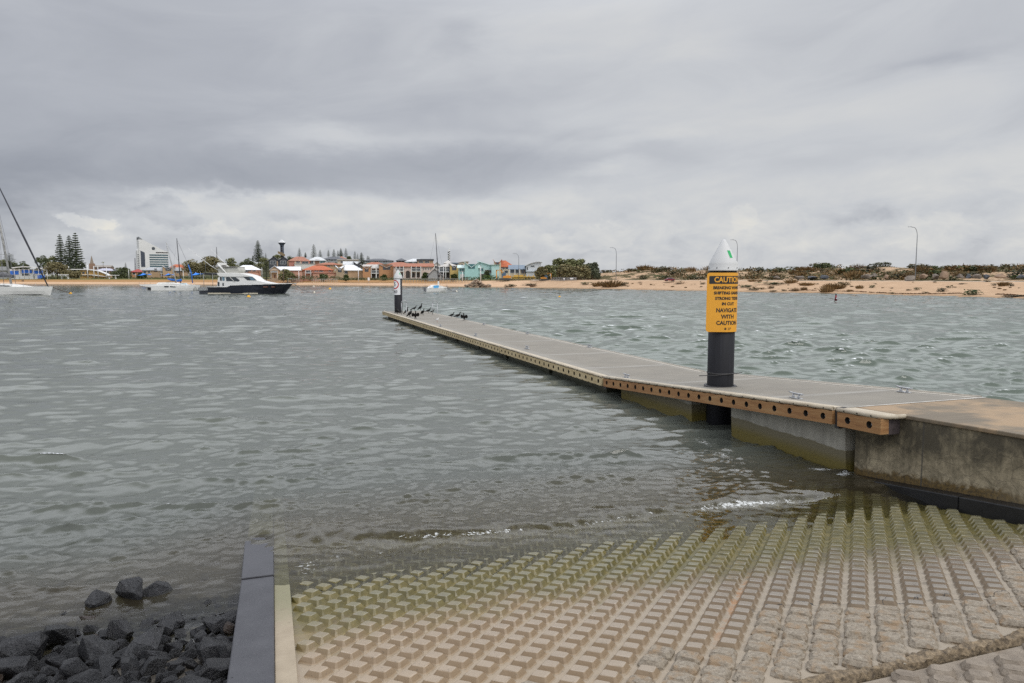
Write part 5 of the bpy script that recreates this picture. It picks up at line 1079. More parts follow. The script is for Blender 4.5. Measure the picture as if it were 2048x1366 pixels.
            k.prism([(x0, 0), (x1, 0), (x1, z0), ((x0 + x1) / 2, z1 - .1), (x0, z0)], -2.0, .4); wg = k.build('gable_bay', WALL[q[5]], t); sl = (z1 - z0) / ((x1 - x0) / 2); f = MB(); o = .4
            f.prism([(x0 - o, z0 - o * sl), ((x0 + x1) / 2, z1), (x1 + o, z0 - o * sl), (x1 + o, z0 - o * sl + .2), ((x0 + x1) / 2, z1 + .22), (x0 - o, z0 - o * sl + .2)], -2.4, 7.5); f.build('gable_roof', ROOF[q[6]], wg)
            if len(q) > 7:
                f = MB(); f.box(x0 + (x1 - x0) * .25, x1 - (x1 - x0) * .25, -2.04, -1.97, z0 - 2.2, z0 - .5); f.build('gable_window', {'w': M_WIN, 't': M_TEALG}[q[7]], wg)
                if len(q) > 8: f = MB(); f.prism([(x0 + .2, z0), (x1 - .2, z0), ((x0 + x1) / 2, z1 - .35)], -2.05, -1.98); f.build('gable_panel', WALL[q[8]], wg)
    return t
def wrow(u0, u1, n, v0, v1, ty='w', fill=.55):
    p = (u1 - u0) / n; return [(u0 + p * (i + .5 - fill / 2), u0 + p * (i + .5 + fill / 2), v0, v1, ty) for i in range(n)]
# -- waterfront row, left to right
house('white roofed two storey house behind the bow of the black yacht', 470, 519, 556, 539, 530, 305, 'pink', 'white', 'hip', [(487, 502, 539.8, 545), (505, 511, 540, 543.5), (498, 516, 547, 543, 'wing', 'pink', 'white'), (520 - 12, 520 - 4, 549, 556, 'd')])
house('tan brick house with white gable roof beside the tiered pine', 540, 559, 556, 540, 532.5, 300, 'tan', 'pale', 'gable', [(548, 551, 549.5, 556, 'd'), (543, 555, 541.5, 543.5, 'bal'), (542.5, 543.5, 542, 556, 'col'), (554.5, 555.5, 542, 556, 'col')])
house('low house with long white metal roof half hidden by a broad bush', 556, 599, 552, 540, 533, 325, 'tan', 'white', 'ridge')
house('pink two storey house with bright orange tile roof', 608, 665, 556, 539.3, 530.6, 300, 'pink', 'orange', 'hip', [(638.5, 646, 540, 543.5), (657, 661, 540, 543), (630, 632, 540, 543.5), (634, 636, 540, 543.5), (586, 607, 547.5, 541.5, 'wing', 'pink', 'orange'), (627, 674, 548.5, 545.5, 'wing', 'pink', 'orange'), (613, 624, 540, 545.5, 'bal'), (612, 613, 541, 556, 'col'), (622, 623, 541, 556, 'col')])
house('house with broad white roof and two tan gables, right of the orange roofed house', 673, 725, 556, 540, 529.3, 300, 'cream', 'white', 'hip', [(674, 688, 541, 534, 'gablefront', 'stone', 'white', 'w'), (701, 706, 540.5, 544, 'arch'), (690, 695, 541, 547), (676, 686, 549, 556, 'k'), (697, 726, 549, 542, 'wing', 'tan', 'white'), (697, 705, 551, 556, 'g')])
house('orange brick house with brown twin gables behind the far pile', 728, 788, 556, 536, 528.5, 296, 'orange', 'beige', 'ridge', [(727, 742, 539, 533, 'gablefront', 'orange', 'beige', 'w', 'brown'), (759, 788, 536, 529, 'gablefront', 'orange', 'beige', 'w', 'brown'), (743, 758, 539, 546, 'bal'), (742.5, 744, 534, 556, 'col'), (752, 754, 534, 556, 'col'), (744, 757, 547, 556, 'k'), (767, 770, 538, 543, 'b'), (774, 777, 538, 543, 'b'), (779, 782, 538, 543, 'b')])
house('long rose white house with columns, arches and terracotta roof', 788, 866, 556, 532.5, 526.2, 290, 'rose', 'terra', 'ridge', wrow(844, 864, 4, 535.5, 540, 'w', .32) + [(793, 808, 533.5, 542, 'bal'), (823, 842, 533.5, 542, 'bal'), (792.5, 794, 533, 556, 'col'), (800, 801.2, 533, 556, 'col'), (807, 808.5, 533, 556, 'col'), (822.5, 824, 533, 556, 'col'), (832, 833.2, 533, 556, 'col'), (841, 842.5, 533, 556, 'col')] + [(812, 820, 541, 556, 'arch'), (824, 830, 545, 555, 'arch'), (833.5, 839.5, 545, 555, 'arch'), (795, 800, 545, 555, 'arch'), (802, 807, 545, 555, 'arch'), (845, 850, 546, 555, 'arch')])
house('small grey gabled house in front of the rose white house', 857, 883, 556.5, 549, 537.5, 262, 'grey', 'grey', 'gable', [(876.5, 880.5, 549, 555, 'k')], depth=10)
house('yellow and blue grey house with beige roof behind the sloop mast', 878, 918, 556, 533, 526, 272, 'bluegrey', 'beige', 'hip', [(900, 917, 536.5, 529, 'gablefront', 'yellow', 'beige', 'w'), (880, 898, 534, 543, 'bal'), (879, 880, 533, 556, 'col'), (891, 892.5, 533, 556, 'col'), (881, 899, 545.5, 556, 'k'), (901, 916, 547, 556, 'k')])
house('aqua house with dark teal glazed gable and two garage doors', 917, 957, 556.5, 535, 530, 262, 'aqua', 'aqua', 'ridge', [(930, 956.5, 535.5, 525.5, 'gablefront', 'aqua', 'aqua', 't'), (919, 928, 536.5, 543, 't'), (920, 929, 548.5, 556.5, 'g'), (932, 943, 548, 556.5, 'g')])
g = [o for o in bpy.data.objects if o.name.startswith('gable_bay')][-1]
house('pale aqua house with sweeping white roof next to the excavator', 957, 997, 556.5, 536, 522.5, 268, 'aqua2', 'aqua', 'shed', [(960, 967, 536.5, 542, 't'), (970, 990, 540, 546, 'k'), (983, 998, 534, 529.5, 'wing', 'aqua2', 'aqua'), (960, 976, 548, 556, 'k')])
house('cream house with steep orange tile roof right of the aqua houses', 987, 1027, 556, 533, 520.5, 285, 'cream', 'orange', 'hip', [(988, 1002, 531, 522, 'gablefront', 'cream', 'orange', 'w'), (1003, 1009, 533.5, 538), (1011, 1016, 533.5, 538), (990, 1006, 538.5, 542, 'bal'), (1009, 1016, 541, 546)])
house('tan house with slate blue roof and square columns', 1019, 1055, 556, 538, 529.5, 262, 'cream', 'blue', 'ridge', [(1020.5, 1029, 539, 546), (1031, 1038, 539, 546), (1043, 1048, 539.5, 546, 'b'), (1049.5, 1053, 539.5, 546, 'b'), (1029.2, 1030.6, 538.5, 556, 'col'), (1038.6, 1040, 538.5, 556, 'col'), (1019, 1020.3, 538.5, 556, 'col')])
house('white clad house with barrel vault roof beside the tree clump', 1052, 1082, 556, 536, 524.5, 258, 'pgrey', 'pale', 'vault', [(1061.5, 1069, 531, 534), (1053, 1072, 548, 543, 'wing', 'pgrey', 'teal'), (1053.5, 1056, 534, 540)])
# -- houses on the hill
house('pair of charcoal gabled townhouses below the lookout tower', 539, 577, 534, 521, 513.5, 405, 'charcoal', 'dark', 'twin', [(542, 552, 522, 528), (561, 571, 522, 528), (554, 556, 522, 533, 'patch', 'tan'), (574, 576.5, 522, 533, 'patch', 'tan')])
house('salmon house with faded tile roof on the hill', 579, 619, 533.5, 521.5, 512.8, 400, 'salmon', 'salmon', 'hip', [(590, 602, 520, 531.5, 'patch', 'cream'), (593, 600, 522, 526), (604, 616, 523, 529), (590, 630, 531, 527, 'wing', 'white', 'pale')])
house('brown and white house with blue glazing on the hill', 619, 651, 532, 520.5, 513.5, 410, 'white', 'pale', 'hip', [(630, 639, 519, 531, 'patch', 'brown'), (640, 650, 521, 528, 't'), (620, 627, 521, 529)])
house('long dark roofed house with brown tiles at the hilltop', 646, 690, 524, 518.5, 512.8, 450, 'grey', 'dark', 'hip', [(650, 656, 519, 522), (661, 667, 519, 522), (674, 684, 519, 523)])
house('brick house with dull red roof beside the dark roofed house', 674, 692, 524, 517.5, 512.5, 455, 'orange', 'salmon', 'hip', [(680, 686, 518.5, 522)])
house('flat roofed cream house on the slope', 676, 716, 530.5, 520.5, 518.5, 385, 'cream', 'beige', 'flat', [(682, 688, 522, 526), (694, 700, 522, 526), (704, 712, 522, 526)])
house('low terracotta roofed house on the slope behind the orange roof', 632, 682, 534, 529, 524.8, 360, 'tan', 'terra', 'hip', [(640, 645, 529.8, 533), (655, 660, 529.8, 533), (668, 672, 529.8, 533)])
house('white roofed house with dark gable on the slope', 688, 722, 535, 529, 522.5, 350, 'cream', 'pale', 'ridge', [(708, 720, 529, 524, 'gablefront', 'charcoal', 'pale')])
house('dark roofed villa in the upper row left of the pagoda roof', 727, 785, 527, 521, 516.8, 430, 'grey', 'dark', 'hip', [(732, 740, 521.5, 525), (750, 756, 521.5, 525), (766, 774, 521.5, 525)])
house('terracotta roofed house in the middle row above the twin gables', 729, 770, 535, 530, 524, 345, 'pink', 'terra', 'hip', [(735, 739, 530.5, 534), (750, 754, 530.5, 534)])
house('second terracotta roofed house in the middle row', 773, 822, 533, 529, 524, 340, 'pink', 'terra', 'hip', [(780, 784, 529.5, 532.5), (800, 804, 529.5, 532.5)])
house('pagoda shaped dark roof pavilion on the skyline', 793, 812, 526, 521, 516.3, 430, 'charcoal', 'dark', 'hip', [(797, 808, 521.8, 525, 'k')])
house('grey green roofed house on the skyline right of the pagoda roof', 811, 853, 528, 523, 516.8, 415, 'pgrey', 'pale', 'hip', [(818, 824, 523.5, 527), (832, 838, 523.5, 527), (842, 848, 523.5, 527)])
house('flat dark house on the skyline behind the terracotta roofs', 835, 866, 527, 521, 518, 410, 'tan', 'dark', 'flat', [(838, 846, 522, 526), (850, 858, 522, 526)])
house('white gabled house behind the sloop mast', 864, 884, 540, 533, 524.5, 310, 'white', 'pale', 'gable', [(870, 878, 532, 537)])
house('small cream house with pointed roof below the chequered lighthouse', 889, 903, 530, 526, 520.5, 330, 'cream', 'beige', 'hip', [(893, 898, 526.5, 529)])
house('low house with flat blue roof right of the lighthouse', 902, 921, 532, 527.5, 525.3, 330, 'bluegrey', 'blue', 'flat', [(906, 916, 528, 531)])
house('cream curved roof house behind the aqua house', 918, 936, 534, 527, 523.8, 320, 'cream', 'beige', 'vault', [(922, 926, 528.5, 532), (929, 933, 528.5, 532)])
# -- left end of the town
house('tan house with dull red roof below the tall white tower', 263, 288, 553, 543.5, 538, 385, 'orange', 'red', 'hip', [(267, 271, 544.5, 549), (276, 280, 544.5, 549)])
house('tan modern house with grey roof at the foot of the white tower', 287, 322, 553, 540, 534, 375, 'tan', 'grey', 'hip', [(289, 294, 541.5, 546), (297, 301, 541.5, 546), (309, 313, 537.5, 543.5, 'b'), (316, 320, 541.5, 546)])
house('tan gabled house with balcony behind the catamaran masts', 320, 360, 553, 541, 534.5, 365, 'tan', 'grey', 'ridge', [(328, 348, 540, 533, 'gablefront', 'tan', 'grey', 'w'), (323, 330, 540.5, 546, 'bal'), (337, 343, 540, 545), (352, 357, 541.5, 546)])
house('house with orange hip roof between the masts', 338, 374, 545, 537.5, 528.5, 410, 'tan', 'orange', 'hip', [(345, 350, 538.5, 542)])
house('house with lilac roof near the church', 193, 231, 550, 541, 536.5, 400, 'tan', 'lilac', 'hip', [(200, 205, 542, 547), (212, 217, 542, 547), (222, 226, 542, 547)])
house('low white building with dark windows at the far left edge', -30, 8, 556, 541, 533, 370, 'grey', 'grey', 'flat', [(-20, -8, 543, 548), (-4, 4, 543, 548)])

# -- the white sail shaped tower
def sail_tower():
    d = 720; s = mpp(d); x0 = 284.5; b = D(310, 552, d); zb = b.z; X = lambda u: (u - 310) * s; Z = lambda v: D(310, v, d).z - zb; t = thing('office_tower', 'tall white office tower with slanted sail shaped top', 'office tower', (b.x, b.y, zb), math.radians(33))
    M_T = plain('white tower cladding', (.66, .655, .635), .6, var=.05, scale=.1); dp = 20
    m = MB(); m.prism([(X(284), 0), (X(335.5), 0), (X(335.5), Z(503)), (X(327), Z(500.5)), (X(290), Z(479)), (X(284), Z(475))], 0, dp); m.build('wall', M_T, t)
    m = MB(); m.prism([(X(284), Z(479.5)), (X(284), Z(474)), (X(291), Z(479.3))], -.1, dp + .1); m.build('roof_tip', plain('grey louvre', (.22, .23, .24), .6), t)
    m = MB(); m.prism([(X(281), 0), (X(284), 0), (X(284), Z(497)), (X(281), Z(501))], 3, dp - 2); m.build('side_wing', M_T, t)
    k = MB()
    for i in range(9): m = MB(); m.box(X(281.4), X(283.3), 2.9, 3.1, Z(510.5 + i * 3.6), Z(508.8 + i * 3.6)); m.build('side_window', M_WIN, t)
    m = MB(); m.prism([(X(286.2), Z(534)), (X(293.6), Z(534)), (X(293.6), Z(505.5)), (X(286.2), Z(501.5))], -.12, .05); m.build('glazed_strip', plain('tower glass dark', (.035, .045, .065), .15), t)
    M_BAND = plain('tower window band', (.045, .10, .12), .15, var=.35, scale=.08)
    for v0, v1 in ((508.8, 511.5), (513.5, 516), (518, 520.6), (522.6, 525), (527, 529.5), (531, 534)): m = MB(); m.box(X(301.6), X(335.2), -.12, .05, Z(v1), Z(v0)); m.build('window_band', M_BAND, t)
    m = MB(); m.box(X(313.5), X(335.2), -.12, .05, Z(506), Z(504)); m.build('window_band', plain('tower top band', (.05, .04, .035), .5), t)
    m = MB(); n = 20; m.prism([(X(309.3) + 1.55 * math.cos(2 * PI * i / n), Z(497) + 1.55 * math.sin(2 * PI * i / n)) for i in range(n)], -.12, .05); m.build('round_window', M_WIN, t)
    m = MB()
    for u in (330, 332.5, 335): m.tube([(X(u), 4, Z(503)), (X(u), 4, Z(499.5))], .12, 5)
    m.build('antenna', M_WIRE, t)
sail_tower()
def lookout():
    d = 520; s = mpp(d); b = D(564.5, 513, d); zb = b.z - 3; Z = lambda v: D(564, v, d).z - zb; t = thing('lookout_tower', 'dark lookout tower with white pointed roof on the hill', 'lookout tower', (b.x, b.y, zb)); R = lambda px: px * s / 2
    M_D = plain('dark blue steel', (.06, .075, .105), .5, var=.2)
    m = MB(); m.lathe([(R(16), Z(485.4)), (R(9), Z(482)), (R(1.4), Z(479.4)), (R(.6), Z(478))], 8, mi=0, sm=False); m.build('roof', plain('pale tower roof', (.55, .55, .55), .5), t)
    m = MB(); m.lathe([(R(7), Z(492)), (R(9), Z(489.5)), (R(14.6), Z(486.4)), (R(15.2), Z(485)), (R(14), Z(485))], 8, sm=False); m.build('platform', M_D, t)
    for k in range(4):
        a = PI / 4 + k * PI / 2; m = MB(); m.tube([(R(6.4) * math.cos(a), R(6.4) * math.sin(a), -1), (R(6.4) * math.cos(a), R(6.4) * math.sin(a), Z(490))], .28, 6); m.build('leg', M_D, t)
    br = MB()
    for j in range(5):
        z0 = Z(510 - j * 4); z1 = Z(506 - j * 4)
        for k in range(4):
            a, c = PI / 4 + k * PI / 2, PI / 4 + (k + 1) * PI / 2; br.tube([(R(6.4) * math.cos(a), R(6.4) * math.sin(a), z0), (R(6.4) * math.cos(c), R(6.4) * math.sin(c), z1)], .14, 5)
    br.build('bracing', M_D, t); m = MB(); m.lathe([(R(3.4), 0), (R(3.4), Z(490))], 10); m.build('stair_core', M_DARKIN, t)
    m = MB(); m.prism([(R(-13), Z(507)), (R(-13), Z(502.5)), (R(3), Z(505)), (R(14), Z(509)), (R(14), Z(512.5)), (R(2), Z(511))], -2.4, -1.6); m.build('base_ramp', plain('brown ramp wall', (.22, .16, .09), .8), t)
lookout()
def lighthouse():
    d = 640; s = mpp(d); b = D(898, 528, d); zb = b.z; Z = lambda v: D(898, v, d).z - zb; t = thing('lighthouse', 'slim lighthouse with black and white chequers behind the houses', 'lighthouse', (b.x, b.y, zb)); r = 4.6 * s / 2
    W_, K = plain('lighthouse white', (.68, .68, .67), .6, var=.04), plain('lighthouse black', (.02, .02, .02), .6); m = MB(); n = 16; rows = 9; z0, z1 = Z(521.5), Z(502.2)
    m.lathe([(r * 1.02, 0), (r, z0)], n)
    for i in range(rows):
        a, b_ = z0 + (z1 - z0) * i / rows, z0 + (z1 - z0) * (i + 1) / rows; ia = m.add([(r * math.cos(2 * PI * k / n + .35), r * math.sin(2 * PI * k / n + .35), a) for k in range(n)]); ib = m.add([(r * math.cos(2 * PI * k / n + .35), r * math.sin(2 * PI * k / n + .35), b_) for k in range(n)])
        for k in range(n): j = (k + 1) % n; m.face((ia + k, ia + j, ib + j, ib + k), ((k // 4) + i) % 2)
    m.build('tower', [W_, K], t); l = MB(); l.lathe([(r * 1.15, z1), (r * 1.15, z1 + .4), (r * .6, z1 + .4), (r * .6, z1 + 1.6), (r * .7, z1 + 1.7), (r * .1, z1 + 2.4)], 12); l.build('lantern', W_, t)
lighthouse()
def church():
    d = 520; s = mpp(d); b = D(184, 550, d); zb = b.z; Z = lambda v: D(184, v, d).z - zb; X = lambda u: (u - 184) * s; t = thing('church', 'stone church with tall pointed spire left of the tower', 'church', (b.x, b.y, zb), .3); ST = plain('church stone', (.27, .17, .115), .9, var=.2)
    m = MB(); m.box(X(179.5), X(188.5), 0, 3.2, 0, Z(527)); m.build('tower', ST, t); m = MB(); m.lathe([(X(186.6) * 1.35, Z(527.2)), (.12, Z(511.5))], 8, (X(183.8), 1.6, 0), sm=False, rot=PI / 8); m.build('spire', plain('spire slate', (.25, .20, .155), .85, var=.2), t)
    m = MB(); m.prism([(X(189), 0), (X(219), 0), (X(219), Z(534)), (X(189), Z(534))], -2, 8); m.build('nave', ST, t); m = MB(); m.prism([(-3, Z(534.4)), (9, Z(534.4)), (3, Z(530.5))], X(188.7), X(219.5), axis='x'); m.build('roof', plain('church roof', (.25, .22, .19), .8), t)
    for u in (194, 200, 206, 212): m = MB(); m.box(X(u), X(u + 2), -2.05, -1.95, Z(540), Z(536)); m.build('window', M_WIN, t)
church()
# -- foreshore buildings and shelters at the left
M_BLUEP = plain('bright blue panel', (.02, .15, .62), .6, var=.12); M_SAIL = plain('blue shade cloth', (.02, .20, .70), .7, var=.1)
def surf_club():
    d = 352; s = mpp(d); b = D(52, 557, d); zb = b.z - .3; X = lambda u: (u - 52) * s; Z = lambda v: D(52, v, d).z - zb; t = thing('beach_pavilion', 'beach pavilion with curved white roof and bright blue panels', 'pavilion', (b.x, b.y, zb), .5)
    m = MB(); m.box(X(24), X(82), 1.5, 9, 0, Z(538)); m.build('wall', plain('pavilion white', (.56, .57, .56), .7), t); r = MB(); ar = [(X(30) + (X(80) - X(30)) * k / 12, Z(537.5) + (Z(534.3) - Z(537.5)) * math.sin(PI * (.08 + .92 * k / 12))) for k in range(13)]; r.prism(ar + [(x, z + .35) for x, z in ar[::-1]], -1.2, 9.5); r.build('roof', M_WHITE, t)
    for q in ((25, 40, 542, 549), (45, 62, 540, 546), (64, 80, 541, 547), (71, 83, 550, 557)): m = MB(); m.box(X(q[0]), X(q[1]), 1.3, 1.55, Z(q[3]), Z(q[2])); m.build('blue_panel', M_BLUEP, t)
    for q in ((45, 58, 547, 551), (64, 66, 548, 556), (26, 34, 550, 556)): m = MB(); m.box(X(q[0]), X(q[1]), 1.35, 1.56, Z(q[3]), Z(q[2])); m.build('window', M_WIN, t)
    for u in (26, 34, 42, 50, 58, 66, 74, 82): m = MB(); m.tube([(X(u), -1, 0), (X(u), -1, Z(538 if 30 < u < 80 else 546))], .09, 6); m.build('post', M_WHITE, t)
surf_club()
def cafe():
    d = 372; s = mpp(d); b = D(186, 557, d); zb = b.z - .3; X = lambda u: (u - 186) * s; Z = lambda v: D(186, v, d).z - zb; t = thing('beach_cafe', 'low ochre cafe with curved roof and leaning white masts', 'cafe', (b.x, b.y, zb), .4); OC = plain('ochre cladding', (.42, .26, .085), .7)
    m = MB(); m.prism([(X(164), 0), (X(212), 0), (X(206), Z(548)), (X(196), Z(543)), (X(180), Z(540.5)), (X(164), Z(540.5))], 0, 9); m.build('wall', OC, t); r = MB(); ar = [(X(140), Z(540)), (X(164), Z(539.6)), (X(180), Z(540)), (X(196), Z(542.4)), (X(208), Z(548)), (X(213), Z(551.5))]; r.prism(ar + [(x, z + .4) for x, z in ar[::-1]], -1.2, 10); r.build('roof', M_WHITE, t)
    for u in (168, 175): m = MB(); m.box(X(u), X(u + 4), -.05, .05, Z(548), Z(543.5)); m.build('window', M_WIN, t)
    m = MB(); m.box(X(164), X(186), -1.2, 0, Z(550.2), Z(549.2)); m.prism([(X(186), Z(549.5)), (X(190), Z(549.3)), (X(214), Z(553.8)), (X(186), Z(551))], -1.3, -.2); m.build('awning', M_WHITE, t)
    for u, v, du in ((139, 533.5, 3), (146, 533, 3), (120, 537.5, 2.5), (178, 530.5, 0), (189, 532.5, 0), (196, 533, 0), (211, 535, 0)): m = MB(); m.tube([(X(u + du), -1.5, 0), (X(u), -1.5, Z(v))], .16, 6); m.build('mast', M_WHITE, t)
cafe()
def shelter(label, u0, u1, v, vb, d):
    s = mpp(d); b = D((u0 + u1) / 2, vb, d); X = lambda u: (u - (u0 + u1) / 2) * s; Z = lambda q: D(u0, q, d).z - b.z; t = thing('picnic_shelter', label, 'shelter', b)
    m = MB(); m.box(X(u0), X(u1), -1, 2, Z(v + 1.1), Z(v)); m.build('roof', M_WHITE, t)
    for u in (u0 + 3.5, u1 - 5): m = MB(); m.hexa([(X(u), 0, -.3), (X(u + 2.2), 0, -.3), (X(u + 2.2), .5, -.3), (X(u), .5, -.3), (X(u + .4), 0, Z(v + 1.1)), (X(u + 1.9), 0, Z(v + 1.1)), (X(u + 1.9), .5, Z(v + 1.1)), (X(u + .4), .5, Z(v + 1.1))]); m.build('pillar', M_WHITE, t)
shelter('white flat roofed picnic shelter left of the ochre cafe', 119, 140, 549, 560, 350); shelter('white flat roofed picnic shelter right of the ochre cafe', 214, 235, 550, 560.5, 352)
def shade(label, u0, u1, v0, v1, vb, d):
    s = mpp(d); b = D((u0 + u1) / 2, vb, d); X = lambda u: (u - (u0 + u1) / 2) * s; Z = lambda q: D(u0, q, d).z - b.z; t = thing('shade_sail', label, 'shade sail', b); n = 8; V = []
    cor = [(X(u0), -2.5, Z(v0 + 2.2)), (X(u1), -2.5, Z(v0 - .5)), (X(u1 - 3), 3, Z(v0 + 1)), (X(u0 + 3), 3, Z(v0 - .5))]; m = MB()
    for i in range(n + 1):
        for j in range(n + 1):
            a, c = i / n, j / n; sg = 1.0 * (1 - (2 * a - 1) ** 2) * .35 + .5 * (1 - (2 * c - 1) ** 2); p = Vector(cor[0]) * (1 - a) * (1 - c) + Vector(cor[1]) * a * (1 - c) + Vector(cor[2]) * a * c + Vector(cor[3]) * (1 - a) * c; V.append((p.x, p.y, p.z - sg - (Z(v0) - Z(v1)) * .35 * (1 - c)))
    m.add(V)
    for i in range(n):
        for j in range(n): k = i * (n + 1) + j; m.face((k, k + 1, k + n + 2, k + n + 1))
    o = m.build('cloth', M_SAIL, t); o.modifiers.new('solid', 'SOLIDIFY').thickness = .06
    for c in cor: m = MB(); m.tube([(c[0], c[1], -.3), (c[0], c[1], c[2] + .3)], .09, 6); m.build('post', M_GALV, t)
shade('blue shade sail left of the catamaran', 277, 300, 546.5, 551, 559, 345); shade('blue shade sail behind the catamaran mast', 328, 347, 547, 550.5, 559, 345); shade('blue shade sail on poles left of the black motor yacht', 383, 406, 545.5, 551.5, 559, 338)
# -- lamp posts
def lamp(label, u, vb, vt, d, arm, src={}, cat='street lamp'):
    b = D(u, vb, d); h = D(u, vt, d).z - b.z; s = mpp(d); al = arm * s; t = thing('street_lamp', label, cat, b, 0, 'street lamps along the shore road'); m = MB(); r = max(.085, .75 * s / 2); k = 8
    pts = [(0, 0, -.5), (0, 0, h * .5), (0, 0, h * .80)] + [(-al * .55 * (1 - math.cos(PI / 2 * i / k)), 0, h * .80 + (h * .19) * math.sin(PI / 2 * i / k)) for i in range(1, k + 1)] + [(-al, 0, h)]
    m.tube(pts, [r * 1.2, r * 1.0, r * .85] + [r * .7] * (k + 1), 8); m.build('pole', plain('lamp post steel', (.19, .205, .22), .45, var=.1, metal=.3), t)
    m = MB(); m.hexa([(-al - 4 * s, -.14, h - .08), (-al + .2, -.14, h - .06), (-al + .2, .14, h - .06), (-al - 4 * s, .14, h - .08), (-al - 4 * s, -.12, h + .06), (-al + .2, -.12, h + .14), (-al + .2, .12, h + .14), (-al - 4 * s, .12, h + .06)]); m.build('lamp_head', M_GALV, t)
lamp('tall curved street lamp standing alone at the right, beside the slanted boulder', 1830.5, 553, 453.5, 152, 15); lamp('curved street lamp just right of the caution pile', 1473, 562, 479.5, 180, 10); lamp('curved street lamp right of the big tree clump', 1232, 563, 495.2, 205, 9); lamp('curved street lamp in front of the slate blue roofed house', 1037.5, 562, 507, 236, 9)
def pole(label, u, vb, vt, d, lean=0, mat=None):
    b = D(u, vb, d); h = D(u, vt, d).z - b.z; t = thing('light_pole', label, 'pole', b, 0, 'slim poles on the foreshore'); m = MB(); m.tube([(0, 0, -.3), (lean * mpp(d), 0, h)], [.14, .10], 6); m.build('post', mat or M_WHITE, t); m = MB(); m.box(lean * mpp(d) - .25, lean * mpp(d) + .25, -.12, .12, h, h + .14); m.build('top_fitting', M_GALV, t)
for q in (('slim pole in front of the house with the red wing roof', 598, 561, 541, 292), ('slim pole beside the tiered pine', 524.5, 561, 536, 296), ('slim pole in front of the white roofed house', 717, 561, 535, 276), ('leaning white pole left of the sloop', 886, 561.5, 533, 248, 1.6), ('slim pole in front of the aqua house', 961.5, 561.5, 532, 238), ('slim dark pole before the rubble heap', 925, 561.5, 543, 242), ('white pole near the far left pines', 95, 559, 541, 345), ('slim pole on the lawn near the masts', 367, 560, 541, 340), ('slim pole beside the left shade sail', 258, 559, 538, 352)): pole(*q)
def fence(label, u0, u1, v0, v1, n, d0, d1, mat, rails=(0.0, .5)):
    t = thing('promenade_fence', label, 'fence', D((u0 + u1) / 2, v1, (d0 + d1) / 2)); org = t.location; P0, P1 = D(u0, v1, d0), D(u1, v1, d1); h = D(u0, v0, d0).z - P0.z
    for i in range(n + 1): p = P0.lerp(P1, i / n) - org; m = MB(); m.box(p.x - .07, p.x + .07, p.y - .07, p.y + .07, p.z - .5, p.z + h); m.build('post', mat, t)
    for r in rails: a, b = P0 - org + Vector((0, -.08, h * (1 - r))), P1 - org + Vector((0, -.08, h * (1 - r))); m = MB(); m.tube([a, b], .06, 5); m.build('rail', mat, t)
fence('pale rail fence on the promenade behind the black motor yacht', 527, 598, 557.5, 561.5, 18, 298, 290, plain('pale timber rail', (.40, .37, .31), .8)); fence('pale rail fence in front of the orange roofed house', 624, 674, 558, 562, 14, 286, 279, plain('pale timber rail', (.40, .37, .31), .8)); fence('grey rail fence in front of the rose white and yellow houses', 790, 936, 557.5, 562, 26, 262, 242, plain('grey rail', (.25, .24, .22), .8))
fence('temporary wire fence round the works beside the tree clump', 1103, 1152, 555.5, 561.5, 9, 222, 216, M_GALV, (0.0, .3, .6, .95)); fence('dark picket fence in front of the tan houses at the left', 288, 430, 559.5, 563, 30, 350, 326, plain('dark timber', (.07, .055, .045), .85), (0, .35, .7))
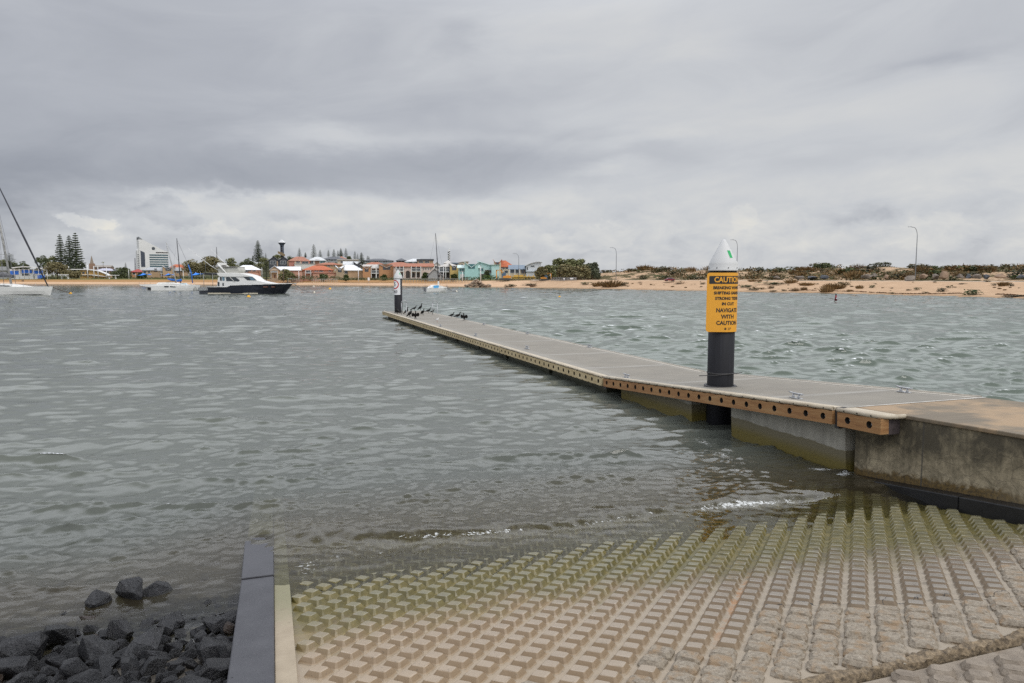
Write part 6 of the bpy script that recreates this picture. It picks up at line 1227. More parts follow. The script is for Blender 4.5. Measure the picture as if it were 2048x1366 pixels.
# -- works on the shore
def box_at(m, X, Z, u0, u1, v0, v1, y0, y1, mi=0): m.box(X(u0), X(u1), y0, y1, Z(v1), Z(v0), mi)
def excavator(label, u, vb, d, k=1.0, flip=1):
    s = mpp(d) * k; b = D(u, vb, d); X = lambda q: q * s * flip; t = thing('excavator', label, 'excavator', b); OR = plain('excavator orange', (.55, .24, .03), .5); DK = plain('excavator dark', (.05, .05, .05), .7)
    for y in (-1.1, 1.1): m = MB(); m.prism([(X(-11), 1.0 * s), (X(-9), 0), (X(9), 0), (X(11), 1.0 * s), (X(11), 3 * s), (X(9), 4 * s), (X(-9), 4 * s), (X(-11), 3 * s)], y - .35, y + .35); m.build('track', DK, t)
    m = MB(); m.prism([(X(-4), 4.4 * s), (X(12), 4.4 * s), (X(12.5), 9 * s), (X(4), 10 * s), (X(-4), 8 * s)], -1.3, 1.3); m.build('body', OR, t, bevel=.05); m = MB(); m.prism([(X(-6), 5 * s), (X(2), 5 * s), (X(2), 15 * s), (X(-4), 15.5 * s), (X(-6.5), 11 * s)], -1.2, .2); m.build('cab', plain('cab glass blue', (.05, .10, .16), .2), t)
    m = MB(); m.hexa([(X(-1), -.1, 7 * s), (X(2), -.1, 7 * s), (X(2), .5, 7 * s), (X(-1), .5, 7 * s), (X(-10), -.1, 20.5 * s), (X(-8), -.1, 21.5 * s), (X(-8), .5, 21.5 * s), (X(-10), .5, 20.5 * s)]); m.hexa([(X(-10.5), -.1, 20 * s), (X(-8), -.1, 20.5 * s), (X(-8), .5, 20.5 * s), (X(-10.5), .5, 20 * s), (X(-17.5), -.1, 18.5 * s), (X(-17), -.1, 20.5 * s), (X(-17), .5, 20.5 * s), (X(-17.5), .5, 18.5 * s)]); m.build('boom', OR, t)
    m = MB(); m.hexa([(X(-17.5), -.1, 3 * s), (X(-15.8), -.1, 3 * s), (X(-15.8), .4, 3 * s), (X(-17.5), .4, 3 * s), (X(-18.2), -.1, 20.5 * s), (X(-16), -.1, 20.5 * s), (X(-16), .4, 20.5 * s), (X(-18.2), .4, 20.5 * s)]); m.build('arm', OR, t); m = MB(); m.prism([(X(-19), 3.2 * s), (X(-15), 3.6 * s), (X(-13.6), 1.4 * s), (X(-15), -.2 * s), (X(-18), .2 * s)], -.5, .8); m.build('bucket', DK, t)
excavator('orange excavator with raised boom in front of the cream house', 1010, 560.5, 236); excavator('second orange excavator behind the wire fence by the tree clump', 1090, 561, 226, .72, -1)
def site_building():
    d = 244; s = mpp(d); b = D(1047, 561.5, d); X = lambda u: (u - 1047) * s; Z = lambda v: D(1047, v, d).z - b.z; t = thing('site_building', 'long low yellow site building behind the excavator', 'site building', b); m = MB(); YB = plain('site yellow', (.52, .34, .075), .7)
    m.box(X(1024), X(1070), 0, 6, -.5, Z(554.6)); m.build('wall', YB, t); m = MB(); m.box(X(1023.5), X(1070.5), -.3, 6.3, Z(554.6), Z(552.8)); m.build('parapet', YB, t); m = MB(); m.box(X(1028), X(1047), 1, 5, Z(552.8), Z(549.8)); m.build('upper_block', YB, t)
    for u in (1050, 1056, 1062): m = MB(); m.box(X(u), X(u + 3.4), -.05, .05, Z(558), Z(555)); m.build('opening', M_DARKIN, t)
    for u in (1051, 1057, 1066): m = MB(); m.box(X(u), X(u + 1.4), 1, 1.5, Z(553), Z(549.5)); m.build('stack', YB, t)
    m = MB(); m.box(X(1024), X(1088), -1.6, -1.3, -.5, Z(557.8)); m.build('low_wall', plain('low block wall', (.20, .16, .12), .9, var=.2), t)
site_building()
def sign_board(label, u, v0, v1, w, d): 
    b = D(u, v1, d); h = D(u, v0, d).z - b.z; s = mpp(d); t = thing('notice_board', label, 'sign', b, 0, 'white notice boards'); m = MB(); m.box(-w * s / 2, w * s / 2, -.05, .05, h * .35, h); m.build('panel', M_SIGNW, t); m = MB(); m.box(-.06, .06, .05, .12, -.3, h * .9); m.build('post', M_GALV, t)
sign_board('white notice board on the wire fence, left one', 1128, 556, 560, 2.5, 216); sign_board('double white notice board on the wire fence, right one', 1143, 556, 559.5, 6, 216); sign_board('tall white board beside the second excavator', 1101, 547.5, 554, 2, 228); sign_board('white board standing on the beach promenade left of the far pile', 737.5, 555, 564, 4, 274)
def car():
    d = 186; b = D(1339, 562.3, d); s = mpp(d); t = thing('car', 'dark red car parked on the shore road left of the caution pile', 'car', b); L = 20.3 * s; hh = 7 * s; RC = plain('dark red car paint', (.17, .012, .025), .3); x = lambda f: (f - .5) * L; z = lambda f: f * hh
    m = MB(); m.rings([[(x(f), -.85 * w, z(zl)), (x(f), -.88 * w, z(zt)), (x(f), .88 * w, z(zt)), (x(f), .85 * w, z(zl))] for f, zl, zt, w in ((0, .22, .45, .9), (.03, .18, .52, .97), (.25, .16, .60, 1), (.6, .16, .62, 1), (.94, .18, .60, .97), (1, .24, .50, .9))], 0, True, False); m.build('body', RC, t, bevel=.05)
    m = MB(); m.rings([[(x(f0), -.80, z(.58)), (x(f1), -.62, z(zt)), (x(f1), .62, z(zt)), (x(f0), .80, z(.58))] for f0, f1, zt in ((.18, .34, .93), (.4, .42, 1.0), (.62, .62, 1.0), (.93, .80, .90))], 0, True, False); m.build('roof', RC, t)
    m = MB(); m.prism([(x(.22), z(.61)), (x(.35), z(.88)), (x(.40), z(.90)), (x(.40), z(.61))], -.80, .80); m.prism([(x(.43), z(.61)), (x(.43), z(.92)), (x(.62), z(.92)), (x(.62), z(.61))], -.80, .80); m.prism([(x(.65), z(.61)), (x(.65), z(.90)), (x(.78), z(.82)), (x(.86), z(.61))], -.80, .80); m.build('side_window', M_WIN, t)
    for f in (.2, .8):
        for y in (-.82, .82): m = MB(); m.tube([(x(f), y - .1, z(.2)), (x(f), y + .1, z(.2))], z(.22), 14); m.build('wheel', M_MASTD, t)
car()
def person_far(label, u, v0, v1, d):
    b = D(u, v1, d); h = D(u, v0, d).z - b.z; t = thing('beach_post', label, 'post', b, 0, 'two short dark posts'); m = MB(); m.tube([(0, 0, -.2), (0, 0, h)], .22, 8); m.build('shaft', M_DARKIN, t)
person_far('left of two short dark posts on the beach behind the white yacht', 44.5, 560.5, 564.3, 336); person_far('right of two short dark posts on the beach behind the white yacht', 47.2, 560.5, 564.3, 336)
for i, u in enumerate((274.5, 279, 301, 305)):
    b = D(u, 563.5, 340); t = thing('beach_chair', ('white chair on the beach lawn below the left shade sail, leftmost of four', 'white chair on the beach lawn, second from the left', 'white chair on the beach lawn, third from the left', 'white chair nearest the catamaran stern, rightmost of four')[i], 'chair', b, 0, 'white chairs on the lawn'); m = MB(); m.box(-.45, .45, -.4, .4, .35, .5); m.build('seat', M_WHITE, t); m = MB(); m.box(-.45, .45, .3, .42, .5, 1.2); m.build('backrest', M_WHITE, t)
    for x in (-.4, .3):
        for y in (-.38, .30): m = MB(); m.box(x, x + .1, y, y + .1, -.1, .35); m.build('leg', M_WHITE, t)
def mast_tower(label, u, vb, vt, d, w):
    b = D(u, vb, d); h = D(u, vt, d).z - b.z; t = thing('radio_mast', label, 'mast', b); m = MB(); r = w * mpp(d) / 2
    for k in range(3): a = 2 * PI * k / 3; m.tube([(r * math.cos(a), r * math.sin(a), -2), (r * .25 * math.cos(a), r * .25 * math.sin(a), h)], .10, 5)
    for j in range(10):
        for k in range(3): a, c = 2 * PI * k / 3, 2 * PI * (k + 1) / 3; q0, q1 = r * (1 - .75 * j / 10), r * (1 - .75 * (j + 1) / 10); m.tube([(q0 * math.cos(a), q0 * math.sin(a), h * j / 10), (q1 * math.cos(c), q1 * math.sin(c), h * (j + 1) / 10)], .06, 4)
    m.build('lattice', M_WIRE, t)
mast_tower('thin radio mast on the skyline behind the motor yacht', 434, 522, 494, 500, 3); mast_tower('bulky telecom mast left of the white tower', 271.5, 553, 516, 420, 4)
# ================================================================== PLANTS, ROCKS
LEAF = {'gum': leafy('gum leaves', (.075, .085, .038), (.27, .27, .125)), 'dark': leafy('dark leaves', (.036, .048, .025), (.15, .17, .08)), 'olive': leafy('olive leaves', (.085, .080, .038), (.29, .25, .13)), 'pine': leafy('pine needles', (.018, .027, .017), (.078, .096, .050)), 'bush': leafy('bush leaves', (.025, .040, .012), (.10, .125, .038)),
        'grey': leafy('grey green leaves', (.05, .06, .036), (.18, .19, .12)), 'brown': leafy('dry brush', (.10, .066, .027), (.30, .20, .088)), 'bright': leafy('bright green leaves', (.025, .05, .010), (.085, .14, .028)), 'red': leafy('reddish brush', (.075, .038, .020), (.22, .115, .055))}
M_BARK = plain('bark', (.13, .10, .075), .9, scale=3, var=.3)
for _k in ('gum', 'dark', 'olive', 'grey', 'bush', 'bright', 'brown', 'red'):
    _e = {'gum': ((.030, .034, .014), (.11, .11, .045)), 'dark': ((.014, .018, .010), (.055, .060, .030)), 'olive': ((.040, .034, .015), (.15, .115, .050)), 'grey': ((.035, .038, .024), (.12, .12, .075)), 'bush': ((.022, .034, .011), (.085, .105, .032)), 'bright': ((.014, .034, .009), (.050, .095, .022)), 'brown': ((.075, .046, .018), (.25, .155, .065)), 'red': ((.06, .03, .016), (.17, .085, .04))}[_k]
    LEAF['s_' + _k] = leafy('scrub ' + _k, *_e)
def leaves(mb, rs, c, r, n, size, sq=(1, 1, 1), mi=0):
    """leaf sprays spread through a rounded clump, denser towards its shell"""
    for _ in range(n):
        th = rs.uniform(0, 2 * PI); z = rs.uniform(-.75, 1); q = r * rs.uniform(.45, 1.05) ** .6; w = math.sqrt(max(0, 1 - z * z)); p = Vector((c[0] + sq[0] * q * w * math.cos(th), c[1] + sq[1] * q * w * math.sin(th), c[2] + sq[2] * q * z))
        a = Vector((rs.uniform(-1, 1), rs.uniform(-1, 1), rs.uniform(-.6, .6))).normalized(); b = a.cross(Vector((rs.uniform(-1, 1), rs.uniform(-1, 1), rs.uniform(-1, 1)))).normalized(); s = size * rs.uniform(.6, 1.4)
        n0 = mb.add([p - a * s, p + b * s * .5, p + a * s, p - b * s * .45]); mb.face((n0, n0 + 1, n0 + 2, n0 + 3), mi)
def tree_mesh(kind, seed, w, h, crown_lo=.25, nclump=16, leaf=None, dens=95, multi=1):
    rs = random.Random(seed); m = MB(); tr = MB(); lf = leaf or w * .032
    for k in range(multi):
        bx = (k - (multi - 1) / 2) * w * .16; top = h * rs.uniform(.5, .65); tr.tube([(bx, 0, -.8), (bx + rs.uniform(-.03, .03) * w, 0, top * .5), (bx * 1.6 + rs.uniform(-.08, .08) * w, rs.uniform(-.05, .05) * w, top)], [w * .028, w * .020, w * .010], 7)
        for j in range(4): z0 = h * rs.uniform(.22, .5); a = rs.uniform(0, 2 * PI); tr.tube([(bx, 0, z0), (bx + w * .18 * math.cos(a), w * .18 * math.sin(a), z0 + h * .18), (bx + w * .34 * math.cos(a), w * .3 * math.sin(a), z0 + h * .30)], [w * .012, w * .009, w * .004], 5)
    for k in range(nclump):
        a = rs.uniform(0, 2 * PI); q = math.sqrt(rs.uniform(0, 1)) * .80; f = rs.uniform(0, 1); zc = h * (crown_lo + (1 - crown_lo) * (.12 + .72 * f)); wr = w / 2 * (1 - .55 * max(0, (f - .35) / .65) ** 1.5)
        r = w * rs.uniform(.11, .20); leaves(m, rs, (wr * q * math.cos(a), wr * q * math.sin(a), zc), r, dens, lf, (1, 1, .72))
    return m.mesh('crown', LEAF[kind]), tr.mesh('trunk', M_BARK)
def tree(label, u, vt, vb, wpx, d, kind, seed, name='leafy_tree', group=None, **k):
    b = D(u, vb, d); off = off_at(u, d); b.z = min(b.z, tz(u, off)); h = D(u, vt, d).z - b.z; w = wpx * mpp(d); t = thing(name, label, 'tree', b, 0, group)
    c, tr = tree_mesh(kind, seed, w, h, **k); link_mesh('crown', c, t); link_mesh('trunk', tr, t); return t
TR = [('dark spreading tree behind the mast of the big left yacht', 12, 519, 557, 46, 395, 'gum', 'dense'), ('rounded dark tree right of the big yacht mast', 43, 520, 557, 34, 390, 'dark', ''), ('dark tree at the very left edge', -14, 521, 557, 44, 392, 'gum', ''),
      ('tall dark tree left of the three Norfolk pines', 88, 507, 557, 34, 372, 'dark', ''), ('olive green tree in front of the three pines', 115, 523, 560, 50, 352, 'olive', ''), ('mid green tree between the dark tree and the pines', 106, 507, 557, 26, 380, 'gum', ''), ('small reddish tree left of the ochre cafe', 152, 541, 560, 28, 346, 'olive', ''), ('dark tree under the rightmost Norfolk pine', 164, 522, 556, 22, 385, 'dark', ''),
      ('broad round dark tree between the cafe and the shade sails', 243, 535, 560, 44, 362, 'dark', ''), ('small tree below the red roofed house', 283, 545, 560, 22, 356, 'bush', ''),
      ('olive tree behind the black yacht stern', 387, 519, 556, 46, 372, 'olive', ''), ('large spreading olive tree behind the outriggers', 424, 511, 556, 52, 365, 'olive', ''), ('green tree above the flybridge of the black yacht', 463, 514, 545, 28, 400, 'gum', ''), ('low dark tree on the hill left of the tall pine', 494, 516, 540, 34, 420, 'dark', ''), ('tree at the foot of the tall hill pine', 529, 515, 540, 30, 425, 'gum', ''), ('small tree on the hill left of the lookout tower', 553, 508, 520, 22, 500, 'gum', ''), ('low tree on the hill right of the lookout tower', 586, 512, 524, 26, 470, 'dark', ''), ('broad green bush beside the tan gabled house', 575, 537, 560, 36, 292, 'gum', ''),
      ('small tree by the pale cream flat house', 698, 512, 524, 12, 460, 'dark', ''), ('small green tree in front of the orange roofed house', 647, 548, 561, 20, 292, 'bush', ''), ('yellow green tree beside the small grey gabled house', 851, 544, 560, 16, 268, 'bush', ''), ('small tree in front of the yellow house', 908, 546, 560, 14, 252, 'bush', ''), ('round dark bush in front of the pale aqua house', 974, 540, 556, 12, 252, 'dark', ''), ('bush in front of the twin gabled house', 768, 548, 560, 14, 280, 'bush', ''), ('bush left of the twin gabled house', 692, 549, 561, 12, 284, 'bush', '')]
for i, (lab, u, vt, vb, w, d, kd, _) in enumerate(TR):
    big = w > 40; tree(lab, u, vt, vb, w, d, kd, 100 + i, nclump=34 if big else 24, dens=90 if big else 75, leaf=max(.36, w * mpp(d) * .034), crown_lo=.12 if vb - vt < 30 else .22)
for i, (u, vt, w, kd, dd) in enumerate(((1084, 532, 30, 'olive', 0), (1098, 528, 36, 'gum', 6), (1120, 514.5, 40, 'gum', 10), (1142, 515, 42, 'gum', 7), (1163, 516.5, 40, 'gum', 9), (1184, 521, 34, 'grey', 4), (1132, 528, 44, 'olive', -5), (1162, 531, 44, 'olive', -6), (1190, 537, 22, 'grey', -2))):
    tree(('olive bushy tree at the left end of the big tree clump', 'low green tree second in the clump left of the street lamp', 'tall rounded tree at the left of the clump top', 'tall rounded tree at the centre of the clump top', 'tall rounded tree at the right of the clump top', 'grey green open tree at the right end of the clump', 'olive tree at the front left of the clump', 'brownish tree at the front right of the clump', 'small grey tree low at the right end of the clump')[i], u, vt, 561.5, w, 226 + dd, kd, 300 + i, 'leafy_tree', 'big tree clump by the road', nclump=26, dens=110, leaf=.36, crown_lo=.16, multi=3)
# -- Norfolk pines
def pine_mesh(seed, h, w, tiers):
    rs = random.Random(seed); m = MB(); tr = MB(); tr.tube([(0, 0, -1), (0, 0, h * .6), (0, 0, h)], [h * .016, h * .009, h * .002], 7)
    for k in range(tiers):
        f = k / (tiers - 1); z = h * (.10 + .88 * f); R = w / 2 * (1 - f) ** .72 * rs.uniform(.86, 1.08) + w * .035; nb = 6 if f < .8 else 5; a0 = rs.uniform(0, 2 * PI)
        for j in range(nb):
            a = a0 + 2 * PI * j / nb + rs.uniform(-.15, .15); r = R * rs.uniform(.85, 1.1); dx, dy = math.cos(a), math.sin(a); st = 6
            for i in range(st):
                q0 = (i + .25) / st; lift = .16 * r * q0 * q0; wd = r * .17 * (1 - .45 * q0) + w * .012
                for e in range(4):
                    x, y, zz = dx * r * q0 + rs.uniform(-1, 1) * wd, dy * r * q0 + rs.uniform(-1, 1) * wd, z + lift + rs.uniform(-.35, .75) * wd * .75; s = w * .050 * rs.uniform(.7, 1.3); b = rs.uniform(0, PI); ca, sa = math.cos(b) * s, math.sin(b) * s
                    n0 = m.add([(x - ca, y - sa, zz), (x, y, zz + s * .55), (x + ca, y + sa, zz + s * .15), (x, y, zz - s * .5)]); m.face((n0, n0 + 1, n0 + 2, n0 + 3))
            tr.tube([(0, 0, z), (dx * r * .95, dy * r * .95, z + .14 * r)], [h * .004, h * .0015], 4)
    return m.mesh('crown', LEAF['pine']), tr.mesh('trunk', M_BARK)
PM = [pine_mesh(1, 30, 11, 22), pine_mesh(2, 30, 13, 18), pine_mesh(3, 30, 12, 13)]
def pine(label, u, vt, vb, wpx, d, k):
    b = D(u, vb, d); h = D(u, vt, d).z - b.z; w = wpx * mpp(d) * (1.3 if d < 400 else 1.12); t = thing('norfolk_pine', label, 'pine tree', b, u * 1.7, 'Norfolk pines on the skyline'); link_mesh('crown', PM[k][0], t); link_mesh('trunk', PM[k][1], t); t.scale = (w / (11, 13, 12)[k],) * 2 + (h / 30,)
for q in (('left one of the three tall Norfolk pines', 124, 468.5, 556, 24, 380, 0), ('middle one of the three tall Norfolk pines', 142, 471, 556, 26, 378, 0), ('right and tallest of the three Norfolk pines', 155, 465.5, 556, 26, 382, 1), ('tiered dark pine behind the leaning mast of the left yacht', 20, 506, 540, 26, 388, 2),
          ('large dark pine on the hill left of the lookout tower', 517, 481, 528, 21, 430, 1), ('tiered bushy pine beside the tan gabled house', 533, 524, 561, 19, 290, 2), ('thin open pine behind the tiered pine', 532, 506, 530, 7, 430, 2), ('pale thin pine right of the lookout tower', 599, 495.5, 516, 9, 560, 2), ('small dark pine right of the pale thin pine', 611, 504.5, 516, 6, 500, 0),
          ('tall open pine on the skyline above the brown and white house', 628, 488.5, 518, 13, 500, 2), ('short open pine beside the tall skyline pine', 640.5, 499.5, 516, 9, 520, 2), ('small skyline pine, left of the row of five', 657, 499.5, 514, 7, 560, 2), ('skyline pine, second of the row of five', 668, 498, 515, 9, 540, 2), ('slight skyline pine in the middle of the row of five', 676, 500.5, 514, 6, 570, 2), ('dense skyline pine, fourth of the row of five', 682, 496.5, 515, 9, 540, 1), ('skyline pine at the right of the row of five', 692, 496, 516, 9, 540, 2),
          ('open pine above the flat cream house', 710, 502, 521, 8, 520, 2), ('faint little pine right of the flat cream house', 715.5, 507, 520, 5, 560, 2), ('dark full pine standing among the mid slope houses', 723.5, 505, 538, 14, 352, 1), ('tiny pine above the dark roofed villa', 735, 511, 520, 5, 560, 2), ('tiny distant pine left of the pagoda roof', 738, 512, 520, 4, 580, 2), ('spindly pine near the red roofed tan house', 252, 525, 548, 7, 420, 2), ('slim distant cypress on the hill left of the large pine', 505.5, 511, 522, 4, 470, 0)): pine(*q)
# palm like tree beside the church and the bare frangipani shaped tree in front of the bush
def palm(label, u, vt, vb, wpx, d, n=16, kind='gum'):
    b = D(u, vb, d); h = D(u, vt, d).z - b.z; w = wpx * mpp(d); t = thing('palm_tree', label, 'tree', b); tr = MB(); tr.tube([(0, 0, -.5), (.1, 0, h * .9)], [w * .05, w * .035], 7); tr.build('trunk', M_BARK, t); m = MB(); rs = random.Random(u)
    for k in range(n):
        a = 2 * PI * k / n + rs.uniform(-.2, .2); e = rs.uniform(.1, .9); pts = [Vector((.1, 0, h * .88)) + Vector((math.cos(a) * w / 2 * f, math.sin(a) * w / 2 * f, w * .32 * (e * f * 1.4 - f * f * .9))) for f in (0, .3, .6, .85, 1.0)]
        for p, q in zip(pts, pts[1:]): sd = Vector((-math.sin(a), math.cos(a), 0)) * w * .045; n0 = m.add([p - sd, p + sd, q + sd * .6, q - sd * .6]); m.face((n0, n0 + 1, n0 + 2, n0 + 3))
    m.build('crown', LEAF[kind], t, fix=False)
palm('slender palm standing right of the church', 207, 521, 548, 8.5, 440); palm('bare spreading palm in front of the broad bush', 567, 536, 561, 20, 288, 11, 'olive')
# -- hedges on the promenade
def hedge(label, u0, u1, vt, vb, d0, d1, kind, seed):
    rs = random.Random(seed); b0, b1 = D(u0, vb, d0), D(u1, vb, d1); c = (b0 + b1) / 2; h = D(u0, vt, d0).z - b0.z; t = thing('hedge', label, 'hedge', c); m = MB(); n = max(3, int((b1 - b0).length / (h * .7)))
    for i in range(n + 1): p = b0.lerp(b1, i / n) - c; leaves(m, rs, (p.x, p.y + rs.uniform(-.3, .3), p.z + h * .45), h * rs.uniform(.5, .68), 46, h * .16, (1.1, .9, .9))
    m.build('foliage', LEAF[kind], t, fix=False)
hedge('dark hedge in front of the orange roofed house', 588, 676, 551, 560, 295, 288, 'dark', 1); hedge('dark hedge along the promenade behind the far pile', 678, 790, 555, 561, 285, 268, 'dark', 2); hedge('dark hedge in front of the rose white house', 790, 880, 556.5, 560.5, 270, 256, 'dark', 3); hedge('green hedge in front of the aqua house', 926, 966, 553, 562, 252, 246, 'bush', 4); hedge('bright green hedge in front of the pale aqua house', 966, 994, 550, 560, 246, 242, 'bright', 5); hedge('low hedge behind the white chairs', 262, 345, 554, 560, 356, 350, 'bush', 6); hedge('low dark hedge behind the black yacht stern', 345, 450, 552, 560, 350, 335, 'dark', 7); hedge('low hedge on the lawn left of the cafe', 84, 130, 553, 560, 352, 350, 'dark', 8); hedge('long low dark hedge behind the lawn', 186, 262, 555, 560, 358, 354, 'bush', 9); hedge('dark low hedge beside the works', 996, 1062, 557, 562, 240, 232, 'olive', 10)
# -- scrub on the bank and dunes: individual plants, copied from a few moulds
def shrub_mesh(kind, seed, n=70, spike=False):
    rs = random.Random(seed); m = MB()
    if spike:
        for k in range(n):
            a = rs.uniform(0, 2 * PI); r = math.sqrt(rs.uniform(0, 1)) * .42; x, y = r * math.cos(a), r * math.sin(a); h = rs.uniform(.5, 1.0) * (1 - r * .9); lx, ly = x * .7 + rs.uniform(-.15, .15), y * .7 + rs.uniform(-.15, .15); wd = .035
            n0 = m.add([(x - wd, y, -.1), (x + wd, y, -.1), (x + lx + wd * .3, y + ly, h), (x + lx - wd * .3, y + ly, h)]); m.face((n0, n0 + 1, n0 + 2, n0 + 3))
    else:
        for k in range(7): leaves(m, rs, (rs.uniform(-.28, .28), rs.uniform(-.28, .28), rs.uniform(.05, .5)), rs.uniform(.2, .32), n // 4, .085, (1, 1, .8))
    return m.mesh('foliage', LEAF['s_' + kind])
SM = {k: [shrub_mesh(k, 40 + j, 110) for j in range(2)] for k in ('dark', 'bright', 'olive', 'grey', 'bush', 'gum')}; SM.update({k: [shrub_mesh(k, 60 + j, 150, True) for j in range(2)] for k in ('brown', 'red')})
def shrub(label, u, v, wpx, hpx, kind, off=None, group=None, seed=0):
    r = random.Random(int(u * 7 + v)); 
    if off is None:                                     # find the place on the bank seen at this pixel row
        best = min((abs((T(u, o).z - D(u, v, shore(u) + o).z)), o) for o in [x * .5 for x in range(0, 46)]); off = best[1]
    p = T(u, off); s = mpp(p.y); t = link_mesh('dune_shrub', SM[kind][r.randrange(2)], loc=p, rz=r.uniform(0, 6)); t.scale = (wpx * s, wpx * s * .8, hpx * s); tag(t, label, 'shrub', group)
BANK = [('large clump of brown grass on the bank below the street lamp, widest of its kind', 1222, 573, 40, 16, 'brown'), ('brown grass tuft left of the large clump', 1196, 572, 22, 11, 'brown'), ('green brown shrub at the right end of the large clump', 1246, 571, 26, 10, 'olive'), ('low green clump left of the brown tufts', 1172, 569, 26, 8, 'bush'), ('reddish tuft on the beach below the works', 1066, 573, 12, 4, 'red'), ('long low green brown plants below the excavator', 1022, 573, 36, 7, 'olive'), ('brush patch right of the works', 1060, 570, 40, 5, 'olive'),
        ('reddish brown bush beside the parked car', 1360, 567, 22, 9, 'brown'), ('small brown tuft above the bank left of the car', 1279, 566, 10, 5, 'red'), ('slanting weed streak left of the caution pile', 1405, 568, 15, 6, 'olive'), ('tiny weed at the foot of the slanting streak', 1402, 574, 8, 3, 'olive'), ('brown tuft under the car', 1344, 574, 6, 3, 'brown'),
        ('wide green creeper right of the caution pile', 1492, 574, 36, 7, 'bush'), ('green creeper along the top of the bank', 1540, 569, 60, 7, 'bush'), ('brown grass behind the green creeper', 1503, 563, 14, 5, 'brown'), ('second brown grass behind the creeper', 1517, 563, 10, 4, 'brown'), ('grey brown mound right of the caution sign', 1510, 580, 36, 8, 'olive'), ('brown tuft in the middle of the bank', 1580, 566, 24, 9, 'brown'), ('small brown bush below the creeper', 1540, 577, 14, 8, 'brown'), ('low green plants near the water left of the marker buoy', 1546, 583, 22, 5, 'olive'), ('olive tuft near the water', 1566, 582, 16, 6, 'olive'), ('brown bush on the bank left of the marker buoy', 1590, 582, 20, 9, 'brown'), ('brown bush just right of its twin', 1606, 580, 12, 8, 'brown'), ('tall brown grass at mid bank', 1611, 571, 26, 8, 'brown'),
        ('large spiky brown clump above the marker buoy', 1652, 584, 26, 17, 'brown'), ('brown clump sloping up behind the spiky one', 1668, 577, 34, 14, 'brown'), ('olive clump at the top of the bank above the marker buoy', 1684, 570, 36, 11, 'olive'), ('round brown bush right of the marker buoy', 1717, 577, 12, 9, 'brown'), ('green pointed bush halfway up the bank', 1743, 575, 16, 9, 'bush'), ('small bush low on the bank', 1698, 583, 12, 6, 'brown'), ('green tuft at the weed line', 1782, 588, 11, 5, 'bush'), ('small dark tuft at mid bank', 1781, 577, 8, 3, 'dark'), ('bush below the slanted boulder', 1833, 580, 16, 8, 'gum'), ('weed beside the weed line', 1816, 581, 12, 5, 'olive'),
        ('weed clump at the water below the boulder', 1850, 587, 20, 6, 'olive'), ('dark green bush with a taller crest', 1882, 583, 24, 11, 'dark'), ('green crest beside the dark bush', 1896, 576, 14, 7, 'gum'), ('big bright green mound at the water edge', 1944, 589, 42, 17, 'bright'), ('small dark green mound near the road at the right', 1984, 571, 12, 7, 'dark'), ('brown grass near the right edge', 2004, 572, 18, 11, 'brown'), ('dark green mound right of the brown grass', 2020, 572, 14, 8, 'dark'), ('long weed wisp under the road', 1970, 563, 20, 5, 'dark'), ('scattered weed near the road at the right', 1922, 568, 16, 3, 'dark'), ('dark heap of seaweed at the right edge of the shore', 2030, 593, 60, 5, 'dark')]
for q in BANK: shrub(q[0], *q[1:6], group='plants on the sand bank')
rs = random.Random(5)
for i in range(46):                                     # little weeds scattered on the bank
    u = rs.uniform(1255, 2046); off = rs.uniform(5, 21); k = rs.choice(['olive', 'brown', 'brown', 'dark', 'grey']); p = T(u, off); t = link_mesh('bank_weed', SM[k][rs.randrange(2)], loc=p, rz=rs.uniform(0, 6)); s = mpp(p.y) * rs.uniform(2.5, 6); t.scale = (s, s, s * .55); tag(t, 'tiny weed tuft dotted over the bare sand bank', 'weed', 'tiny weeds on the sand bank')
# dune scrub on the ridge: bigger bushes one by one, the rest as cover
ridge = []
for i in range(120):
    u = rs.uniform(1200, 2120); off = rs.uniform(37, 78); k = rs.choice(['olive', 'brown', 'brown', 'gum', 'dark', 'grey', 'olive', 'bush'] if u > 1250 else ['olive', 'gum']); p = T(u, off)
    if 1478 < u < 1540 and rs.random() < .75: continue
    s = rs.uniform(1.6, 3.4); t = link_mesh('dune_bush', SM[k][rs.randrange(2)], loc=p, rz=rs.uniform(0, 6)); t.scale = (s * 1.5, s * 1.4, s * rs.uniform(.5, .9)); tag(t, 'scrubby bush in the mass covering the dune ridge', 'bush', 'scrub bushes along the dune ridge')
for lab, u, v, w, h, k, off in (('dense dark green dune shrub, the tallest on the ridge right of the caution pile', 1556, 0, 34, 17, 'gum', 50), ('dark green shrub on the ridge behind the spiky clump', 1720, 0, 46, 12, 'dark', 52), ('dark shrub on the ridge above the boulders', 1745, 0, 44, 12, 'dark', 54), ('dark shrub left of the slanted boulder', 1792, 0, 36, 20, 'dark', 40), ('dark rounded shrub right of the slanted boulder', 1866, 0, 22, 15, 'dark', 44), ('wide dark shrub on the skyline near the right edge', 1970, 0, 52, 16, 'dark', 50), ('large dark shrub at the right edge of the dunes', 2026, 0, 44, 24, 'dark', 42), ('golden grass mound on the ridge', 1612, 0, 36, 13, 'brown', 54), ('golden grass tuft left of the dark skyline shrub', 1690, 0, 40, 14, 'brown', 50), ('rusty bush behind the boulders', 1845, 0, 30, 17, 'brown', 48), ('golden grass strip on the skyline at the right', 1925, 0, 70, 12, 'brown', 52)):
    shrub(lab, u, v, w, h, k, off, 'large shrubs on the dune ridge')
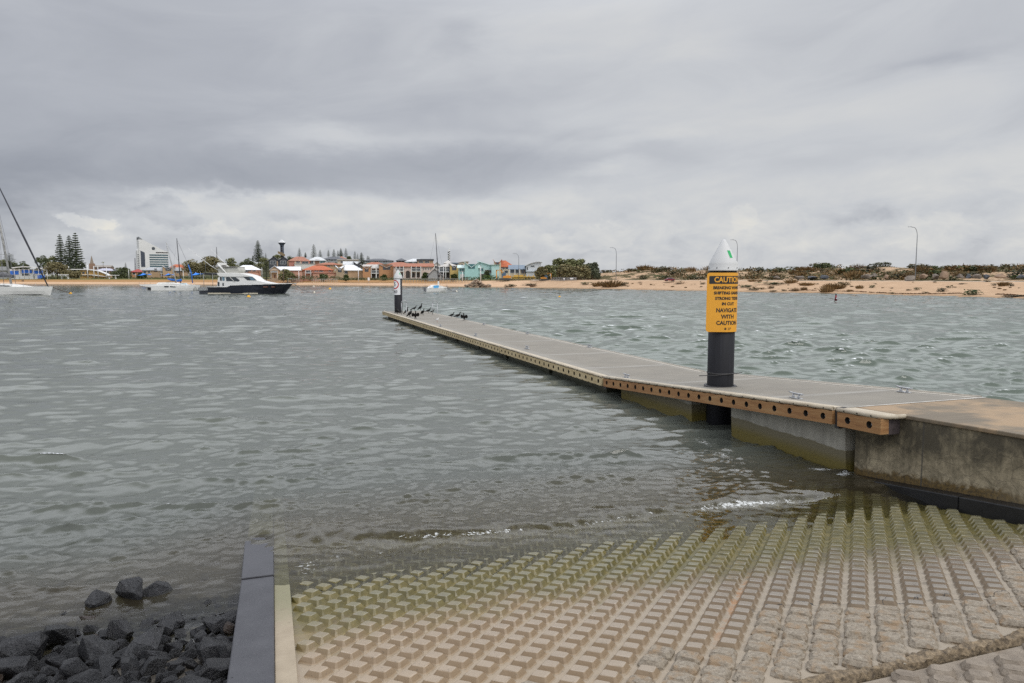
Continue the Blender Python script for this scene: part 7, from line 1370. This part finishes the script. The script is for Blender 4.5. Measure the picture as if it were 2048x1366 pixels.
def cover():
    r = random.Random(9); m = MB()
    for i in range(2600):
        u = r.uniform(1080, 2350); off = r.uniform(36, 120) if u > 1180 else r.uniform(30, 70); p = T(u, off); x, y = p.x, p.y
        if mnoise.noise((x * .045, y * .045, 3)) < (-.08 if u > 1540 or u < 1470 else .15): continue
        leaves(m, r, p, r.uniform(.8, 2.1), 24, .33, (1.3, 1.3, .7), r.randrange(3))
    o = m.build('dune_scrub', [LEAF['s_olive'], LEAF['s_brown'], LEAF['s_gum']], fix=False); tag(o, 'low scrub covering the dunes beyond the road', 'scrub', kind='stuff')
    m = MB()
    for i in range(700):
        u = r.uniform(-150, 900); off = r.uniform(75, 330); p = T(u, off); leaves(m, r, p, r.uniform(1.0, 2.6), 12, .5, (1.2, 1.2, .8), r.randrange(2))
    o = m.build('hill_greenery', [LEAF['gum'], LEAF['dark']], fix=False); tag(o, 'garden greenery between the houses on the hill', 'greenery', kind='stuff')
cover()
# -- rocks
def rock_mesh(seed, flat=.7, mat=None, detail=.016, name='stone'):
    r = random.Random(seed); bm = bmesh.new()
    for k in range(17):
        v = Vector((r.gauss(0, 1), r.gauss(0, 1), r.gauss(0, 1))).normalized(); v = Vector((v.x * r.uniform(.38, .58), v.y * r.uniform(.32, .50), v.z * flat * r.uniform(.36, .52))); bm.verts.new(v)
    bmesh.ops.convex_hull(bm, input=bm.verts); bmesh.ops.delete(bm, geom=[v for v in bm.verts if not v.link_faces], context='VERTS'); bmesh.ops.dissolve_limit(bm, angle_limit=.22, verts=bm.verts, edges=bm.edges)
    bmesh.ops.bevel(bm, geom=bm.edges, offset=.010, segments=1, affect='EDGES'); bmesh.ops.triangulate(bm, faces=bm.faces)
    bmesh.ops.subdivide_edges(bm, edges=bm.edges, cuts=2, use_grid_fill=True)
    for v in bm.verts: p = v.co; v.co = p * (1 + detail * 1.6 * mnoise.noise(p * 5 + Vector((seed, 0, 0))) + detail * mnoise.noise(p * 13 + Vector((0, seed, 0))))
    me = bpy.data.meshes.new(name); bm.to_mesh(me); bm.free(); me.materials.append(mat); return me
def basalt():
    m, w = new_mat('dark basalt'); P = w.n('ShaderNodeTexCoord').outputs['Object']; G_ = w.n('ShaderNodeNewGeometry').outputs['Position']; x, y, z = w.xyz(G_); oi = w.n('ShaderNodeObjectInfo').outputs['Random']
    n = w.noise(P, 4, 6, .65); nf = w.noise(P, 22, 5, .7); col = w.ramp(w.m('ADD', w.m('MULTIPLY', n, .6), w.m('MULTIPLY', nf, .4)), [(.32, (.003, .003, .0035)), (.5, (.007, .007, .0085)), (.7, (.026, .025, .028))])
    col = w.mix(w.m('MULTIPLY', w.mr(oi, .95, .97), .35), col, (.13, .085, .055)); col = w.mix(w.m('MULTIPLY', w.mr(w.m('ADD', z, w.m('MULTIPLY', n, .1)), .07, .0), .6), col, (.035, .032, .012))
    finish(w, col, w.m('SUBTRACT', .46, w.m('MULTIPLY', n, .50)), bump=w.m('ADD', nf, n), bstr=.7, bdist=.035); return m
M_BAS = basalt(); RM = [rock_mesh(20 + k, .62 + .05 * (k % 4), M_BAS) for k in range(12)]
NAMED = [('largest dark rock standing out of the water at the tip of the heap', 263, 1188, 58, 62), ('slab topped dark rock right of the largest rock, farthest into the water', 316, 1190, 58, 42), ('wedge shaped dark rock left of the largest rock', 196, 1208, 62, 44), ('small dark rock at the water behind the wedge rock', 167, 1203, 32, 24), ('lone rounded rock surrounded by water', 113, 1240, 42, 36), ('big dark rock at the left of the heap near the edge', 48, 1300, 72, 62), ('brownish rock cut by the lower left corner', 14, 1342, 66, 40), ('pointed rock against the black kerb at the top of the heap', 465, 1238, 36, 34), ('flat wet rock in the middle of the heap', 284, 1290, 100, 44), ('glossy black rock above the middle of the heap', 352, 1242, 54, 36), ('long dark rock left of the middle of the heap', 182, 1306, 80, 44), ('light topped rock at the bottom right of the heap', 432, 1342, 62, 42)]
def rock_at(lab, u, v, w, h, k, grp, nm='shore_rock', sink=.34):
    z = 0.0
    for _ in range(8): a, b = toab(G(u, v + h * .45, z)); z = bed_z(a, b) - .05
    z = max(z, -.12); p = G(u, v + h * .45, z); s = mpp(p.y / 1.0) ; r = random.Random(int(u * 3 + v)); dist = (p - Vector((0, 0, HC))).length; s = dist / F; t = link_mesh(nm, RM[k % 12], loc=(p.x, p.y, z + h * s * sink), rz=r.uniform(0, 6)); t.rotation_euler = (r.uniform(-.35, .35), r.uniform(-.35, .35), r.uniform(0, 6)); f = 1.08; t.scale = (w * s * f, w * s * .9 * f, h * s * 1.75 * f); tag(t, lab, 'rock', grp); return t
for i, q in enumerate(NAMED): rock_at(q[0], *q[1:5], i, 'dark rocks beside the ramp')
r6 = random.Random(77); placed = [(q[1], q[2], q[3]) for q in NAMED]
for i in range(12000):
    if len(placed) > 300: break
    v = r6.uniform(1205, 1440); u = r6.uniform(-30, 482 - max(0, (v - 1200)) * .09); lim = np.interp(u, [-30, 60, 130, 200, 300, 400, 470, 490], [1290, 1300, 1275, 1235, 1205, 1205, 1205, 1200])
    if v < lim: continue
    w = r6.uniform(20, 54) * (1 + (v - 1230) / 500) * (.6 if r6.random() < .35 else 1); h = w * r6.uniform(.55, .85)
    if any(abs(u - a) < (w + c) * .24 and abs(v - b) < (h + c * .7) * .24 for a, b, c in placed): continue
    placed.append((u, v, w)); rock_at('dark wet angular rock in the heap between the water and the black kerb', u, v - h * .3, w, h, r6.randrange(12), 'dark rocks beside the ramp', sink=.30)
for i in range(70):                                    # drowned stones seen through the shallow water
    a = r6.uniform(-4.2, -.75); b = r6.uniform(-.3, 2.2); s = r6.uniform(.14, .34); p = W(a, b, bed_z(a, b) - .02); t = link_mesh('drowned_rock', RM[r6.randrange(12)], loc=p, rz=r6.uniform(0, 6)); t.scale = (s, s * .9, s * .7); tag(t, 'drowned stone under the shallow water off the rock heap', 'rock', 'drowned stones off the rock heap')
# boulders and slabs by the road, rubble heap
M_GRAN = plain('grey brown granite', (.22, .175, .135), .85, scale=2.2, c2=(.09, .075, .062), bstr=.5, bdist=.05); M_GRAN2 = plain('pinkish granite', (.33, .225, .15), .85, scale=2, c2=(.20, .135, .09), bstr=.5, bdist=.05); M_GRAN3 = plain('dark blue stone', (.075, .08, .09), .8, scale=2, c2=(.03, .031, .035), bstr=.5, bdist=.05); M_RUBB = plain('pale rubble', (.40, .32, .24), .9, scale=1.5, c2=(.22, .17, .12))
BM_ = {k: [rock_mesh(50 + j, .8, m) for j in range(3)] for k, m in (('g', M_GRAN), ('p', M_GRAN2), ('d', M_GRAN3))}
def boulder(lab, u, v0, v1, w, k, off, j=0, rot=None):
    p = T(u, off); d = p.y; h = (v1 - v0) * mpp(d); z = D(u, v1, d).z; t = link_mesh('boulder', BM_[k][j % 3], loc=(p.x, d, z + h * .45), rz=u if rot is None else rot); t.scale = (w * mpp(d) * 1.25, w * mpp(d) * .9, h * 1.75); tag(t, lab, 'boulder', 'boulders along the shore road')
for i, q in enumerate((('pinkish upright slab among the roadside boulders', 1884, 542, 558, 16, 'p', 34.5), ('low grey slabs left of the upright slab', 1867, 548, 558, 18, 'g', 35), ('dark blue boulder right of the upright slab', 1933, 549, 558, 18, 'd', 34.5), ('tan block right of the dark blue boulder', 1951, 548, 557, 18, 'g', 35), ('long dark boulder near the right edge', 1968, 549, 558, 18, 'd', 34.5), ('tan boulder in front of the dark shrub at the right', 1998, 548, 557, 22, 'p', 35.5), ('grey boulder at the right edge', 2040, 549, 557, 26, 'd', 35), ('pale grey boulder behind the bare slope', 1730, 549, 557, 22, 'g', 35.5), ('grey boulder left of the shrub by the street lamp', 1745, 547, 554, 16, 'g', 38), ('pinkish stone near the white post', 1770, 549, 557, 12, 'p', 36), ('small pale stones right of the white post', 1843, 548, 557, 16, 'p', 36), ('mid size grey rock behind the small pale stones', 1915, 548, 557, 14, 'g', 36.5), ('long flat grey boulder left on the road verge', 1598, 552, 558, 26, 'g', 36), ('dark blue flat boulder on the road verge', 1622, 552, 558, 28, 'd', 36), ('brown boulder on the verge left of the flat ones', 1552, 552, 558, 12, 'g', 37), ('purple grey boulder on the verge', 1645, 550, 558, 22, 'd', 37))): boulder(*q, j=i)
o = link_mesh('boulder', rock_mesh(91, .95, M_GRAN, .03), loc=D(1820, 557, 149), rz=.6); o.rotation_euler = (.25, -.35, .6); _q = mpp(149); o.scale = (27 * _q, 22 * _q, 17.5 * _q)
tag(o, 'big slanted grey boulder at the foot of the tall right street lamp', 'boulder', 'boulders along the shore road')
def rubble():
    m = MB(); r = random.Random(3); c = D(953, 571, 222)
    for k in range(330):
        f = r.gauss(0, .42); x = f * 20 * mpp(222); hh = max(.15, 1.75 * math.exp(-(f / .55) ** 2)) * r.uniform(0, 1); s = r.uniform(.14, .42); y = r.uniform(-1.6, 1.6); R = Matrix.Rotation(r.uniform(0, 6), 3, 'Z') @ Matrix.Rotation(r.uniform(-1, 1), 3, 'X'); m.hexa([tuple(Vector((x, y, hh - .1)) + R @ Vector((a * s * r.uniform(.7, 1.2), b * s * r.uniform(.6, 1), e * s * .7))) for e in (-1, 1) for a, b in ((-1, -1), (1, -1), (1, 1), (-1, 1))], r.randrange(2))
    o = m.build('rubble_heap', [M_RUBB, M_GRAN2], loc=c); tag(o, 'heap of pale broken rubble on the beach near the excavator', 'rubble', kind='stuff')
rubble()
# dark weed lines along the shore
def weedline():
    m = MB(); r = random.Random(12)
    for i in range(900):
        u = r.uniform(1560, 2200); off = 3.6 + 1.2 * math.sin(u * .02) + r.uniform(-.3, .3)
        if mnoise.noise((u * .012, 0, 0)) < -.1: continue
        p = T(u, off); leaves(m, r, p, .18, 4, .16, (1.6, .8, .35))
    o = m.build('seaweed_line', LEAF['red'], fix=False); tag(o, 'thin dark line of seaweed washed up along the sand bank', 'seaweed', kind='stuff')
weedline()
